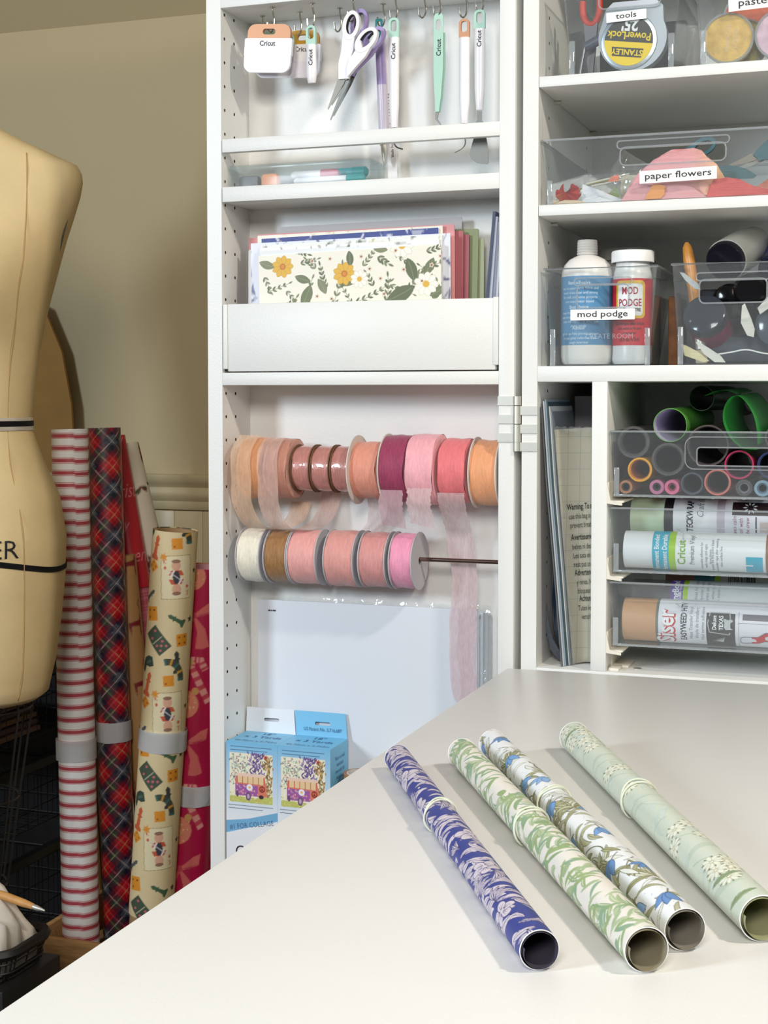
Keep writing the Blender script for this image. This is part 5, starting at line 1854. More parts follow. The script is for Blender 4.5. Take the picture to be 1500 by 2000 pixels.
# ------------------------------------------------------------------ vinyl trays under the thick shelf
def vinyl_tray(label, z0, z1, hole):
    t = thing('vinyl_tray', label, 'tray', (.32, .13, z0))
    x0, x1, y0, y1 = .1042, .5900, .0060, .2900
    w = .0018
    H = z1 - z0
    bm = B(); plate(bm, [(.0050, 0), (x1 - x0, 0), (x1 - x0, H), (0, H)], [rrect(hole[0] - x0, hole[1] - x0, hole[2] - z0, hole[3] - z0, .004)] if hole else [], w, FRONT(x0, y0 + w, z0)); obj('front_wall', bm, CLEAR, t)
    bm = B()
    q = [(x0 + .005, z0), (x0, z1), (x0 + w, z1), (x0 + .005 + w, z0)]
    vs = [[bm.verts.new((a, yy, b)) for a, b in q] for yy in (y0 + w, y1)]
    bm.faces.new(vs[0]); bm.faces.new(vs[1][::-1]); bridge(bm, vs[0], vs[1])
    obj('side_wall', bm, CLEAR, t)
    bm = B(); box(bm, x1 - w, x1, y0 + w, y1, z0, z1); obj('side_wall', bm, CLEAR, t)
    bm = B(); box(bm, x0 + .005, x1, y0, y1, z0 - .0008, z0 + .0008); obj('base', bm, CLEAR, t)
    bm = B(); sweep(bm, [(x0, y0, z1), (x1, y0, z1)], .0012, 8); sweep(bm, [(x0, y0, z1), (x0, y1, z1)], .0012, 8); obj('rim', bm, CLEARB, t)
    bm = B(); box(bm, x0 + .004, x1, y0 - .0024, y0 + .0002, z0 - .0012, z0 + .0016, .0006); obj('front_lip', bm, CLEARB, t)
    bm = B(); box(bm, x0 + .0045, x0 + .0105, y0 - .0030, y0 + .0002, z0, z0 + H * .44, .0007); obj('corner_rib', bm, CLEARB, t)
    for k in range(4):
        bm = B(); lathe(bm, (.150 + .034 * k, y0 + .004, z0 - .0008), (0, 0, -1), [(0, .0022), (.0012, .0014), (.0016, .0004)], 10, cap1=True); obj('stud', bm, CLEARB, t)
    if hole:
        bm = B(); sweep(bm, [(a, y0 - .0006, b) for a, b in rrect(*hole, .004, 5)], .0009, 6, closed=True)
        sweep(bm, [(a, y0 - .0006, b) for a, b in rrect(hole[0] - .013, hole[1] + .013, hole[2] - .004, hole[3] + .0115, .0100, 6)], .0007, 6, closed=True)
    else:
        bm = B(); sweep(bm, [(.1870, y0 - .0006, z0 + H * .50), (.1872, y0 - .0006, z0 + H * .64), (.1905, y0 - .0006, z0 + H * .72), (.330, y0 - .0006, z0 + H * .72)], .0008, 6, smooth=3)
    tag(obj('handle_lip', bm, CLEARB, t), 'raised clear lip of the hand hole')
    return t
ZT1, ZT2, ZT3 = .9512, .8652, .7812
vinyl_tray('upper clear tray of vinyl tubes seen end on', ZT1, 1.0238, (.2010, .3300, .9865, 1.0068))
vinyl_tray('middle clear tray with two white vinyl rolls', ZT2, .9368, None)
vinyl_tray('lower clear tray with the tan vinyl roll', ZT3, .8520, None)

# tubes, end on
def end_tube(label, c, r, wall, mat, y0=.0200, L=.24, inner=None):
    t = thing('vinyl_tube', label, 'vinyl roll', (c[0], y0 + L / 2, c[1] - r))
    bm = B(); tube(bm, (c[0], y0, c[1]), (c[0], y0 + L, c[1]), r, r - wall, 40); obj('roll', bm, mat, t)
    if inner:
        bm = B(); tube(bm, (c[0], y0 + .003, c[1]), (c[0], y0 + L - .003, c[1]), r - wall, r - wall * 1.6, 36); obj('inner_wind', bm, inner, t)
    return t
CLV = clear('clear_vinyl_roll', haze=.35, hazecol=(150, 146, 146), tint=(200, 200, 204), gloss=.9)
CLP = clear('clear_pinkish_roll', haze=.3, hazecol=(160, 140, 136), tint=(206, 196, 196), gloss=.9)
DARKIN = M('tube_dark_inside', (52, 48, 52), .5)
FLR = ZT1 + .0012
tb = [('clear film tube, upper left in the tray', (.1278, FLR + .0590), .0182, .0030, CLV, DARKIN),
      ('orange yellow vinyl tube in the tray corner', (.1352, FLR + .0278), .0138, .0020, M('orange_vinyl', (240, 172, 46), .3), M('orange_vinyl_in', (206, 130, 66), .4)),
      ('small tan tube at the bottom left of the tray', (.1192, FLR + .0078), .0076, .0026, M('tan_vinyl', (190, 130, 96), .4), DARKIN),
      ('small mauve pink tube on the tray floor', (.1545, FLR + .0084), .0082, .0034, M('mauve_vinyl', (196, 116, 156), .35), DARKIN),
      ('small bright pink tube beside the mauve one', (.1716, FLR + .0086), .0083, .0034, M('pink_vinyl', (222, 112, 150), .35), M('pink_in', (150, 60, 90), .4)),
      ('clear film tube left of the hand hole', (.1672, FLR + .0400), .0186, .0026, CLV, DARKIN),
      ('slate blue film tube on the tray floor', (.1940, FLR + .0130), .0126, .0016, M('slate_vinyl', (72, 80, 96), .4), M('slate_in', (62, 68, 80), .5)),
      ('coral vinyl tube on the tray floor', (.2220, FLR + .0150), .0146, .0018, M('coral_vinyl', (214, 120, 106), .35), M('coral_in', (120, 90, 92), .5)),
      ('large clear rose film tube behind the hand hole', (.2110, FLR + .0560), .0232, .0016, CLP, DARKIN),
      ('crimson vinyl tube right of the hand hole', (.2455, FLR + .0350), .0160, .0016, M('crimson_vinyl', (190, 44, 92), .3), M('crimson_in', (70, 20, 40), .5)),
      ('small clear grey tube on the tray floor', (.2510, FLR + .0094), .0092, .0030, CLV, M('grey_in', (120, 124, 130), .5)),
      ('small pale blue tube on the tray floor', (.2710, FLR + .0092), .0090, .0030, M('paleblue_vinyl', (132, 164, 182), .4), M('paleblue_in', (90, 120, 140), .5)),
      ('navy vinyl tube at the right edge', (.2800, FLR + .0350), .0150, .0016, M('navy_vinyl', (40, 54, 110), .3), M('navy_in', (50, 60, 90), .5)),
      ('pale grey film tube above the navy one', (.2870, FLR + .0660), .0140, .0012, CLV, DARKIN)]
for lab, c, r, wl, m, inn in tb:
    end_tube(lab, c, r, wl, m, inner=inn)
# white backed green roll on top
t = thing('vinyl_tube', 'green vinyl roll with a white lining on top of the tubes', 'vinyl roll', (.1770, .15, 1.012))
a, b = Vector((.1690, .0200, 1.0310)), Vector((.1730, .2400, 1.0340))
bm = B(); d = (b - a); lathe(bm, a, d, [(0, .0184), (0, .0190), (d.length, .0190)], 40); obj('roll', bm, M('leaf_green_vinyl', (104, 180, 76), .3), t)
bm = B(); lathe(bm, a, d, [(.0, .0183), (d.length, .0183)], 40); tag(obj('lining', bm, M('white_lining', (206, 200, 222), .5), t), 'white lining of the green roll')
t = thing('vinyl_tube', 'dark green rolled film behind the white lined roll', 'vinyl roll', (.215, .16, 1.02))
a, b = Vector((.1920, .1100, 1.0615)), Vector((.2060, .2800, 1.0620))
bm = B(); tube(bm, a, b, .0150, .0142, 36); obj('roll', bm, M('dark_green_vinyl', (40, 84, 44), .3), t)
# green sheet curled open: an open curl of film, flaring at the top
def curl(label, pts, y0, y1, mat, name='vinyl_sheet'):
    P = spline([(a, 0, b) for a, b in pts], 7)
    bm = B()
    prev = None
    for p in P:
        cur = [bm.verts.new((p.x + .003 * k / 6, y0 + (y1 - y0) * k / 6, p.z + .004 * k / 6)) for k in range(7)]
        if prev:
            for k in range(6):
                bm.faces.new((prev[k], prev[k + 1], cur[k + 1], cur[k]))
        prev = cur
    bmesh.ops.solidify(bm, geom=bm.faces[:], thickness=.0007)
    tag(obj(name, bm, mat, smooth=60), label, 'vinyl sheet')
GREENV = M('emerald_vinyl', (92, 214, 112), .25)
curl('emerald vinyl sheet curled open over the tray rim', [(.2655, 1.0045), (.2580, 1.0048), (.2480, 1.0070), (.2370, 1.0170), (.2290, 1.0340), (.2290, 1.0490), (.2350, 1.0610), (.2440, 1.0640), (.2530, 1.0570), (.2610, 1.0430), (.2650, 1.0260), (.2660, 1.0100)], .0110, .2000, GREENV)
curl('green vinyl flap arching over the emerald curl', [(.2060, 1.0640), (.2180, 1.0690), (.2310, 1.0700), (.2420, 1.0660)], .0200, .1800, M('emerald_vinyl_dark', (60, 160, 76), .3))
curl('black film sheet folded at the back of the upper tray', [(.1700, 1.0600), (.1900, 1.0640), (.2150, 1.0580), (.2300, 1.0400), (.2600, 1.0500), (.2900, 1.0400)], .2100, .2850, M('black_film', (16, 16, 18), .3))


# rolls lying across the trays
def roll_lying(label, x0, x1, y, z, r, base, bands, name='vinyl_roll'):
    t = thing(name, label, 'vinyl roll', ((x0 + x1) / 2, y, z - r))
    bm = B(); tube(bm, (x0, y, z), (x1, y, z), r, r * .62, 44); obj('roll', bm, base, t)
    for nm, a, b, m, dr in bands:
        bm = B(); lathe(bm, (a, y, z), (1, 0, 0), [(0, r - .0002), (0, r + dr), (b - a, r + dr), (b - a, r - .0002)], 44); obj(nm, bm, m, t)
    return t
def onroll(y, z, r, X, up=0.0, lift=.0007):
    """Lettering that reads upwards round the roll: its line runs up the front, capitals point to -X."""
    q = r + lift
    return lambda x, yy: (X - yy, y - q * math.cos((x + up) / q), z + q * math.sin((x + up) / q))
LBLW = M('roll_label_white', (238, 240, 244), .3, coat=.3)
LBLL = M('roll_label_lilac_white', (230, 230, 240), .3, coat=.3)
CYAN = M('roll_label_cyan', (52, 176, 206), .35)
LIME = M('roll_label_lime', (164, 206, 44), .35)
INKW = M('white_ink', (240, 244, 248), .5)
INKG = M('grey_ink', (120, 124, 136), .6)
# middle tray: front white roll, back pale green roll
y, z, r = .0305, ZT2 + .0230, .0212
t = roll_lying('white vinyl roll with cyan and lime label bands, front of the middle tray', .1185, .3300, y, z, r, M('matte_white_vinyl', (234, 236, 240), .4), [('label', .1776, .2760, LBLW, .0005), ('cyan_band', .1515, .1700, CYAN, .0005), ('lime_band', .1700, .1776, LIME, .0005), ('brown_end', .2762, .3290, M('brown_vinyl_end', (150, 112, 84), .4), .0005)])
letter(t, 'Cricut', .0125, M('logo_green', (120, 176, 50), .5), onroll(y, z, r, .1885, .000), sx=.92, bold=.02, cut=.003)
letter(t, 'Premium Vinyl', .0078, INKG, onroll(y, z, r, .1985, .004), sx=.80, bold=.01, cut=.003)
letter(t, 'Permanent Bonded\nPermanent Durable', .0078, INKW, onroll(y, z, r, .1590, -.002), sx=.80, bold=.02, cut=.003)
letter(t, 'removable adhesive for\nwalls mugs and signs\nthree sheets', .0042, INKG, onroll(y, z, r, .2080, -.004), sx=.85, cut=.003)
letter(t, 'cut with the fine point blade\nuse transfer tape after weeding\nclean surface first', .0042, INKG, onroll(y, z, r, .2200, -.004), sx=.85, cut=.003)
bm = B()
lathe(bm, (.2550, y, z), (1, 0, 0), [(0, r + .0009), (.0180, r + .0009)], 60)
gone = [f for f in bm.faces if not (f.calc_center_median().y < y - r * .35 and z - r * .93 < f.calc_center_median().z < z - .0020)]
bmesh.ops.delete(bm, geom=gone, context='FACES')
tag(obj('size_tag', bm, CYAN, t), 'cyan size tag')
letter(t, '1', .0140, INKW, onroll(y, z, r, .2625, -.0130, .0012), sx=.9, bold=.02, cut=.003)
y, z, r = .0740, ZT2 + .0560, .0235
t = roll_lying('pale green vinyl roll with a white printed sleeve, back of the middle tray', .1190, .3400, y, z, r, M('mint_vinyl', (204, 224, 192), .4), [('dark_band', .1580, .1685, M('black_band', (34, 30, 34), .4), .0005), ('label', .1685, .2180, LBLW, .0005), ('grey_strip', .2180, .2270, M('lilac_grey_label', (196, 190, 200), .4), .0005), ('label', .2270, .3390, LBLL, .0005)])
letter(t, 'TECKWRAP', .0100, INK, onroll(y, z, r, .1910, .006), sx=.75, shear=.2, bold=.035, cut=.003)
letter(t, 'Craft film', .0110, INKG, onroll(y, z, r, .2030, .020), sx=.8, shear=.4, cut=.003)
def patch(t, y, z, r, x0, x1, a0, a1, mat, nm, lift=.0008):
    bm = B()
    n = 10
    prev = None
    for k in range(n + 1):
        a = R(a0 + (a1 - a0) * k / n)
        cur = [bm.verts.new((x, y - (r + lift) * math.cos(a), z + (r + lift) * math.sin(a))) for x in (x0, x1)]
        if prev:
            bm.faces.new((prev[0], prev[1], cur[1], cur[0]))
        prev = cur
    return obj(nm, bm, mat, t)
patch(t, y, z, r, .2350, .2760, 18, 62, M('maroon_panel', (44, 24, 28), .4), 'panel')
for k in range(9):
    a = k * TAU / 9
    bm = B()
    g = onroll(y, z, r, .2550, .0175, .0012)
    pts = [g(-(math.sin(a) * q[0] + math.cos(a) * q[1]), math.cos(a) * q[0] - math.sin(a) * q[1]) for q in ((.0030, 0), (.0058, .0012), (.0085, 0), (.0058, -.0012))]
    bm.faces.new([bm.verts.new(p) for p in pts]); obj('petal_mark', bm, INKW, t)
letter(t, 'Keep calm\nstill with\nthe crew', .0062, M('maroon_ink', (130, 40, 60), .5), onroll(y, z, r, .2400, -.006), sx=.95, shear=.3, cut=.003)
patch(t, y, z, r, .2610, .2625, -30, 14, INK, 'ruled_mark')
patch(t, y, z, r, .2660, .2900, -28, 0, M('pink_grey_panel', (206, 190, 186), .4), 'panel')
# lower tray: tan roll in front, clear and white roll behind
y, z, r = .0335, ZT3 + .0262, .0242
t = roll_lying('tan vinyl roll with a red lettered sleeve, front of the lower tray', .1178, .3400, y, z, r, M('tan_matte_vinyl', (206, 160, 122), .45), [('grey_strip', .1560, .1590, M('sleeve_edge_grey', (120, 124, 120), .5), .0004), ('label', .1590, .3390, LBLL, .0006)])
SIRED = M('logo_red', (204, 54, 66), .5)
letter(t, 'Siser', .0270, SIRED, onroll(y, z, r, .1770, -.0050, .0008), sx=.80, bold=.055, cut=.003)
letter(t, 'Siser', .0270, INKW, onroll(y, z, r, .1760, -.0046, .0012), sx=.80, bold=.022, cut=.003)
letter(t, 'EASYWEED HTV', .0092, INK, onroll(y, z, r, .1905, .0040), sx=.74, bold=.025, cut=.003)
letter(t, 'Heat Transfer Vinyl\nVinyle de transfert\nVinil termo adhesivo', .0056, INKG, onroll(y, z, r, .1975, .002), sx=.9, cut=.003)
patch(t, y, z, r, .2125, .2440, -72, 34, M('charcoal_panel', (66, 64, 66), .5), 'panel', .0010)
PALEG = M('panel_grey', (176, 178, 184), .5)
g = onroll(y, z, r, .2270, .0030, .0016)
bm = B()
shield = [(-.0125, -.0110), (-.0100, .0110), (0, .0130), (.0125, .0105), (.0125, -.0110), (.004, -.0120)]
n = len(shield)
for i in range(n):
    a, b = Vector(shield[i]), Vector(shield[(i + 1) % n])
    nn = (b - a).normalized(); nn = Vector((-nn.y, nn.x)) * .0006
    bm.faces.new([bm.verts.new(g(p[0], p[1])) for p in (a - nn, b - nn, b + nn, a + nn)])
obj('shield_mark', bm, PALEG, t)
letter(t, 'Deluxe\nTEXAS', .0066, INKW, onroll(y, z, r, .2235, .004, .0016), sx=.85, bold=.02, cut=.003)
bm = B()
for k in range(9):
    u = -.0205 + .0004 * k
    pts = [g(-.0150 - .0006 * k, -.006 + .0014 * k), g(-.0235 + .0003 * k, -.004 + .0013 * k), g(-.0230, -.0030 + .0013 * k)]
    bm.faces.new([bm.verts.new(p) for p in pts])
obj('wing_mark', bm, INKW, t)
# longhorn silhouette
bm = B()
bull = [(-.006, -.0075), (-.0045, -.0045), (.001, -.0045), (.0035, -.0075), (.0050, -.0060), (.0045, -.001), (.0058, .0015), (.0050, .0035), (.0020, .0020), (-.004, .0024), (-.0068, .0005)]
plate(bm, bull, [], .0001, Matrix())
for v in bm.verts:
    v.co = Vector(onroll(y, z, r, .2345, .003, .0017)(v.co.x, v.co.y))
obj('bull_mark', bm, INKW, t)
patch(t, y, z, r, .2478, .2482, -72, 40, INKG, 'ruled_mark'); patch(t, y, z, r, .2482, .3000, 10, 11, INKG, 'ruled_mark')
patch(t, y, z, r, .2520, .3000, 18, 34, M('slate_panel', (110, 108, 118), .5), 'panel', .0010)
# bottle drawing: outline and red liquid
bm = B()
bt = [(.2500, -.0190), (.2530, -.0205), (.2690, -.0195), (.2760, -.0160), (.3000, -.0150), (.3000, -.0040), (.2770, -.0050), (.2690, -.0105), (.2530, -.0110), (.2500, -.0125)]
for i in range(len(bt)):
    a, b = Vector(bt[i]), Vector(bt[(i + 1) % len(bt)])
    nn = (b - a).normalized(); nn = Vector((-nn.y, nn.x)) * .0004
    gg = onroll(y, z, r, 0, 0, .0010)
    bm.faces.new([bm.verts.new((p[0], y - (r + .001) * math.cos(p[1] / r), z + (r + .001) * math.sin(p[1] / r))) for p in (a - nn, b - nn, b + nn, a + nn)])
tag(obj('bottle_outline', bm, INKG, t), 'grey bottle outline print')
bm = B()
bm.faces.new([bm.verts.new((p[0], y - (r + .0009) * math.cos(p[1] / r), z + (r + .0009) * math.sin(p[1] / r))) for p in ((.2620, -.0200), (.2690, -.0195), (.2760, -.0160), (.3000, -.0150), (.3000, -.0040), (.2770, -.0050), (.2690, -.0105), (.2620, -.0108))])
tag(obj('bottle_fill', bm, SIRED, t), 'red bottle print')
y, z, r = .0830, ZT3 + .0430, .0235
t = roll_lying('clear vinyl roll with a purple banded sleeve, back of the lower tray', .1190, .3400, y, z, r, clear('clear_htv', haze=.35, hazecol=(150, 152, 156)), [('purple_band', .1640, .1790, M('purple_band', (108, 76, 160), .4), .0006), ('lime_band', .1790, .1845, LIME, .0006), ('label', .1845, .3390, M('frosted_label', (206, 212, 214), .4), .0006)])
letter(t, 'StrongBond', .0105, INKW, onroll(y, z, r, .1740, .010), sx=.9, bold=.02, cut=.003)
letter(t, 'Completely fused', .0050, INKW, onroll(y, z, r, .1775, .010), sx=.9, cut=.003)
letter(t, 'iron on sheet for cotton\nand polyester blends\nheat press settings\npeel when cool\nwash inside out', .0055, INKG, onroll(y, z, r, .1960, .012), sx=.9, cut=.003)
y, z, r = .1400, ZT3 + .0600, .0195
t = roll_lying('brown vinyl roll with a teal band lying highest at the back', .1500, .3400, y, z, r, M('brown_vinyl', (140, 96, 76), .45), [('teal_band', .1850, .2080, M('teal_band', (40, 110, 124), .4), .0006), ('lime_band', .2080, .2150, LIME, .0006), ('label', .2150, .3390, M('grey_label', (188, 188, 178), .4), .0006)])
bm = B()
xx = .2240
rn = random.Random(9)
while xx < .2540:
    wd = rn.choice((.0006, .0010, .0016))
    for a0 in range(-10, 50, 10):
        pv = [(xx, R(a0)), (xx + wd, R(a0)), (xx + wd, R(a0 + 10)), (xx, R(a0 + 10))]
        bm.faces.new([bm.verts.new((p[0], y - (r + .0009) * math.cos(p[1]), z + (r + .0009) * math.sin(p[1]))) for p in pv])
    xx += wd + rn.choice((.0006, .0010))
tag(obj('barcode', bm, INK, t), 'black bar code')

# ------------------------------------------------------------------ folders and papers in the narrow slot
def slab(label, name, cat, q, y0, y1, mat, dx=0.0):
    """Thin upright sheet: q is its front edge outline in X-Z; dx shifts the back end sideways."""
    bm = B()
    vs = [[bm.verts.new((a + (dx if k else 0), yy, b)) for a, b in q] for k, yy in enumerate((y0, y1))]
    bm.faces.new(vs[0]); bm.faces.new(vs[1][::-1]); bridge(bm, vs[0], vs[1])
    tag(obj(name, bm, mat, smooth=30), label, cat)
sl = [((.0215, .0470), (.0012), 1.052, (88, 92, 96), 'dark grey folder edge leaning furthest left in the slot'), ((.0232, .0486), .0014, 1.058, (196, 204, 214), 'pale blue grey paper edge second in the slot'),
      ((.0250, .0502), .0012, 1.060, (150, 168, 184), 'steel blue folder edge third in the slot'), ((.0266, .0518), .0012, 1.057, (60, 84, 92), 'dark teal folder edge fourth in the slot'),
      ((.0284, .0534), .0010, 1.052, (214, 218, 220), 'white paper edge fifth in the slot'), ((.0300, .0548), .0012, 1.046, (130, 140, 150), 'grey folder edge nearest the printed bag')]
for k, ((xt, xb), wd, zt, c, lab) in enumerate(sl):
    m = [(xb, .7504), (xb + wd, .7504)]
    mid = lambda s: xb + (xt - xb) * (1 - (1 - s) ** 1.0)
    q = [(xb, .7506), (xb + wd, .7506), (mid(.35) + wd, .7506 + (zt - .7506) * .35), (mid(.7) + wd - .001, .7506 + (zt - .7506) * .7), (xt + wd, zt), (xt, zt), (mid(.7) - .001, .7506 + (zt - .7506) * .7), (mid(.35), .7506 + (zt - .7506) * .35)]
    slab(lab, 'file_folder', 'folder', q, .012 + .003 * k, .145, M('slot_folder_%d' % k, c, .5))
crumple('plastic_wallet', 'navy blue plastic wallet with a rounded bottom in the slot', 'wallet', [(.0222, .985), (.0244, .990), (.0290, .930), (.0356, .850), (.0424, .775), (.0415, .7640), (.0375, .7600), (.0310, .7720), (.0260, .7900), (.0226, .8250)], (34, 54, 78), .060, 3, th=.001, wob=.002, mat=M('navy_wallet', (40, 58, 82), .35), y1=.10)
crumple('plastic_wallet', 'grey clear wallet curved at the bottom of the slot', 'wallet', [(.0215, .820), (.0240, .800), (.0300, .7760), (.0380, .7640), (.0432, .7590), (.0436, .7510), (.0360, .7530), (.0270, .7640), (.0222, .7850)], (84, 92, 104), .045, 5, th=.001, wob=.001)
bm = B(); box(bm, .0315, .0830, .150, .1530, .7504, 1.0640, .0005); tag(obj('backing_board', bm, M('lilac_grey_board', (150, 146, 152), .6)), 'lilac grey board standing at the back of the slot', 'board')
bm = B(); box(bm, .0500, .0832, .200, .2900, .7504, 1.0780, .001); tag(obj('binder', bm, M('black_binder', (20, 20, 22), .5)), 'black binder deepest in the slot', 'binder')
# the printed plastic bag with a grid
BAGM = M('cream_bag', (226, 222, 204), .35)
nt = BAGM.node_tree
tc = nt.nodes.new('ShaderNodeTexCoord'); br_ = nt.nodes.new('ShaderNodeTexBrick')
br_.offset = 0.0; br_.inputs['Scale'].default_value = 1.0; br_.inputs['Brick Width'].default_value = .0125; br_.inputs['Row Height'].default_value = .0190; br_.inputs['Mortar Size'].default_value = .00035; br_.inputs['Mortar Smooth'].default_value = .2
br_.inputs['Color1'].default_value = lin((226, 222, 204)) + [1]; br_.inputs['Color2'].default_value = lin((226, 222, 204)) + [1]; br_.inputs['Mortar'].default_value = lin((204, 201, 184)) + [1]
mp = nt.nodes.new('ShaderNodeMapping'); mp.inputs['Rotation'].default_value = (R(90), 0, 0)
link(nt, tc.outputs['Object'], mp.inputs[0]); link(nt, mp.outputs[0], br_.inputs['Vector']); link(nt, br_.outputs[0], nt.nodes['Principled BSDF'].inputs['Base Color'])
t = thing('printed_bag', 'cream plastic bag with a printed grid and safety warnings in the slot', 'bag', (.06, .05, .7504))
def bagpt(u, v):
    """u 0..1 across, v 0..1 up: the left edge swings from x=.057 at the bottom to .031 at the top."""
    xl = .0568 - .0232 * v
    return (xl + (.0815 - xl) * u, .030 + .012 * math.sin(u * 3) * (1 - .5 * v) + .030 * v * u, .7508 + .2740 * v + .0030 * u)
bm = B()
rows = [[bm.verts.new(bagpt(i / 10, j / 24)) for i in range(11)] for j in range(25)]
for j in range(24):
    for i in range(10):
        bm.faces.new((rows[j][i], rows[j][i + 1], rows[j + 1][i + 1], rows[j + 1][i]))
bmesh.ops.solidify(bm, geom=bm.faces[:], thickness=.0012)
obj('bag', bm, BAGM, t, 180)
bm = B()
prev = None
rn = random.Random(4)
for j in range(40):
    v = j / 39
    p = Vector(bagpt(0, v))
    cur = [bm.verts.new(p + Vector((-.0004 + rn.uniform(-.0003, .0003), -.002, 0))), bm.verts.new(p + Vector((0, rn.uniform(-.0020, -.0008), 0))), bm.verts.new(p + Vector((.0025, -.0004, 0)))]
    if prev:
        for k in range(2):
            bm.faces.new((prev[k], prev[k + 1], cur[k + 1], cur[k]))
    prev = cur
obj('sealed_edge', bm, CELLO, t, 60)
def bagtext(x, y):
    v = .5 + y / .274
    xl = .0568 - .0232 * v
    u = (x + .052 + .0205 * (.55 - v) - xl) / (.0815 - xl)
    p = bagpt(u, v)
    return (p[0], p[1] - .0018, p[2])
for txt, vv, sz, bd in (('Warning: To av', .655, .0068, .015), ('use this bag in c\nprevent breath', .615, .0062, .0), ('Avertissemer', .525, .0068, .015), ('bebes ni des e\nLes sacs en pl\nnest pas un jo', .485, .0062, .0), ('Advertencia', .373, .0068, .015), ('y ninos. No\nbloquear la', .333, .0062, .0), ('Achtung:', .262, .0068, .015), ('Tuten keine\nverschlie', .222, .0062, .0)):
    letter(t, txt, sz * 1.0, INK, lambda x, y, vv=vv, sz=sz: bagtext(x + .0125, (vv - .5) * .274 + y * 1.45), sx=.66, bold=bd)
bm = B()
pts = [(.0325 + .0034 * k, .032 + .002 * math.sin(k), 1.0262 + .003 * abs(math.sin(k * 1.9))) for k in range(14)]
prev = None
for x, y, z in pts:
    cur = [bm.verts.new((x, y, 1.0230)), bm.verts.new((x, y - .001, z))]
    if prev:
        bm.faces.new((prev[0], prev[1], cur[1], cur[0]))
    prev = cur
obj('sealed_edge', bm, CELLO, t, 60)

# ------------------------------------------------------------------ wooden crate holding the gift wrap
CRW = M('raw_pine', (190, 144, 92), .7, noise=(26, .22), bump=(80, .4), stretch=(1, 6, 6))
crate = thing('wooden_crate', 'small raw pine crate on the floor holding the gift wrap rolls', 'crate', (-.72, .435, 0))
CX0, CX1, CY0, CY1 = -.874, -.570, .345, .615
for (x, y) in ((CX0, CY0), (CX1 - .020, CY0), (CX0, CY1 - .020), (CX1 - .020, CY1 - .020)):
    bm = B(); box(bm, x + .001, x + .019, y + .001, y + .019, 0.0, .198, .001); obj('corner_post', bm, CRW, crate)
for z0, z1 in ((.146, .206), (.070, .126), (.004, .052)):
    for y in (CY0 - .010, CY1):
        bm = B(); box(bm, CX0 - .001, CX1 + .001, y, y + .010, z0, z1, .0012); obj('slat', bm, CRW, crate)
    for x in (CX0 - .010, CX1):
        bm = B(); box(bm, x, x + .010, CY0 + .0005, CY1 - .0005, z0, z1 + .004, .0012); obj('slat', bm, CRW, crate)
for k in range(4):
    bm = B(); box(bm, CX0 + .001, CX1 - .001, CY0 + .004 + .062 * k, CY0 + .058 + .062 * k, .006, .015, .001); obj('base_board', bm, CRW, crate)

# ------------------------------------------------------------------ gift wrap rolls standing in the crate
WRAP = M_print('gift_wrap_print', .38, coat=.35)
WRAPM = M_print('gift_wrap_matte', .6)
TUBEC = M('cardboard_tube', (176, 140, 100), .8)
SNAP = M('white_snap_band', (242, 242, 243), .35)


def wrap_roll(label, base, top, r, canvas, mat, core=None, name='gift_wrap_roll', flap=None, start=0.0, cat='gift wrap'):
    a, b = Vector(base), Vector(top)
    d = (b - a).normalized()
    L = (b - a).length
    t = thing(name, label, cat, base)
    u = Vector((1, 0, 0)); u = (u - d * u.dot(d)).normalized()
    w = d.cross(u)           # towards +Y
    def fn(U, V):
        th = V / canvas.h * TAU + start
        k = r * (1 + .010 * np.sin(2 * th + U * 3))
        return tuple(a[i] + d[i] * (U + L - canvas.w) + (u[i] * np.cos(th) + w[i] * np.sin(th)) * k for i in range(3))
    canvas.mesh('wrap_sheet', fn, mat, t)
    bm = B()
    l0 = max(L - canvas.w - .04, 0)
    tube(bm, a + d * (L - canvas.w + .002 if core is None else 0), b - d * .0012, r * .955, r * .80, 30)
    obj('inner_turns', bm, core or M('wrap_inner_' + label[:8], (228, 222, 214), .6), t)
    return t, a, d, u, w, L


def stripes(L, C):
    c = Canvas(L, C, 1300, 48, (240, 237, 234))
    U, V = c.grid()
    P = .0196
    q = ((U + np.where((V / C > .83) & (U > .62 * L), .0020, 0) + np.where((V / C > .80) & (U <= .5 * L), .0026 * (1 - U / (.5 * L)) + .0005, 0)) % P) / P
    for lo, hi, col in ((.11, .40, (184, 72, 82)), (.02, .075, (204, 112, 118)), (.44, .50, (204, 112, 118))):
        c.a[(q > lo) & (q < hi)] = lin(col)
    return c


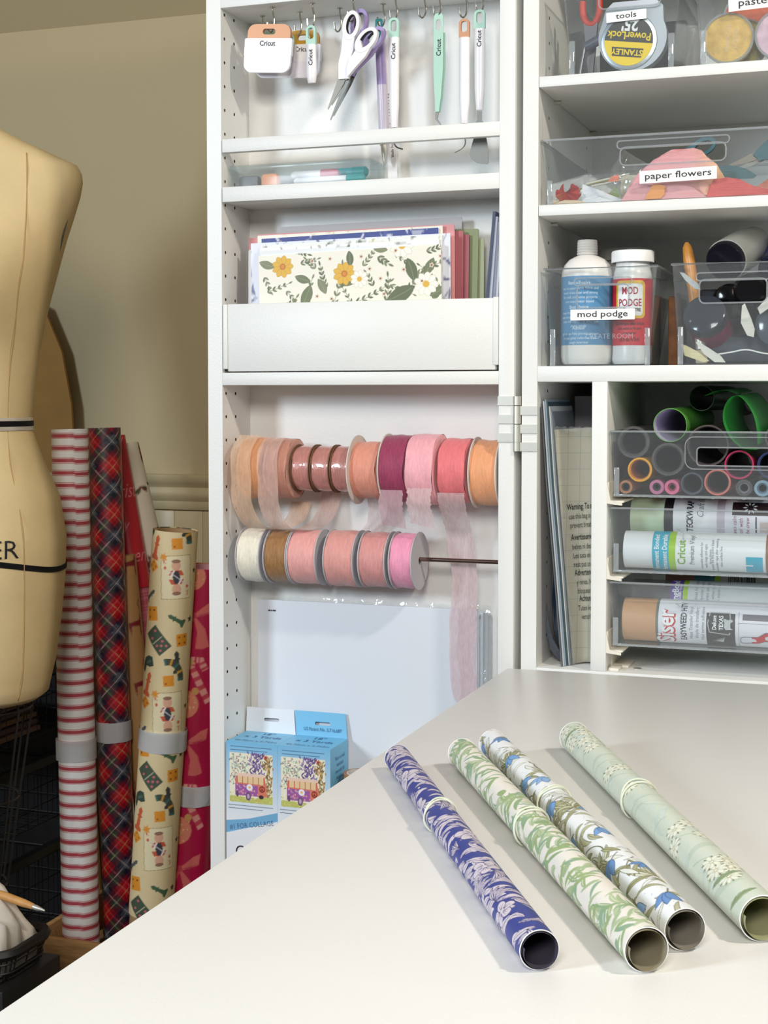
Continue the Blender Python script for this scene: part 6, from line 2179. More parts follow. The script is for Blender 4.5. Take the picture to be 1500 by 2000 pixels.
def plaid(L, C):
    c = Canvas(L, C, 620, 110, (190, 26, 40))
    U, V = c.grid()
    P = .078
    d1 = ((U + V) / 1.414 % (P * .7)) / (P * .7)
    d2 = ((U - V) / 1.414 % (P * .7)) / (P * .7)
    A = c.a
    A[:] = lin((196, 24, 38))
    for d in (d1, d2):
        m = (d > .38) & (d < .82)
        A[m] = A[m] * .18 + np.array(lin((24, 32, 56))) * .82
        m = (d > .50) & (d < .58)
        A[m] = A[m] * .4 + np.array(lin((24, 66, 50))) * .6
        m = ((d > .86) & (d < .93)) | ((d > .29) & (d < .36))
        A[m] = A[m] * .45 + np.array(lin((96, 14, 30))) * .55
    both = (d1 > .42) & (d1 < .80) & (d2 > .42) & (d2 < .80)
    A[both] = np.array(lin((20, 24, 44))) * .8 + A[both] * .2
    g = ((d1 > .0) & (d1 < .16) & (d2 > .44) & (d2 < .78)) | ((d2 > .0) & (d2 < .16) & (d1 > .44) & (d1 < .78))
    A[g] = A[g] * .5 + np.array(lin((28, 84, 56))) * .5
    for d in (d1, d2):
        for x0, col, wd in ((.61, (224, 216, 214), .016), (.055, (206, 196, 140), .013), (.235, (226, 120, 130), .012)):
            m = (d > x0) & (d < x0 + wd)
            A[m] = A[m] * .25 + np.array(lin(col)) * .75
        for x0 in (.56, .66, .70):
            m = (d > x0) & (d < x0 + .012) & both
            A[m] = A[m] * .5 + np.array(lin((150, 160, 180))) * .5
    return c


def games(L, C):
    c = Canvas(L, C, 640, 150, (228, 206, 160))
    rn = random.Random(12)
    for k in range(260):
        c.ell(rn.uniform(0, L), rn.uniform(0, C), .0007, .0007, rn.choice(((206, 176, 120), (214, 186, 136))), n=6)
    G, O, RU, BK = (52, 74, 62), (226, 146, 40), (206, 96, 54), (46, 48, 48)
    # u runs up the roll, v round it: work in (v right, u up) and swap when drawing
    def P(pts, x, y, a, col, k=1.0):
        ca, sa = math.cos(a), math.sin(a)
        c.poly([(y + (px * sa + py * ca) * k, x + (px * ca - py * sa) * k) for px, py in pts], col)
    E_ = lambda x, y, r, col, rx=1.0: c.ell(y, x, r, r * rx, col)
    sq = lambda s: [(-s, -s), (s, -s), (s, s), (-s, s)]
    def dice(x, y, a, s=.0105, n=4):
        P(sq(s), x, y, a, O)
        for i, j in ((-.5, -.5), (.5, .5), (-.5, .5), (.5, -.5))[:n]:
            P(ellp(i * s, j * s, s * .17, s * .17, 8), x, y, a, (120, 60, 24))
    def domino(x, y, a):
        P([(-.0125, -.0210), (.0125, -.0210), (.0125, .0210), (-.0125, .0210)], x, y, a, (70, 84, 66))
        P([(-.0105, -.0006), (.0105, -.0006), (.0105, .0006), (-.0105, .0006)], x, y, a, (206, 196, 160))
        for i, j in ((-.006, .008), (.006, .014), (-.006, -.006), (.006, -.006), (0, -.0105), (-.006, -.0155), (.006, -.0155)):
            P(ellp(i, j, .0022, .0022, 8), x, y, a, (206, 110, 116))
    def pawn(x, y, a, col, k=1.0):
        P([(-.008, -.018), (.008, -.018), (.008, -.014), (.004, -.010), (.003, .002), (.006, .004), (.003, .006), (.004, .013), (0, .018), (-.004, .013), (-.003, .006), (-.006, .004), (-.003, .002), (-.004, -.010), (-.008, -.014)], x, y, a, col, k)
    def knight(x, y, a):
        P([(-.014, -.010), (-.010, -.016), (-.006, -.012), (-.002, -.004), (.006, -.006), (.014, -.004), (.012, .010), (.004, .012), (-.006, .008), (-.012, 0)], x, y, a, G)
        P([(-.002, -.002), (.010, .002), (.008, .006), (-.002, .002)], x, y, a, (84, 104, 90))
    def star(x, y, r, col, n=5):
        P([((r if k % 2 == 0 else r * .45) * math.cos(k * PI / n + .3), (r if k % 2 == 0 else r * .45) * math.sin(k * PI / n + .3)) for k in range(2 * n)], x, y, 0, col)
    def card(x, y, a):
        P([(-.0245, -.034), (.0245, -.034), (.0245, .034), (-.0245, .034)], x, y, a, (150, 136, 80))
        P([(-.0237, -.0332), (.0237, -.0332), (.0237, .0332), (-.0237, .0332)], x, y, a, (236, 220, 180))
        for s in (0, PI):
            b = a + s
            P(ellp(0, .0185, .0072, .0085, 14), x, y, b, (224, 170, 140))
            P(ellp(0, .0250, .0070, .0030, 12), x, y, b, (150, 110, 90))
            P([(-.0120, .0030), (.0120, .0030), (.0080, .0110), (-.0080, .0110)], x, y, b, (206, 90, 60))
            P([(-.0060, .0), (.0060, .0), (.0030, .0100), (-.0030, .0100)], x, y, b, (60, 60, 70))
            P([(-.0100, .0020), (-.0070, .0010), (-.0020, .0105), (-.0040, .0115)], x, y, b, (240, 232, 220))
            P([(-.0175, .0185), (-.0150, .0150), (-.0175, .0115), (-.0200, .0150)], x, y, b, (206, 84, 60))
            P([(-.0200, .0210), (-.0190, .0210), (-.0190, .0290), (-.0200, .0290)], x, y, b, (206, 84, 60))
            P([(-.0190, .0250), (-.0150, .0290), (-.0160, .0290), (-.0190, .0262), (-.0150, .0210), (-.0164, .0210)], x, y, b, (206, 84, 60))
        P([(-.0130, .012), (.0140, -.010), (.0135, -.0112), (-.0136, .0108)], x, y, a, (210, 206, 206))
    def snake(x, y):
        pts = [(y + .030 * math.sin(t * 1.5), x + .022 * math.cos(t * 1.5) - .014) for t in np.linspace(0, 1.25, 14)]
        c.line(pts, .0105, (70, 74, 60))
        for i in range(1, 14, 3):
            c.line(pts[i - 1:i + 1], .0100, ((206, 150, 60), (60, 110, 104))[i % 2])
    T = .214
    k = -1
    while k * T < L:
        y0 = L - .070 - k * T
        card(C * .50 + .006, y0, .08)
        dice(C * .50 - .036, y0 + .014, .7, .0080)
        pawn(C * .50 - .040, y0 - .032, -.9, (84, 88, 92), .8)
        dice(C * .50 - .032, y0 - .060, .15, .0110, 3)
        pawn(C * .50 + .010, y0 - .066, 1.1, (70, 100, 70), .85)
        star(C * .50 + .036, y0 - .066, .006, BK)
        domino(C * .50 - .018, y0 - .100, .75)
        dice(C * .50 + .022, y0 - .098, .1, .0098)
        knight(C * .50 - .036, y0 - .138, .1)
        pawn(C * .50 + .016, y0 - .132, .15, (60, 62, 62), 1.0)
        dice(C * .50 + .004, y0 - .162, .1, .0085, 1)
        pawn(C * .50 - .032, y0 - .170, -.2, RU, 1.1)
        snake(C * .50 + .016, y0 + .052)
        star(C * .50 - .016, y0 + .030, .0080, O, 6)
        star(C * .50 + .040, y0 + .010, .0055, BK)
        for dx in (C * .5, -C * .42):
            dice(C * .50 + dx, y0 - .03, .4); pawn(C * .5 + dx, y0 - .10, .5, G); domino(C * .5 + dx * .9, y0 - .16, .3)
        k += 1
    return c


def bows(L, C):
    c = Canvas(L, C, 560, 150, (186, 18, 72))
    S1, S2, GO = (224, 112, 106), (196, 70, 88), (226, 196, 116)
    rn = random.Random(3)
    def PP(pts, x, y, col):
        c.poly([(y + py, x + px) for px, py in pts], col)
    T = .204
    k = -1
    while k * T < L:
        y = L - .075 - k * T
        x = C * .5 - .014
        PP([(-.002, .003), (-.022, .014), (-.030, .006), (-.026, -.006), (-.002, -.003)], x, y, S1)
        PP([(.002, .003), (.022, .020), (.034, .024), (.032, .006), (.002, -.003)], x, y, S1)
        PP([(-.026, -.004), (-.014, -.010), (-.006, -.003)], x, y, S2); PP([(.030, .008), (.016, .000), (.006, .001)], x, y, S2)
        PP([(-.003, -.003), (-.020, -.034), (-.024, -.058), (-.013, -.050), (-.006, -.030), (.001, -.004)], x, y, S1)
        PP([(.001, -.004), (.008, -.026), (.006, -.052), (.018, -.052), (.028, -.048), (.020, -.020), (.004, -.002)], x, y, S1)
        PP(ellp(0, 0, .0055, .0055, 10), x, y, S2)
        # bauble
        yb, xb = y + .062, x - .006
        PP(ellp(0, 0, .0225, .0225, 20), xb, yb, (230, 140, 116)); PP(ellp(.016, .022, .0060, .0060, 10), xb, yb, (214, 160, 96))
        for q in range(60):
            a, rr = rn.uniform(0, TAU), abs(rn.gauss(0, .011))
            PP(ellp(rr * math.cos(a), rr * math.sin(a), .0013, .0013, 6), xb, yb, rn.choice((GO, (240, 222, 160), (196, 150, 80))))
        # candy cane
        yc, xc = y - .098, x + .012
        pts = [(xc + .020, yc - .040), (xc + .004, yc - .010), (xc - .010, yc + .016), (xc - .008, yc + .028), (xc + .004, yc + .028), (xc + .012, yc + .012)]
        pts = [(b, a) for a, b in pts]
        c.line(pts, .0110, (236, 160, 150))
        for i in range(5):
            a, b = pts[i], pts[i + 1]
            for q in (.2, .7):
                m = (a[0] + (b[0] - a[0]) * q, a[1] + (b[1] - a[1]) * q); m2 = (a[0] + (b[0] - a[0]) * (q + .22), a[1] + (b[1] - a[1]) * (q + .22))
                c.line([m, m2], .0110, (206, 70, 90))
        PP(ellp(-.012, .024, .0055, .0055, 8), xc, yc, (206, 176, 110))
        for dx in (C * .48, -C * .48):
            PP([(-.02, .01), (.02, .02), (.02, -.01), (-.02, -.02)], x + dx, y - .02, S1); PP(ellp(0, 0, .02, .02, 14), x + dx, y + .08, (230, 140, 116))
        k += 1
    return c


def script(L, C):
    c = Canvas(L, C, 300, 120, (190, 22, 44))
    rn = random.Random(2)
    for k in range(500):
        c.ell(rn.uniform(0, L), rn.uniform(0, C), .0006, .0006, (214, 60, 76), n=5)
    for k, (s, u, v, z) in enumerate((('holly', .245, .5, .030), ('Christmas', .155, .62, .036), ('merry', .045, .60, .034), ('merry', .200, .1, .034), ('jolly', .100, .42, .030), ('merry', .1, .9, .034))):
        # reads across the roll: baseline along v
        vs, fs = text_geo(s, .85, .45, -.012)
        P_ = [(u + q[1] * z, C * v + q[0] * z * .9) for q in vs]
        for f in fs:
            c.poly([P_[i] for i in f], (240, 150, 160))
    return c


def holly(L, C):
    c = Canvas(L, C, 420, 60, (222, 212, 190))
    rn = random.Random(6)
    for k in range(70):
        u, v = rn.uniform(0, L), rn.uniform(0, C)
        for j in range(4):
            c.leaf(u, v, rn.uniform(0, 6), .016, .0055, rn.choice(((70, 72, 40), (96, 84, 50), (112, 40, 36))), bend=.4)
        c.ell(u, v, .0022, .0022, (150, 30, 36))
    return c


def pinkplaid(L, C):
    c = Canvas(L, C, 420, 60, (206, 120, 130))
    U, V = c.grid()
    for d, P in ((U, .036), (V, .030)):
        q = d % P / P
        m = (q > .35) & (q < .62); c.a[m] = c.a[m] * .55 + np.array(lin((160, 30, 52))) * .45
        for x0 in (.10, .22, .75, .88):
            m = (q > x0) & (q < x0 + .05); c.a[m] = c.a[m] * .4 + np.array(lin((168, 40, 64))) * .6
    return c


def reindeer(L, C):
    c = Canvas(L, C, 420, 60, (178, 134, 82))
    k = 0
    while k * .10 < L:
        for v in (.2, .55, .9):
            u, x = .03 + k * .10 + .03 * (v > .5), C * v
            c.poly([(u, x - .010), (u + .012, x - .012), (u + .016, x + .008), (u + .030, x + .012), (u + .030, x + .018), (u + .014, x + .016), (u + .012, x + .012), (u - .010, x + .013), (u - .010, x + .010), (u + .006, x + .008), (u + .006, x - .006), (u - .010, x - .008)], (124, 26, 30))
            c.line([(u + .030, x + .014), (u + .042, x + .008), (u + .050, x + .010)], .0020, (124, 26, 30)); c.line([(u + .030, x + .015), (u + .042, x + .020), (u + .050, x + .018)], .0020, (124, 26, 30))
        k += 1
    return c


FLOORZ = .0190
PZ = 1.0125
RS = .0294
t1 = wrap_roll('white roll with thin red stripes, leftmost of the tall gift wraps', (-.8195, .385, FLOORZ), (-.8345, .385, PZ), RS, stripes(.995, TAU * RS), WRAP, M('stripe_inner', (236, 234, 230), .6), start=.2)
# the lapped edge of the striped paper, standing a little proud near the top
bm = B()
a, d, u, w = t1[1], t1[2], t1[3], t1[4]
t1r = t1[0]
RP = .0272
t2 = wrap_roll('red and navy plaid gift wrap roll, tallest beside the striped one', (-.7900, .462, FLOORZ), (-.8175, .462, PZ + .001), RP, plaid(.996, TAU * RP), WRAP, M('plaid_inner', (238, 236, 232), .6))
RG = .0350
t3 = wrap_roll('cream roll printed with game pieces and playing cards', (-.7160, .392, FLOORZ), (-.6510, .392, .8570), RG, games(.612, TAU * RG), WRAPM, TUBEC, start=-4.23)
RB = .0370
t4 = wrap_roll('hot pink gift wrap roll with bows and gold baubles', (-.6870, .457, FLOORZ), (-.6340, .457, .7935), RB, bows(.779, TAU * RB), WRAP, M('bow_inner', (230, 170, 180), .6), start=-4.23)
RR = .0245
xa_, za_, xb_, zb_ = -0.8335 - .0275, 0.9850, -0.7910 - .0275, 0.7551
RBX = xb_ + (xb_ - xa_) / (zb_ - za_) * (FLOORZ - zb_)
# pink plaid roll, its upper third inside a shorter red sheet
t5 = wrap_roll('pink plaid roll sleeved in glossy red paper lettered merry', (RBX, .560, FLOORZ), (-0.8354 - .0275, .560, 0.9910), RR, pinkplaid(.985, TAU * RR), WRAPM, M('pinkplaid_inner', (220, 190, 190), .6))
dd = t5[2]
c = script(.262, TAU * RR * 1.06)
def fn5(U, V, a=t5[1], d=t5[2], u=t5[3], w=t5[4], L=t5[5]):
    th = V / c.h * TAU - 4.23
    k = RR * 1.07 * (1 + .04 * (1 - U / .262))
    return tuple(a[i] + d[i] * (U + L - .262 + .004) + (u[i] * np.cos(th) + w[i] * np.sin(th)) * k for i in range(3))
tag(c.mesh('red_sleeve', fn5, WRAP, t5[0]), 'glossy red sleeve with pale script')
wrap_roll('cream holly printed roll leaning behind the red sleeve', (-.6000, .580, .0270), (-.8640, .613, .9800), .0240, holly(1.03, TAU * .024), WRAPM, M('holly_inner', (220, 214, 200), .6))
wrap_roll('kraft roll with dark red reindeer between the plaid and game rolls', (-.7350, .510, FLOORZ), (-.8080, .505, .8000), .0210, reindeer(.785, TAU * .021), WRAPM, TUBEC)
wrap_roll('dark crimson roll standing behind the hot pink one', (-.6150, .520, FLOORZ), (-.6480, .512, .7900), .0240, bows(.77, TAU * .024), WRAP, M('crimson_inner_wrap', (150, 60, 70), .6), start=1.0)


def snap(label, tr, at, r, hgt, tabang, seed=0):
    """White slap band: an open ring round the roll with a rounded overlapping end."""
    t, a, d, u, w, L = tr
    th_ = thing('snap_band', label, 'band', a + d * at)
    bm = B()
    n = 44
    prev = None
    for k in range(n + 1):
        th = tabang - TAU * .93 * k / n
        rr = r + .0012 + .0012 * k / n
        e = u * math.cos(th) + w * math.sin(th)
        cur = [bm.verts.new(a + d * (at + h) + e * rr) for h in (-hgt / 2, hgt / 2)]
        if prev:
            bm.faces.new((prev[0], prev[1], cur[1], cur[0]))
        prev = cur
    bmesh.ops.solidify(bm, geom=bm.faces[:], thickness=.0008)
    obj('band', bm, SNAP, th_, 50)
    # the rounded free end
    bm = B()
    prev = None
    for k in range(15):
        q = k / 14
        th = tabang + .9 - 1.15 * q
        rr = r + .0036
        hh = hgt / 2 * math.sqrt(max(1 - max(.45 - q, 0) ** 2 / .2025, 0.02))
        e = u * math.cos(th) + w * math.sin(th)
        cur = [bm.verts.new(a + d * (at + h) + e * rr) for h in (-hh, hh)]
        if prev:
            bm.faces.new((prev[0], prev[1], cur[1], cur[0]))
        prev = cur
    bmesh.ops.solidify(bm, geom=bm.faces[:], thickness=.0008)
    obj('rounded_end', bm, SNAP, th_, 50)


snap('white snap band round the red striped roll', t1, .4820, RS, .0330, 3.55)
snap('white snap band round the red and navy plaid roll', t2, .4970, RP, .0330, 4.95)
snap('white snap band round the cream games roll', t3, .5100, RG * 1.01, .0330, 6.2)
snap('white snap band round the hot pink bow roll', t4, .4110, RB, .0330, 5.10)

# ------------------------------------------------------------------ garden urn half hidden behind the wing
URN = M('aged_sage_stone', (142, 140, 114), .8, noise=(40, .18), bump=(120, .5))
UX, UY = -0.7672 + .076, .700
t = thing('garden_urn', 'aged grey green fluted urn standing behind the pink gift wrap', 'urn', (UX, UY, 0))
bm = B()
prof = [(0, .062), (.02, .064), (.03, .056), (.06, .050), (.25, .056), (.345, .060), (.350, .064), (.36, .070), (.385, .074), (.398, .077), (.405, .074), (.405, .062), (.36, .055)]
n = 60
prev = None
for z, r in prof:
    cur = [bm.verts.new((UX + (r + (.0022 * math.cos(16 * TAU * k / n) if .03 < z < .345 else 0)) * math.cos(TAU * k / n), UY + (r + (.0022 * math.cos(16 * TAU * k / n) if .03 < z < .345 else 0)) * math.sin(TAU * k / n), z + .0005)) for k in range(n)]
    if prev:
        bridge(bm, prev, cur)
    prev = cur
obj('body', bm, URN, t, 60)
for k in range(8):
    a = TAU * k / 8 + .25
    bm = B()
    bmesh.ops.create_uvsphere(bm, u_segments=12, v_segments=8, radius=.0125, matrix=Matrix.Translation((UX + .066 * math.cos(a), UY + .066 * math.sin(a), .366)))
    obj('boss', bm, URN, t, 180)

# ------------------------------------------------------------------ dress form
LINEN = M('cream_linen', (226, 200, 150), .85, noise=(14, .05), bump=(900, .25))
SEAM = M('seam_thread', (186, 152, 102), .9)
TAPEB = M('black_tape', (22, 22, 26), .6)
TWILL = M('white_twill', (236, 226, 212), .8)
FYAW = R(19.56)
fx, fy = -.897, .1695
FS = .935
FM = Matrix.Translation((fx, fy, 1.06 * (1 - FS))) @ Matrix.Rotation(FYAW, 4, 'Z') @ Matrix.Scale(FS, 4)
form = thing('dress_form', 'cream linen dress form with black waist and hip tapes on a wire cage', 'dress form', mat=FM)
prof = [(.586, .118, .094), (.589, .129, .104), (.598, .141, .116), (.65, .153, .130), (.722, .1625, .142), (.779, .168, .148), (.843, .1705, .146), (.907, .161, .132), (.955, .141, .112), (.996, .1255, .100), (1.021, .118, .094),
        (1.06, .1224, .096), (1.14, .133, .110), (1.19, .143, .124), (1.229, .153, .132), (1.27, .165, .128), (1.309, .177, .116), (1.345, .190, .102), (1.378, .201, .088), (1.398, .205, .078), (1.412, .2035, .070), (1.424, .197, .064), (1.440, .162, .060), (1.458, .121, .058), (1.476, .086, .056), (1.490, .062, .054), (1.53, .056, .052), (1.56, .056, .052)]
def formpt(z, th, off=0.0):
    for i in range(len(prof) - 1):
        if prof[i][0] <= z <= prof[i + 1][0]:
            q = (z - prof[i][0]) / (prof[i + 1][0] - prof[i][0]); break
    else:
        i, q = (0, 0) if z < prof[0][0] else (len(prof) - 2, 1)
    a = prof[i][1] * (1 - q) + prof[i + 1][1] * q + off
    b = prof[i][2] * (1 - q) + prof[i + 1][2] * q + off
    c, s = math.cos(th), math.sin(th)
    e = 2 / 2.35
    x = a * math.copysign(abs(c) ** e, c)
    y = b * math.copysign(abs(s) ** e, s)
    # bust: two soft bulges on the front (-y)
    if s < 0:
        for cx in (-.082, .082):
            y -= .040 * math.exp(-((x - cx) / .052) ** 2 - ((z - 1.225) / .062) ** 2)
        y -= .010 * math.exp(-(x / .09) ** 2 - ((z - .86) / .09) ** 2)
    return FM @ Vector((x, y, z))
bm = B()
zs = []
for i in range(len(prof) - 1):
    m = 3 if prof[i + 1][0] - prof[i][0] > .03 else 2
    zs += [prof[i][0] + (prof[i + 1][0] - prof[i][0]) * k / m for k in range(m)]
zs.append(prof[-1][0])
prev = None
n = 72
for z in zs:
    cur = [bm.verts.new(formpt(z, TAU * k / n)) for k in range(n)]
    if prev:
        bridge(bm, prev, cur)
    else:
        bm.faces.new(cur[::-1])
    prev = cur
bm.faces.new(prev)
obj('torso', bm, LINEN, form, 70)
# princess seams from the shoulder over the bust to the hip
for s in (-1, 1):
    for q, nm in (((1.436, .129), (1.40, .134), (1.33, .136), (1.27, .134), (1.225, .128), (1.17, .118), (1.10, .105), (1.021, .099), (.96, .108), (.88, .128), (.84, .133), (.76, .132), (.65, .125), (.60, .115)), 'seam'), :
        pts = []
        for z, x in q:
            lo, hi = -PI / 2, 0
            for _ in range(24):
                mid = (lo + hi) / 2
                p = FM.inverted() @ formpt(z, mid)
                if p.x < x: lo = mid
                else: hi = mid
            th = lo if s > 0 else -PI - lo
            pts.append(formpt(z, th, .0011))
        bm = B(); sweep(bm, pts, .00075, 6, smooth=5); tag(obj(nm, bm, SEAM, form, 180), 'fine brown seam line')
def hoop(zf, hgt, off, mat, nm, lab, rad=None):
    bm = B()
    prev = first = None
    for k in range(73):
        th = TAU * k / 72
        z = zf(th)
        cur = [bm.verts.new(formpt(z + h, th, off)) for h in (-hgt / 2, hgt / 2)]
        if prev:
            bm.faces.new((prev[0], prev[1], cur[1], cur[0]))
        prev = cur
    bmesh.ops.solidify(bm, geom=bm.faces[:], thickness=.0012)
    tag(obj(nm, bm, mat, form, 180), lab)
hoop(lambda t: 1.022, .0200, .0016, TWILL, 'waist_tape', 'white twill waist tape')
hoop(lambda t: 1.0225, .0085, .0032, TAPEB, 'waist_cord', 'black waist cord')
hoop(lambda t: .822 - .026 * math.cos(t) ** 2, .0085, .0018, TAPEB, 'hip_tape', 'black hip tape')
def onform(x, y):
    lo, hi = -PI / 2, 0
    xx = x + .0700
    for _ in range(24):
        mid = (lo + hi) / 2
        p = FM.inverted() @ formpt(.835, mid)
        if p.x < xx: lo = mid
        else: hi = mid
    p = FM.inverted() @ formpt(.8220 + y, lo, .0016)
    return FM @ p
letter(form, 'ER', .0400, TAPEB, lambda x, y: onform(x + .0385, y), sx=.86, bold=-.006, cut=.008)
# the arm plate: a dark oval disc closing the armhole
for s in (-1, 1):
    bm = B()
    lathe(bm, FM @ Vector((s * .1620, .026, 1.335)), FM.to_3x3() @ Vector((s, .25, -.30)), [(0, .046), (.0080, .048), (.0110, .046)], 36, cap0=True, cap1=True)
    vs = bm.verts[:]
    cen = FM @ Vector((s * .1620, .026, 1.335))
    for v in vs:
        r_ = v.co - cen
        v.co = cen + Vector((r_.x, r_.y, r_.z * 1.18))
    tag(obj('arm_plate', bm, M('arm_plate_grey_%d' % s, (96, 92, 74), .6), form, 40), 'grey green oval arm plate')
# cage skirt of black wire below the torso, pole and base
CAGE = M('black_wire', (34, 32, 32), .35, .4)
hoops = [(.575, .116), (.430, .094), (.290, .074)]
for z, r in hoops:
    bm = B(); sweep(bm, [FM @ Vector((r * math.cos(TAU * k / 40), r * .9 * math.sin(TAU * k / 40), z)) for k in range(40)], .0020, 8, closed=True); obj('hoop', bm, CAGE, form)
for k in range(12):
    a = TAU * k / 12 + .12
    bm = B(); sweep(bm, [FM @ Vector((r * math.cos(a), r * .9 * math.sin(a), z)) for z, r in ((.590, .112), (.575, .117), (.430, .095), (.290, .075))], .0016, 6); obj('rib', bm, CAGE, form)
bm = B(); cyl(bm, (fx, fy, .03), (fx, fy, .63), .016, n=20); obj('pole', bm, CAGE, form)
bm = B(); lathe(bm, (fx, fy, 0.0), (0, 0, 1), [(0, .060), (.010, .060), (.022, .040), (.032, .020)], 36, cap0=True, cap1=True); obj('base', bm, CAGE, form)

# tan board leaning on the wall behind the form
TANB = M('tan_cardboard', (164, 122, 62), .8, noise=(20, .06))
bm = B()
plate(bm, [(-1.52, .0), (-1.005, .0), (-1.066, 1.050), (-1.086, 1.150), (-1.125, 1.235), (-1.20, 1.27), (-1.40, 1.27), (-1.52, 1.18)], [], .006, FRONT(0, .772, .0005))
tag(obj('cardboard_sheet', bm, TANB), 'tan cardboard sheet with a curved top leaning behind the dress form', 'cardboard')

# ------------------------------------------------------------------ black wire basket rack in the dark corner
BW = M('black_coated_wire', (20, 18, 19), .45)
BPL = M('black_coated_steel', (18, 16, 17), .5)
rack = thing('basket_rack', 'black steel rack for wire baskets in the dark corner', 'rack', (-1.27, .60, 0))
RX0, RX1, RY0, RY1, RZ = -1.50, -1.045, .455, .755, .86
for x in (RX0, RX1 - .022):
    for y in (RY0, RY1 - .022):
        bm = B(); box(bm, x, x + .022, y, y + .022, 0.0, RZ, .002); obj('post', bm, BPL, rack)
for z in (.04, .235, .40, .565, RZ - .02):
    bm = B(); box(bm, RX1 - .018, RX1 - .002, RY0 + .022, RY1 - .022, z - .008, z + .008, .001); obj('side_rail', bm, BPL, rack)
    bm = B(); box(bm, RX0 + .002, RX0 + .018, RY0 + .022, RY1 - .022, z - .008, z + .008, .001); obj('side_rail', bm, BPL, rack)
bm = B(); box(bm, RX0, RX1, RY0, RY1, RZ, RZ + .012, .002); obj('top_panel', bm, BPL, rack)
bm = B(); box(bm, RX0 + .022, RX1 - .022, RY1 - .010, RY1 - .004, .03, RZ - .01); obj('back_sheet', bm, BPL, rack)


def basket(label, z0, z1, x0=RX0 + .026, x1=RX1 - .024, y0=RY0 - .02, y1=RY1 - .03, seed=0):
    t = thing('wire_basket', label, 'basket', ((x0 + x1) / 2, (y0 + y1) / 2, z0))
    bm = B()
    for z, r in ((z1, .0024), (z0, .0018)):
        sweep(bm, [(x0, y0, z), (x1, y0, z), (x1, y1, z), (x0, y1, z)], r, 6, closed=True)
    obj('rim_frame', bm, BW, t)
    for k in range(9):
        y = y0 + (y1 - y0) * (k + .5) / 9
        bm = B(); sweep(bm, [(x1, y, z1), (x1, y, z0), (x0, y, z0), (x0, y, z1)], .0012, 5); obj('wire', bm, BW, t)
    for k in range(10):
        x = x0 + (x1 - x0) * (k + .5) / 10
        bm = B(); sweep(bm, [(x, y0, z1), (x, y0, z0), (x, y1, z0), (x, y1, z1)], .0012, 5); obj('wire', bm, BW, t)
    for k in range(1, 3):
        z = z0 + (z1 - z0) * k / 3
        bm = B(); sweep(bm, [(x0, y0, z), (x1, y0, z), (x1, y1, z), (x0, y1, z)], .0012, 5, closed=True); obj('wire', bm, BW, t)
    return t
basket('top wire basket of the black rack', .600, .700)
basket('upper middle wire basket holding flat papers', .445, .548)
basket('lower middle wire basket of the black rack', .280, .385)
basket('bottom wire basket of the rack with a red craft stick', .085, .215)
rn = random.Random(31)
for k in range(5):
    bm = B(); box(bm, -1.40 + .02 * k, -1.085 - .004 * k, .47, .68, .4485 + .012 * k, .4565 + .012 * k, .001)
    tag(obj('paper_sheet', bm, M('basket_paper_%d' % k, ((150, 120, 110), (110, 90, 100), (140, 110, 80), (96, 84, 90), (120, 100, 90))[k], .7)),
        ('dusty brown paper sheet at the bottom of the upper middle basket', 'mauve grey paper sheet second from the basket bottom', 'tan paper sheet in the middle of the upper middle basket', 'dark grey paper sheet fourth in the upper middle basket', 'topmost brown paper sheet in the upper middle basket')[k], 'paper')
# low basket standing on the floor in front of the rack, with white cloth and a brush
LB = (-.98, -0.6816, -.035, .085, 0.2908, 0.3274)
t = thing('wire_basket', 'low black wire basket with rounded corners holding white cloth', 'basket', (-.84, .025, LB[4]))
def lbloop(z, r, mat, nm, sh=0.0):
    bm = B()
    pts = [(a, b, z) for a, b in rrect(LB[0] + sh, LB[1] - sh, LB[2] + sh, LB[3] - sh, .030, 6)]
    sweep(bm, pts, r, 6, closed=True); obj(nm, bm, mat, t)
lbloop(LB[5], .0075, BPL, 'rim')
for q in (.35, .70):
    lbloop(LB[5] - (LB[5] - LB[4]) * q, .0014, BW, 'wire', .004 * q)
lbloop(LB[4], .0018, BW, 'wire', .010)
ring = rrect(LB[0], LB[1], LB[2], LB[3], .030, 6)
tot = len(ring)
per = []
for i in range(tot):
    a, b = Vector(ring[i]), Vector(ring[(i + 1) % tot])
    m = max(1, int((b - a).length / .027))
    per += [a + (b - a) * k / m for k in range(m)]
for p in per[::1]:
    bm = B(); c_ = Vector(((LB[0] + LB[1]) / 2, (LB[2] + LB[3]) / 2))
    q = c_ + (p - c_) * .94
    sweep(bm, [(p.x, p.y, LB[5]), (q.x, q.y, LB[4])], .0012, 5); obj('wire', bm, BW, t)
bm = B(); box(bm, LB[0] + .012, LB[1] - .012, LB[2] + .012, LB[3] - .012, LB[4] + .0005, LB[4] + .003); obj('base', bm, BPL, t)
bm = B(); box(bm, LB[0] - .03, LB[1] + .004, -.045, .095, 0.0, LB[4] - .002, .003); tag(obj('storage_box', bm, BPL), 'black low storage box under the wire basket', 'box')
CLO = M('white_cloth', (206, 196, 184), .9, noise=(20, .10), bump=(60, .6))
bm = B()
n1, n2 = 26, 16
rows = []
for i in range(n1 + 1):
    row = []
    for j in range(n2 + 1):
        u, v = i / n1, j / n2
        x, y = LB[0] + .022 + (LB[1] - LB[0] - .040) * u, LB[2] + .018 + (LB[3] - LB[2] - .034) * v
        e = min(u, 1 - u, v, 1 - v)
        z = LB[4] + .050 + .036 * min(1, e * 6) + .012 * math.sin(u * 13 + v * 5) + .010 * math.sin(v * 17 - u * 7)
        row.append(bm.verts.new((x, y, z)))
    rows.append(row)
for i in range(n1):
    for j in range(n2):
        bm.faces.new((rows[i][j], rows[i + 1][j], rows[i + 1][j + 1], rows[i][j + 1]))
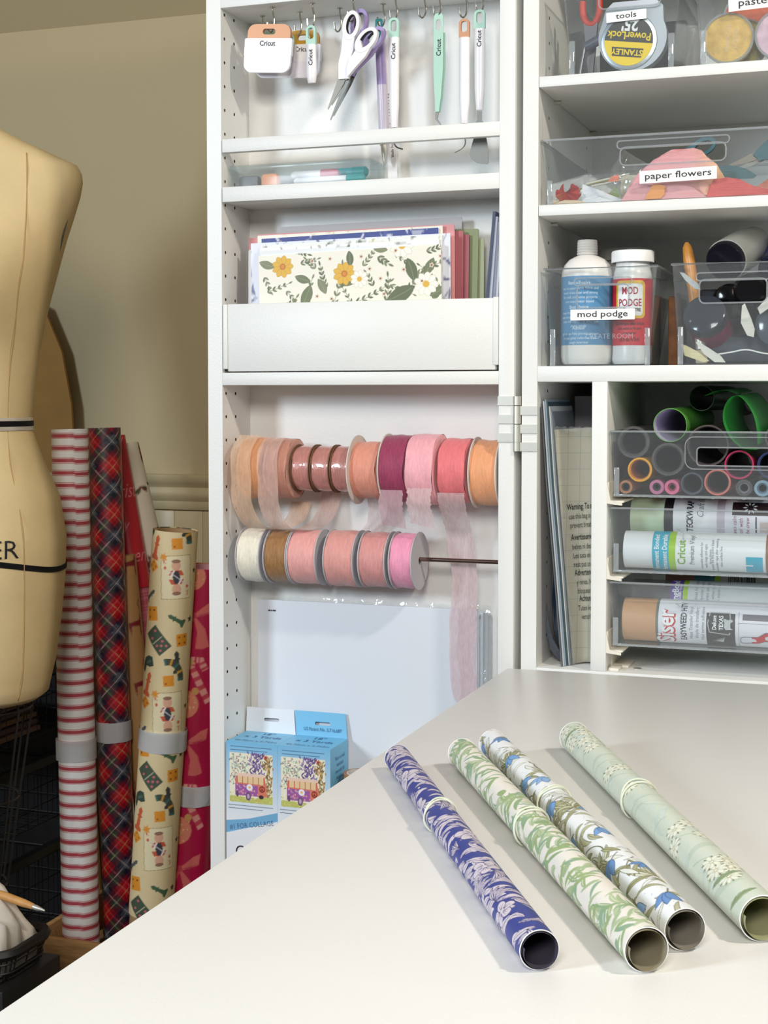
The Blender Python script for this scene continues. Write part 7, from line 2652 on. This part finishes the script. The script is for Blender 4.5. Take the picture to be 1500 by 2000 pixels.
bd = [rows[i][0] for i in range(n1 + 1)] + [rows[n1][j] for j in range(1, n2 + 1)] + [rows[i][n2] for i in range(n1 - 1, -1, -1)] + [rows[0][j] for j in range(n2 - 1, 0, -1)]
lo = [bm.verts.new((v.co.x, v.co.y, LB[4] + .004)) for v in bd]
for i in range(len(bd)):
    bm.faces.new((bd[i], bd[(i + 1) % len(bd)], lo[(i + 1) % len(bd)], lo[i]))
bm.faces.new(lo)
tag(obj('white_cloth', bm, CLO, smooth=180), 'rumpled white cloth filling the low wire basket', 'cloth')
t = thing('paint_brush', 'wooden handled brush lying on top of the white cloth', 'brush', (-.76, .03, LB[5]))
bp0, bp1 = Vector((-0.7376, 0.0300, 0.3890)), Vector((-0.6843, 0.0300, 0.3783))
bm = B(); lathe(bm, bp0, bp1 - bp0, [(0, .0050), (.01, .0060), (.045, .0055), (.060, .0040)], 14, cap0=True, cap1=True); obj('handle', bm, M('pale_wood_handle', (206, 150, 86), .5, noise=(60, .15)), t)
bm = B(); lathe(bm, bp1, bp1 - bp0, [(0, .0038), (.012, .0034), (.024, .0012)], 12, cap0=True, cap1=True); obj('tip', bm, STEEL, t)


# ------------------------------------------------------------------ sets of like things share a group
GROUPS = {'clear_tote': 'clear totes on the cabinet shelves', 'vinyl_tray': 'clear vinyl trays', 'vinyl_tube': 'vinyl tubes in the upper tray', 'vinyl_roll': 'vinyl rolls in the lower trays',
          'gift_wrap_roll': 'gift wrap rolls in the crate', 'snap_band': 'white snap bands on the gift wrap', 'rubber_band': 'rubber bands on the paper rolls', 'paper_roll': 'printed paper rolls on the table',
          'scrapbook_sheet': 'printed sheets in the wing bin', 'booklet': 'booklets leaning in the wing bin', 'carton': 'blue and white cartons', 'marker': 'pens in the clear case', 'scraper': 'scrapers on the wing hooks',
          'glue_bottle': 'glue bottles in the tote', 'glue_jar': 'milky jars in the glue tote', 'pastel_pot': 'pastel pots', 'crepe_paper': 'crepe paper in the paper flowers tote', 'wire_basket': 'black wire baskets',
          'tape_roll': 'paper rolls in the wing', 'paper_sheet': 'papers in the wire basket', 'bottle': 'bottles in the dark tote', 'spatula': 'spatulas', 'tissue_paper': 'tissue paper in the paper flowers tote',
          'paper_petal': 'paper petals in the tote', 'floral_wire': 'floral wires in the tote', 'plastic_wallet': 'plastic wallets in the slot'}
for o in list(bpy.data.objects):
    if o.parent is None and 'category' in o and 'group' not in o:
        n = o.name.split('.')[0]
        if n == 'file_folder':
            o['group'] = 'folders in the cabinet slot' if o.matrix_world.translation.x > 0 else 'folders in the wing bin'
        elif n in GROUPS:
            o['group'] = GROUPS[n]
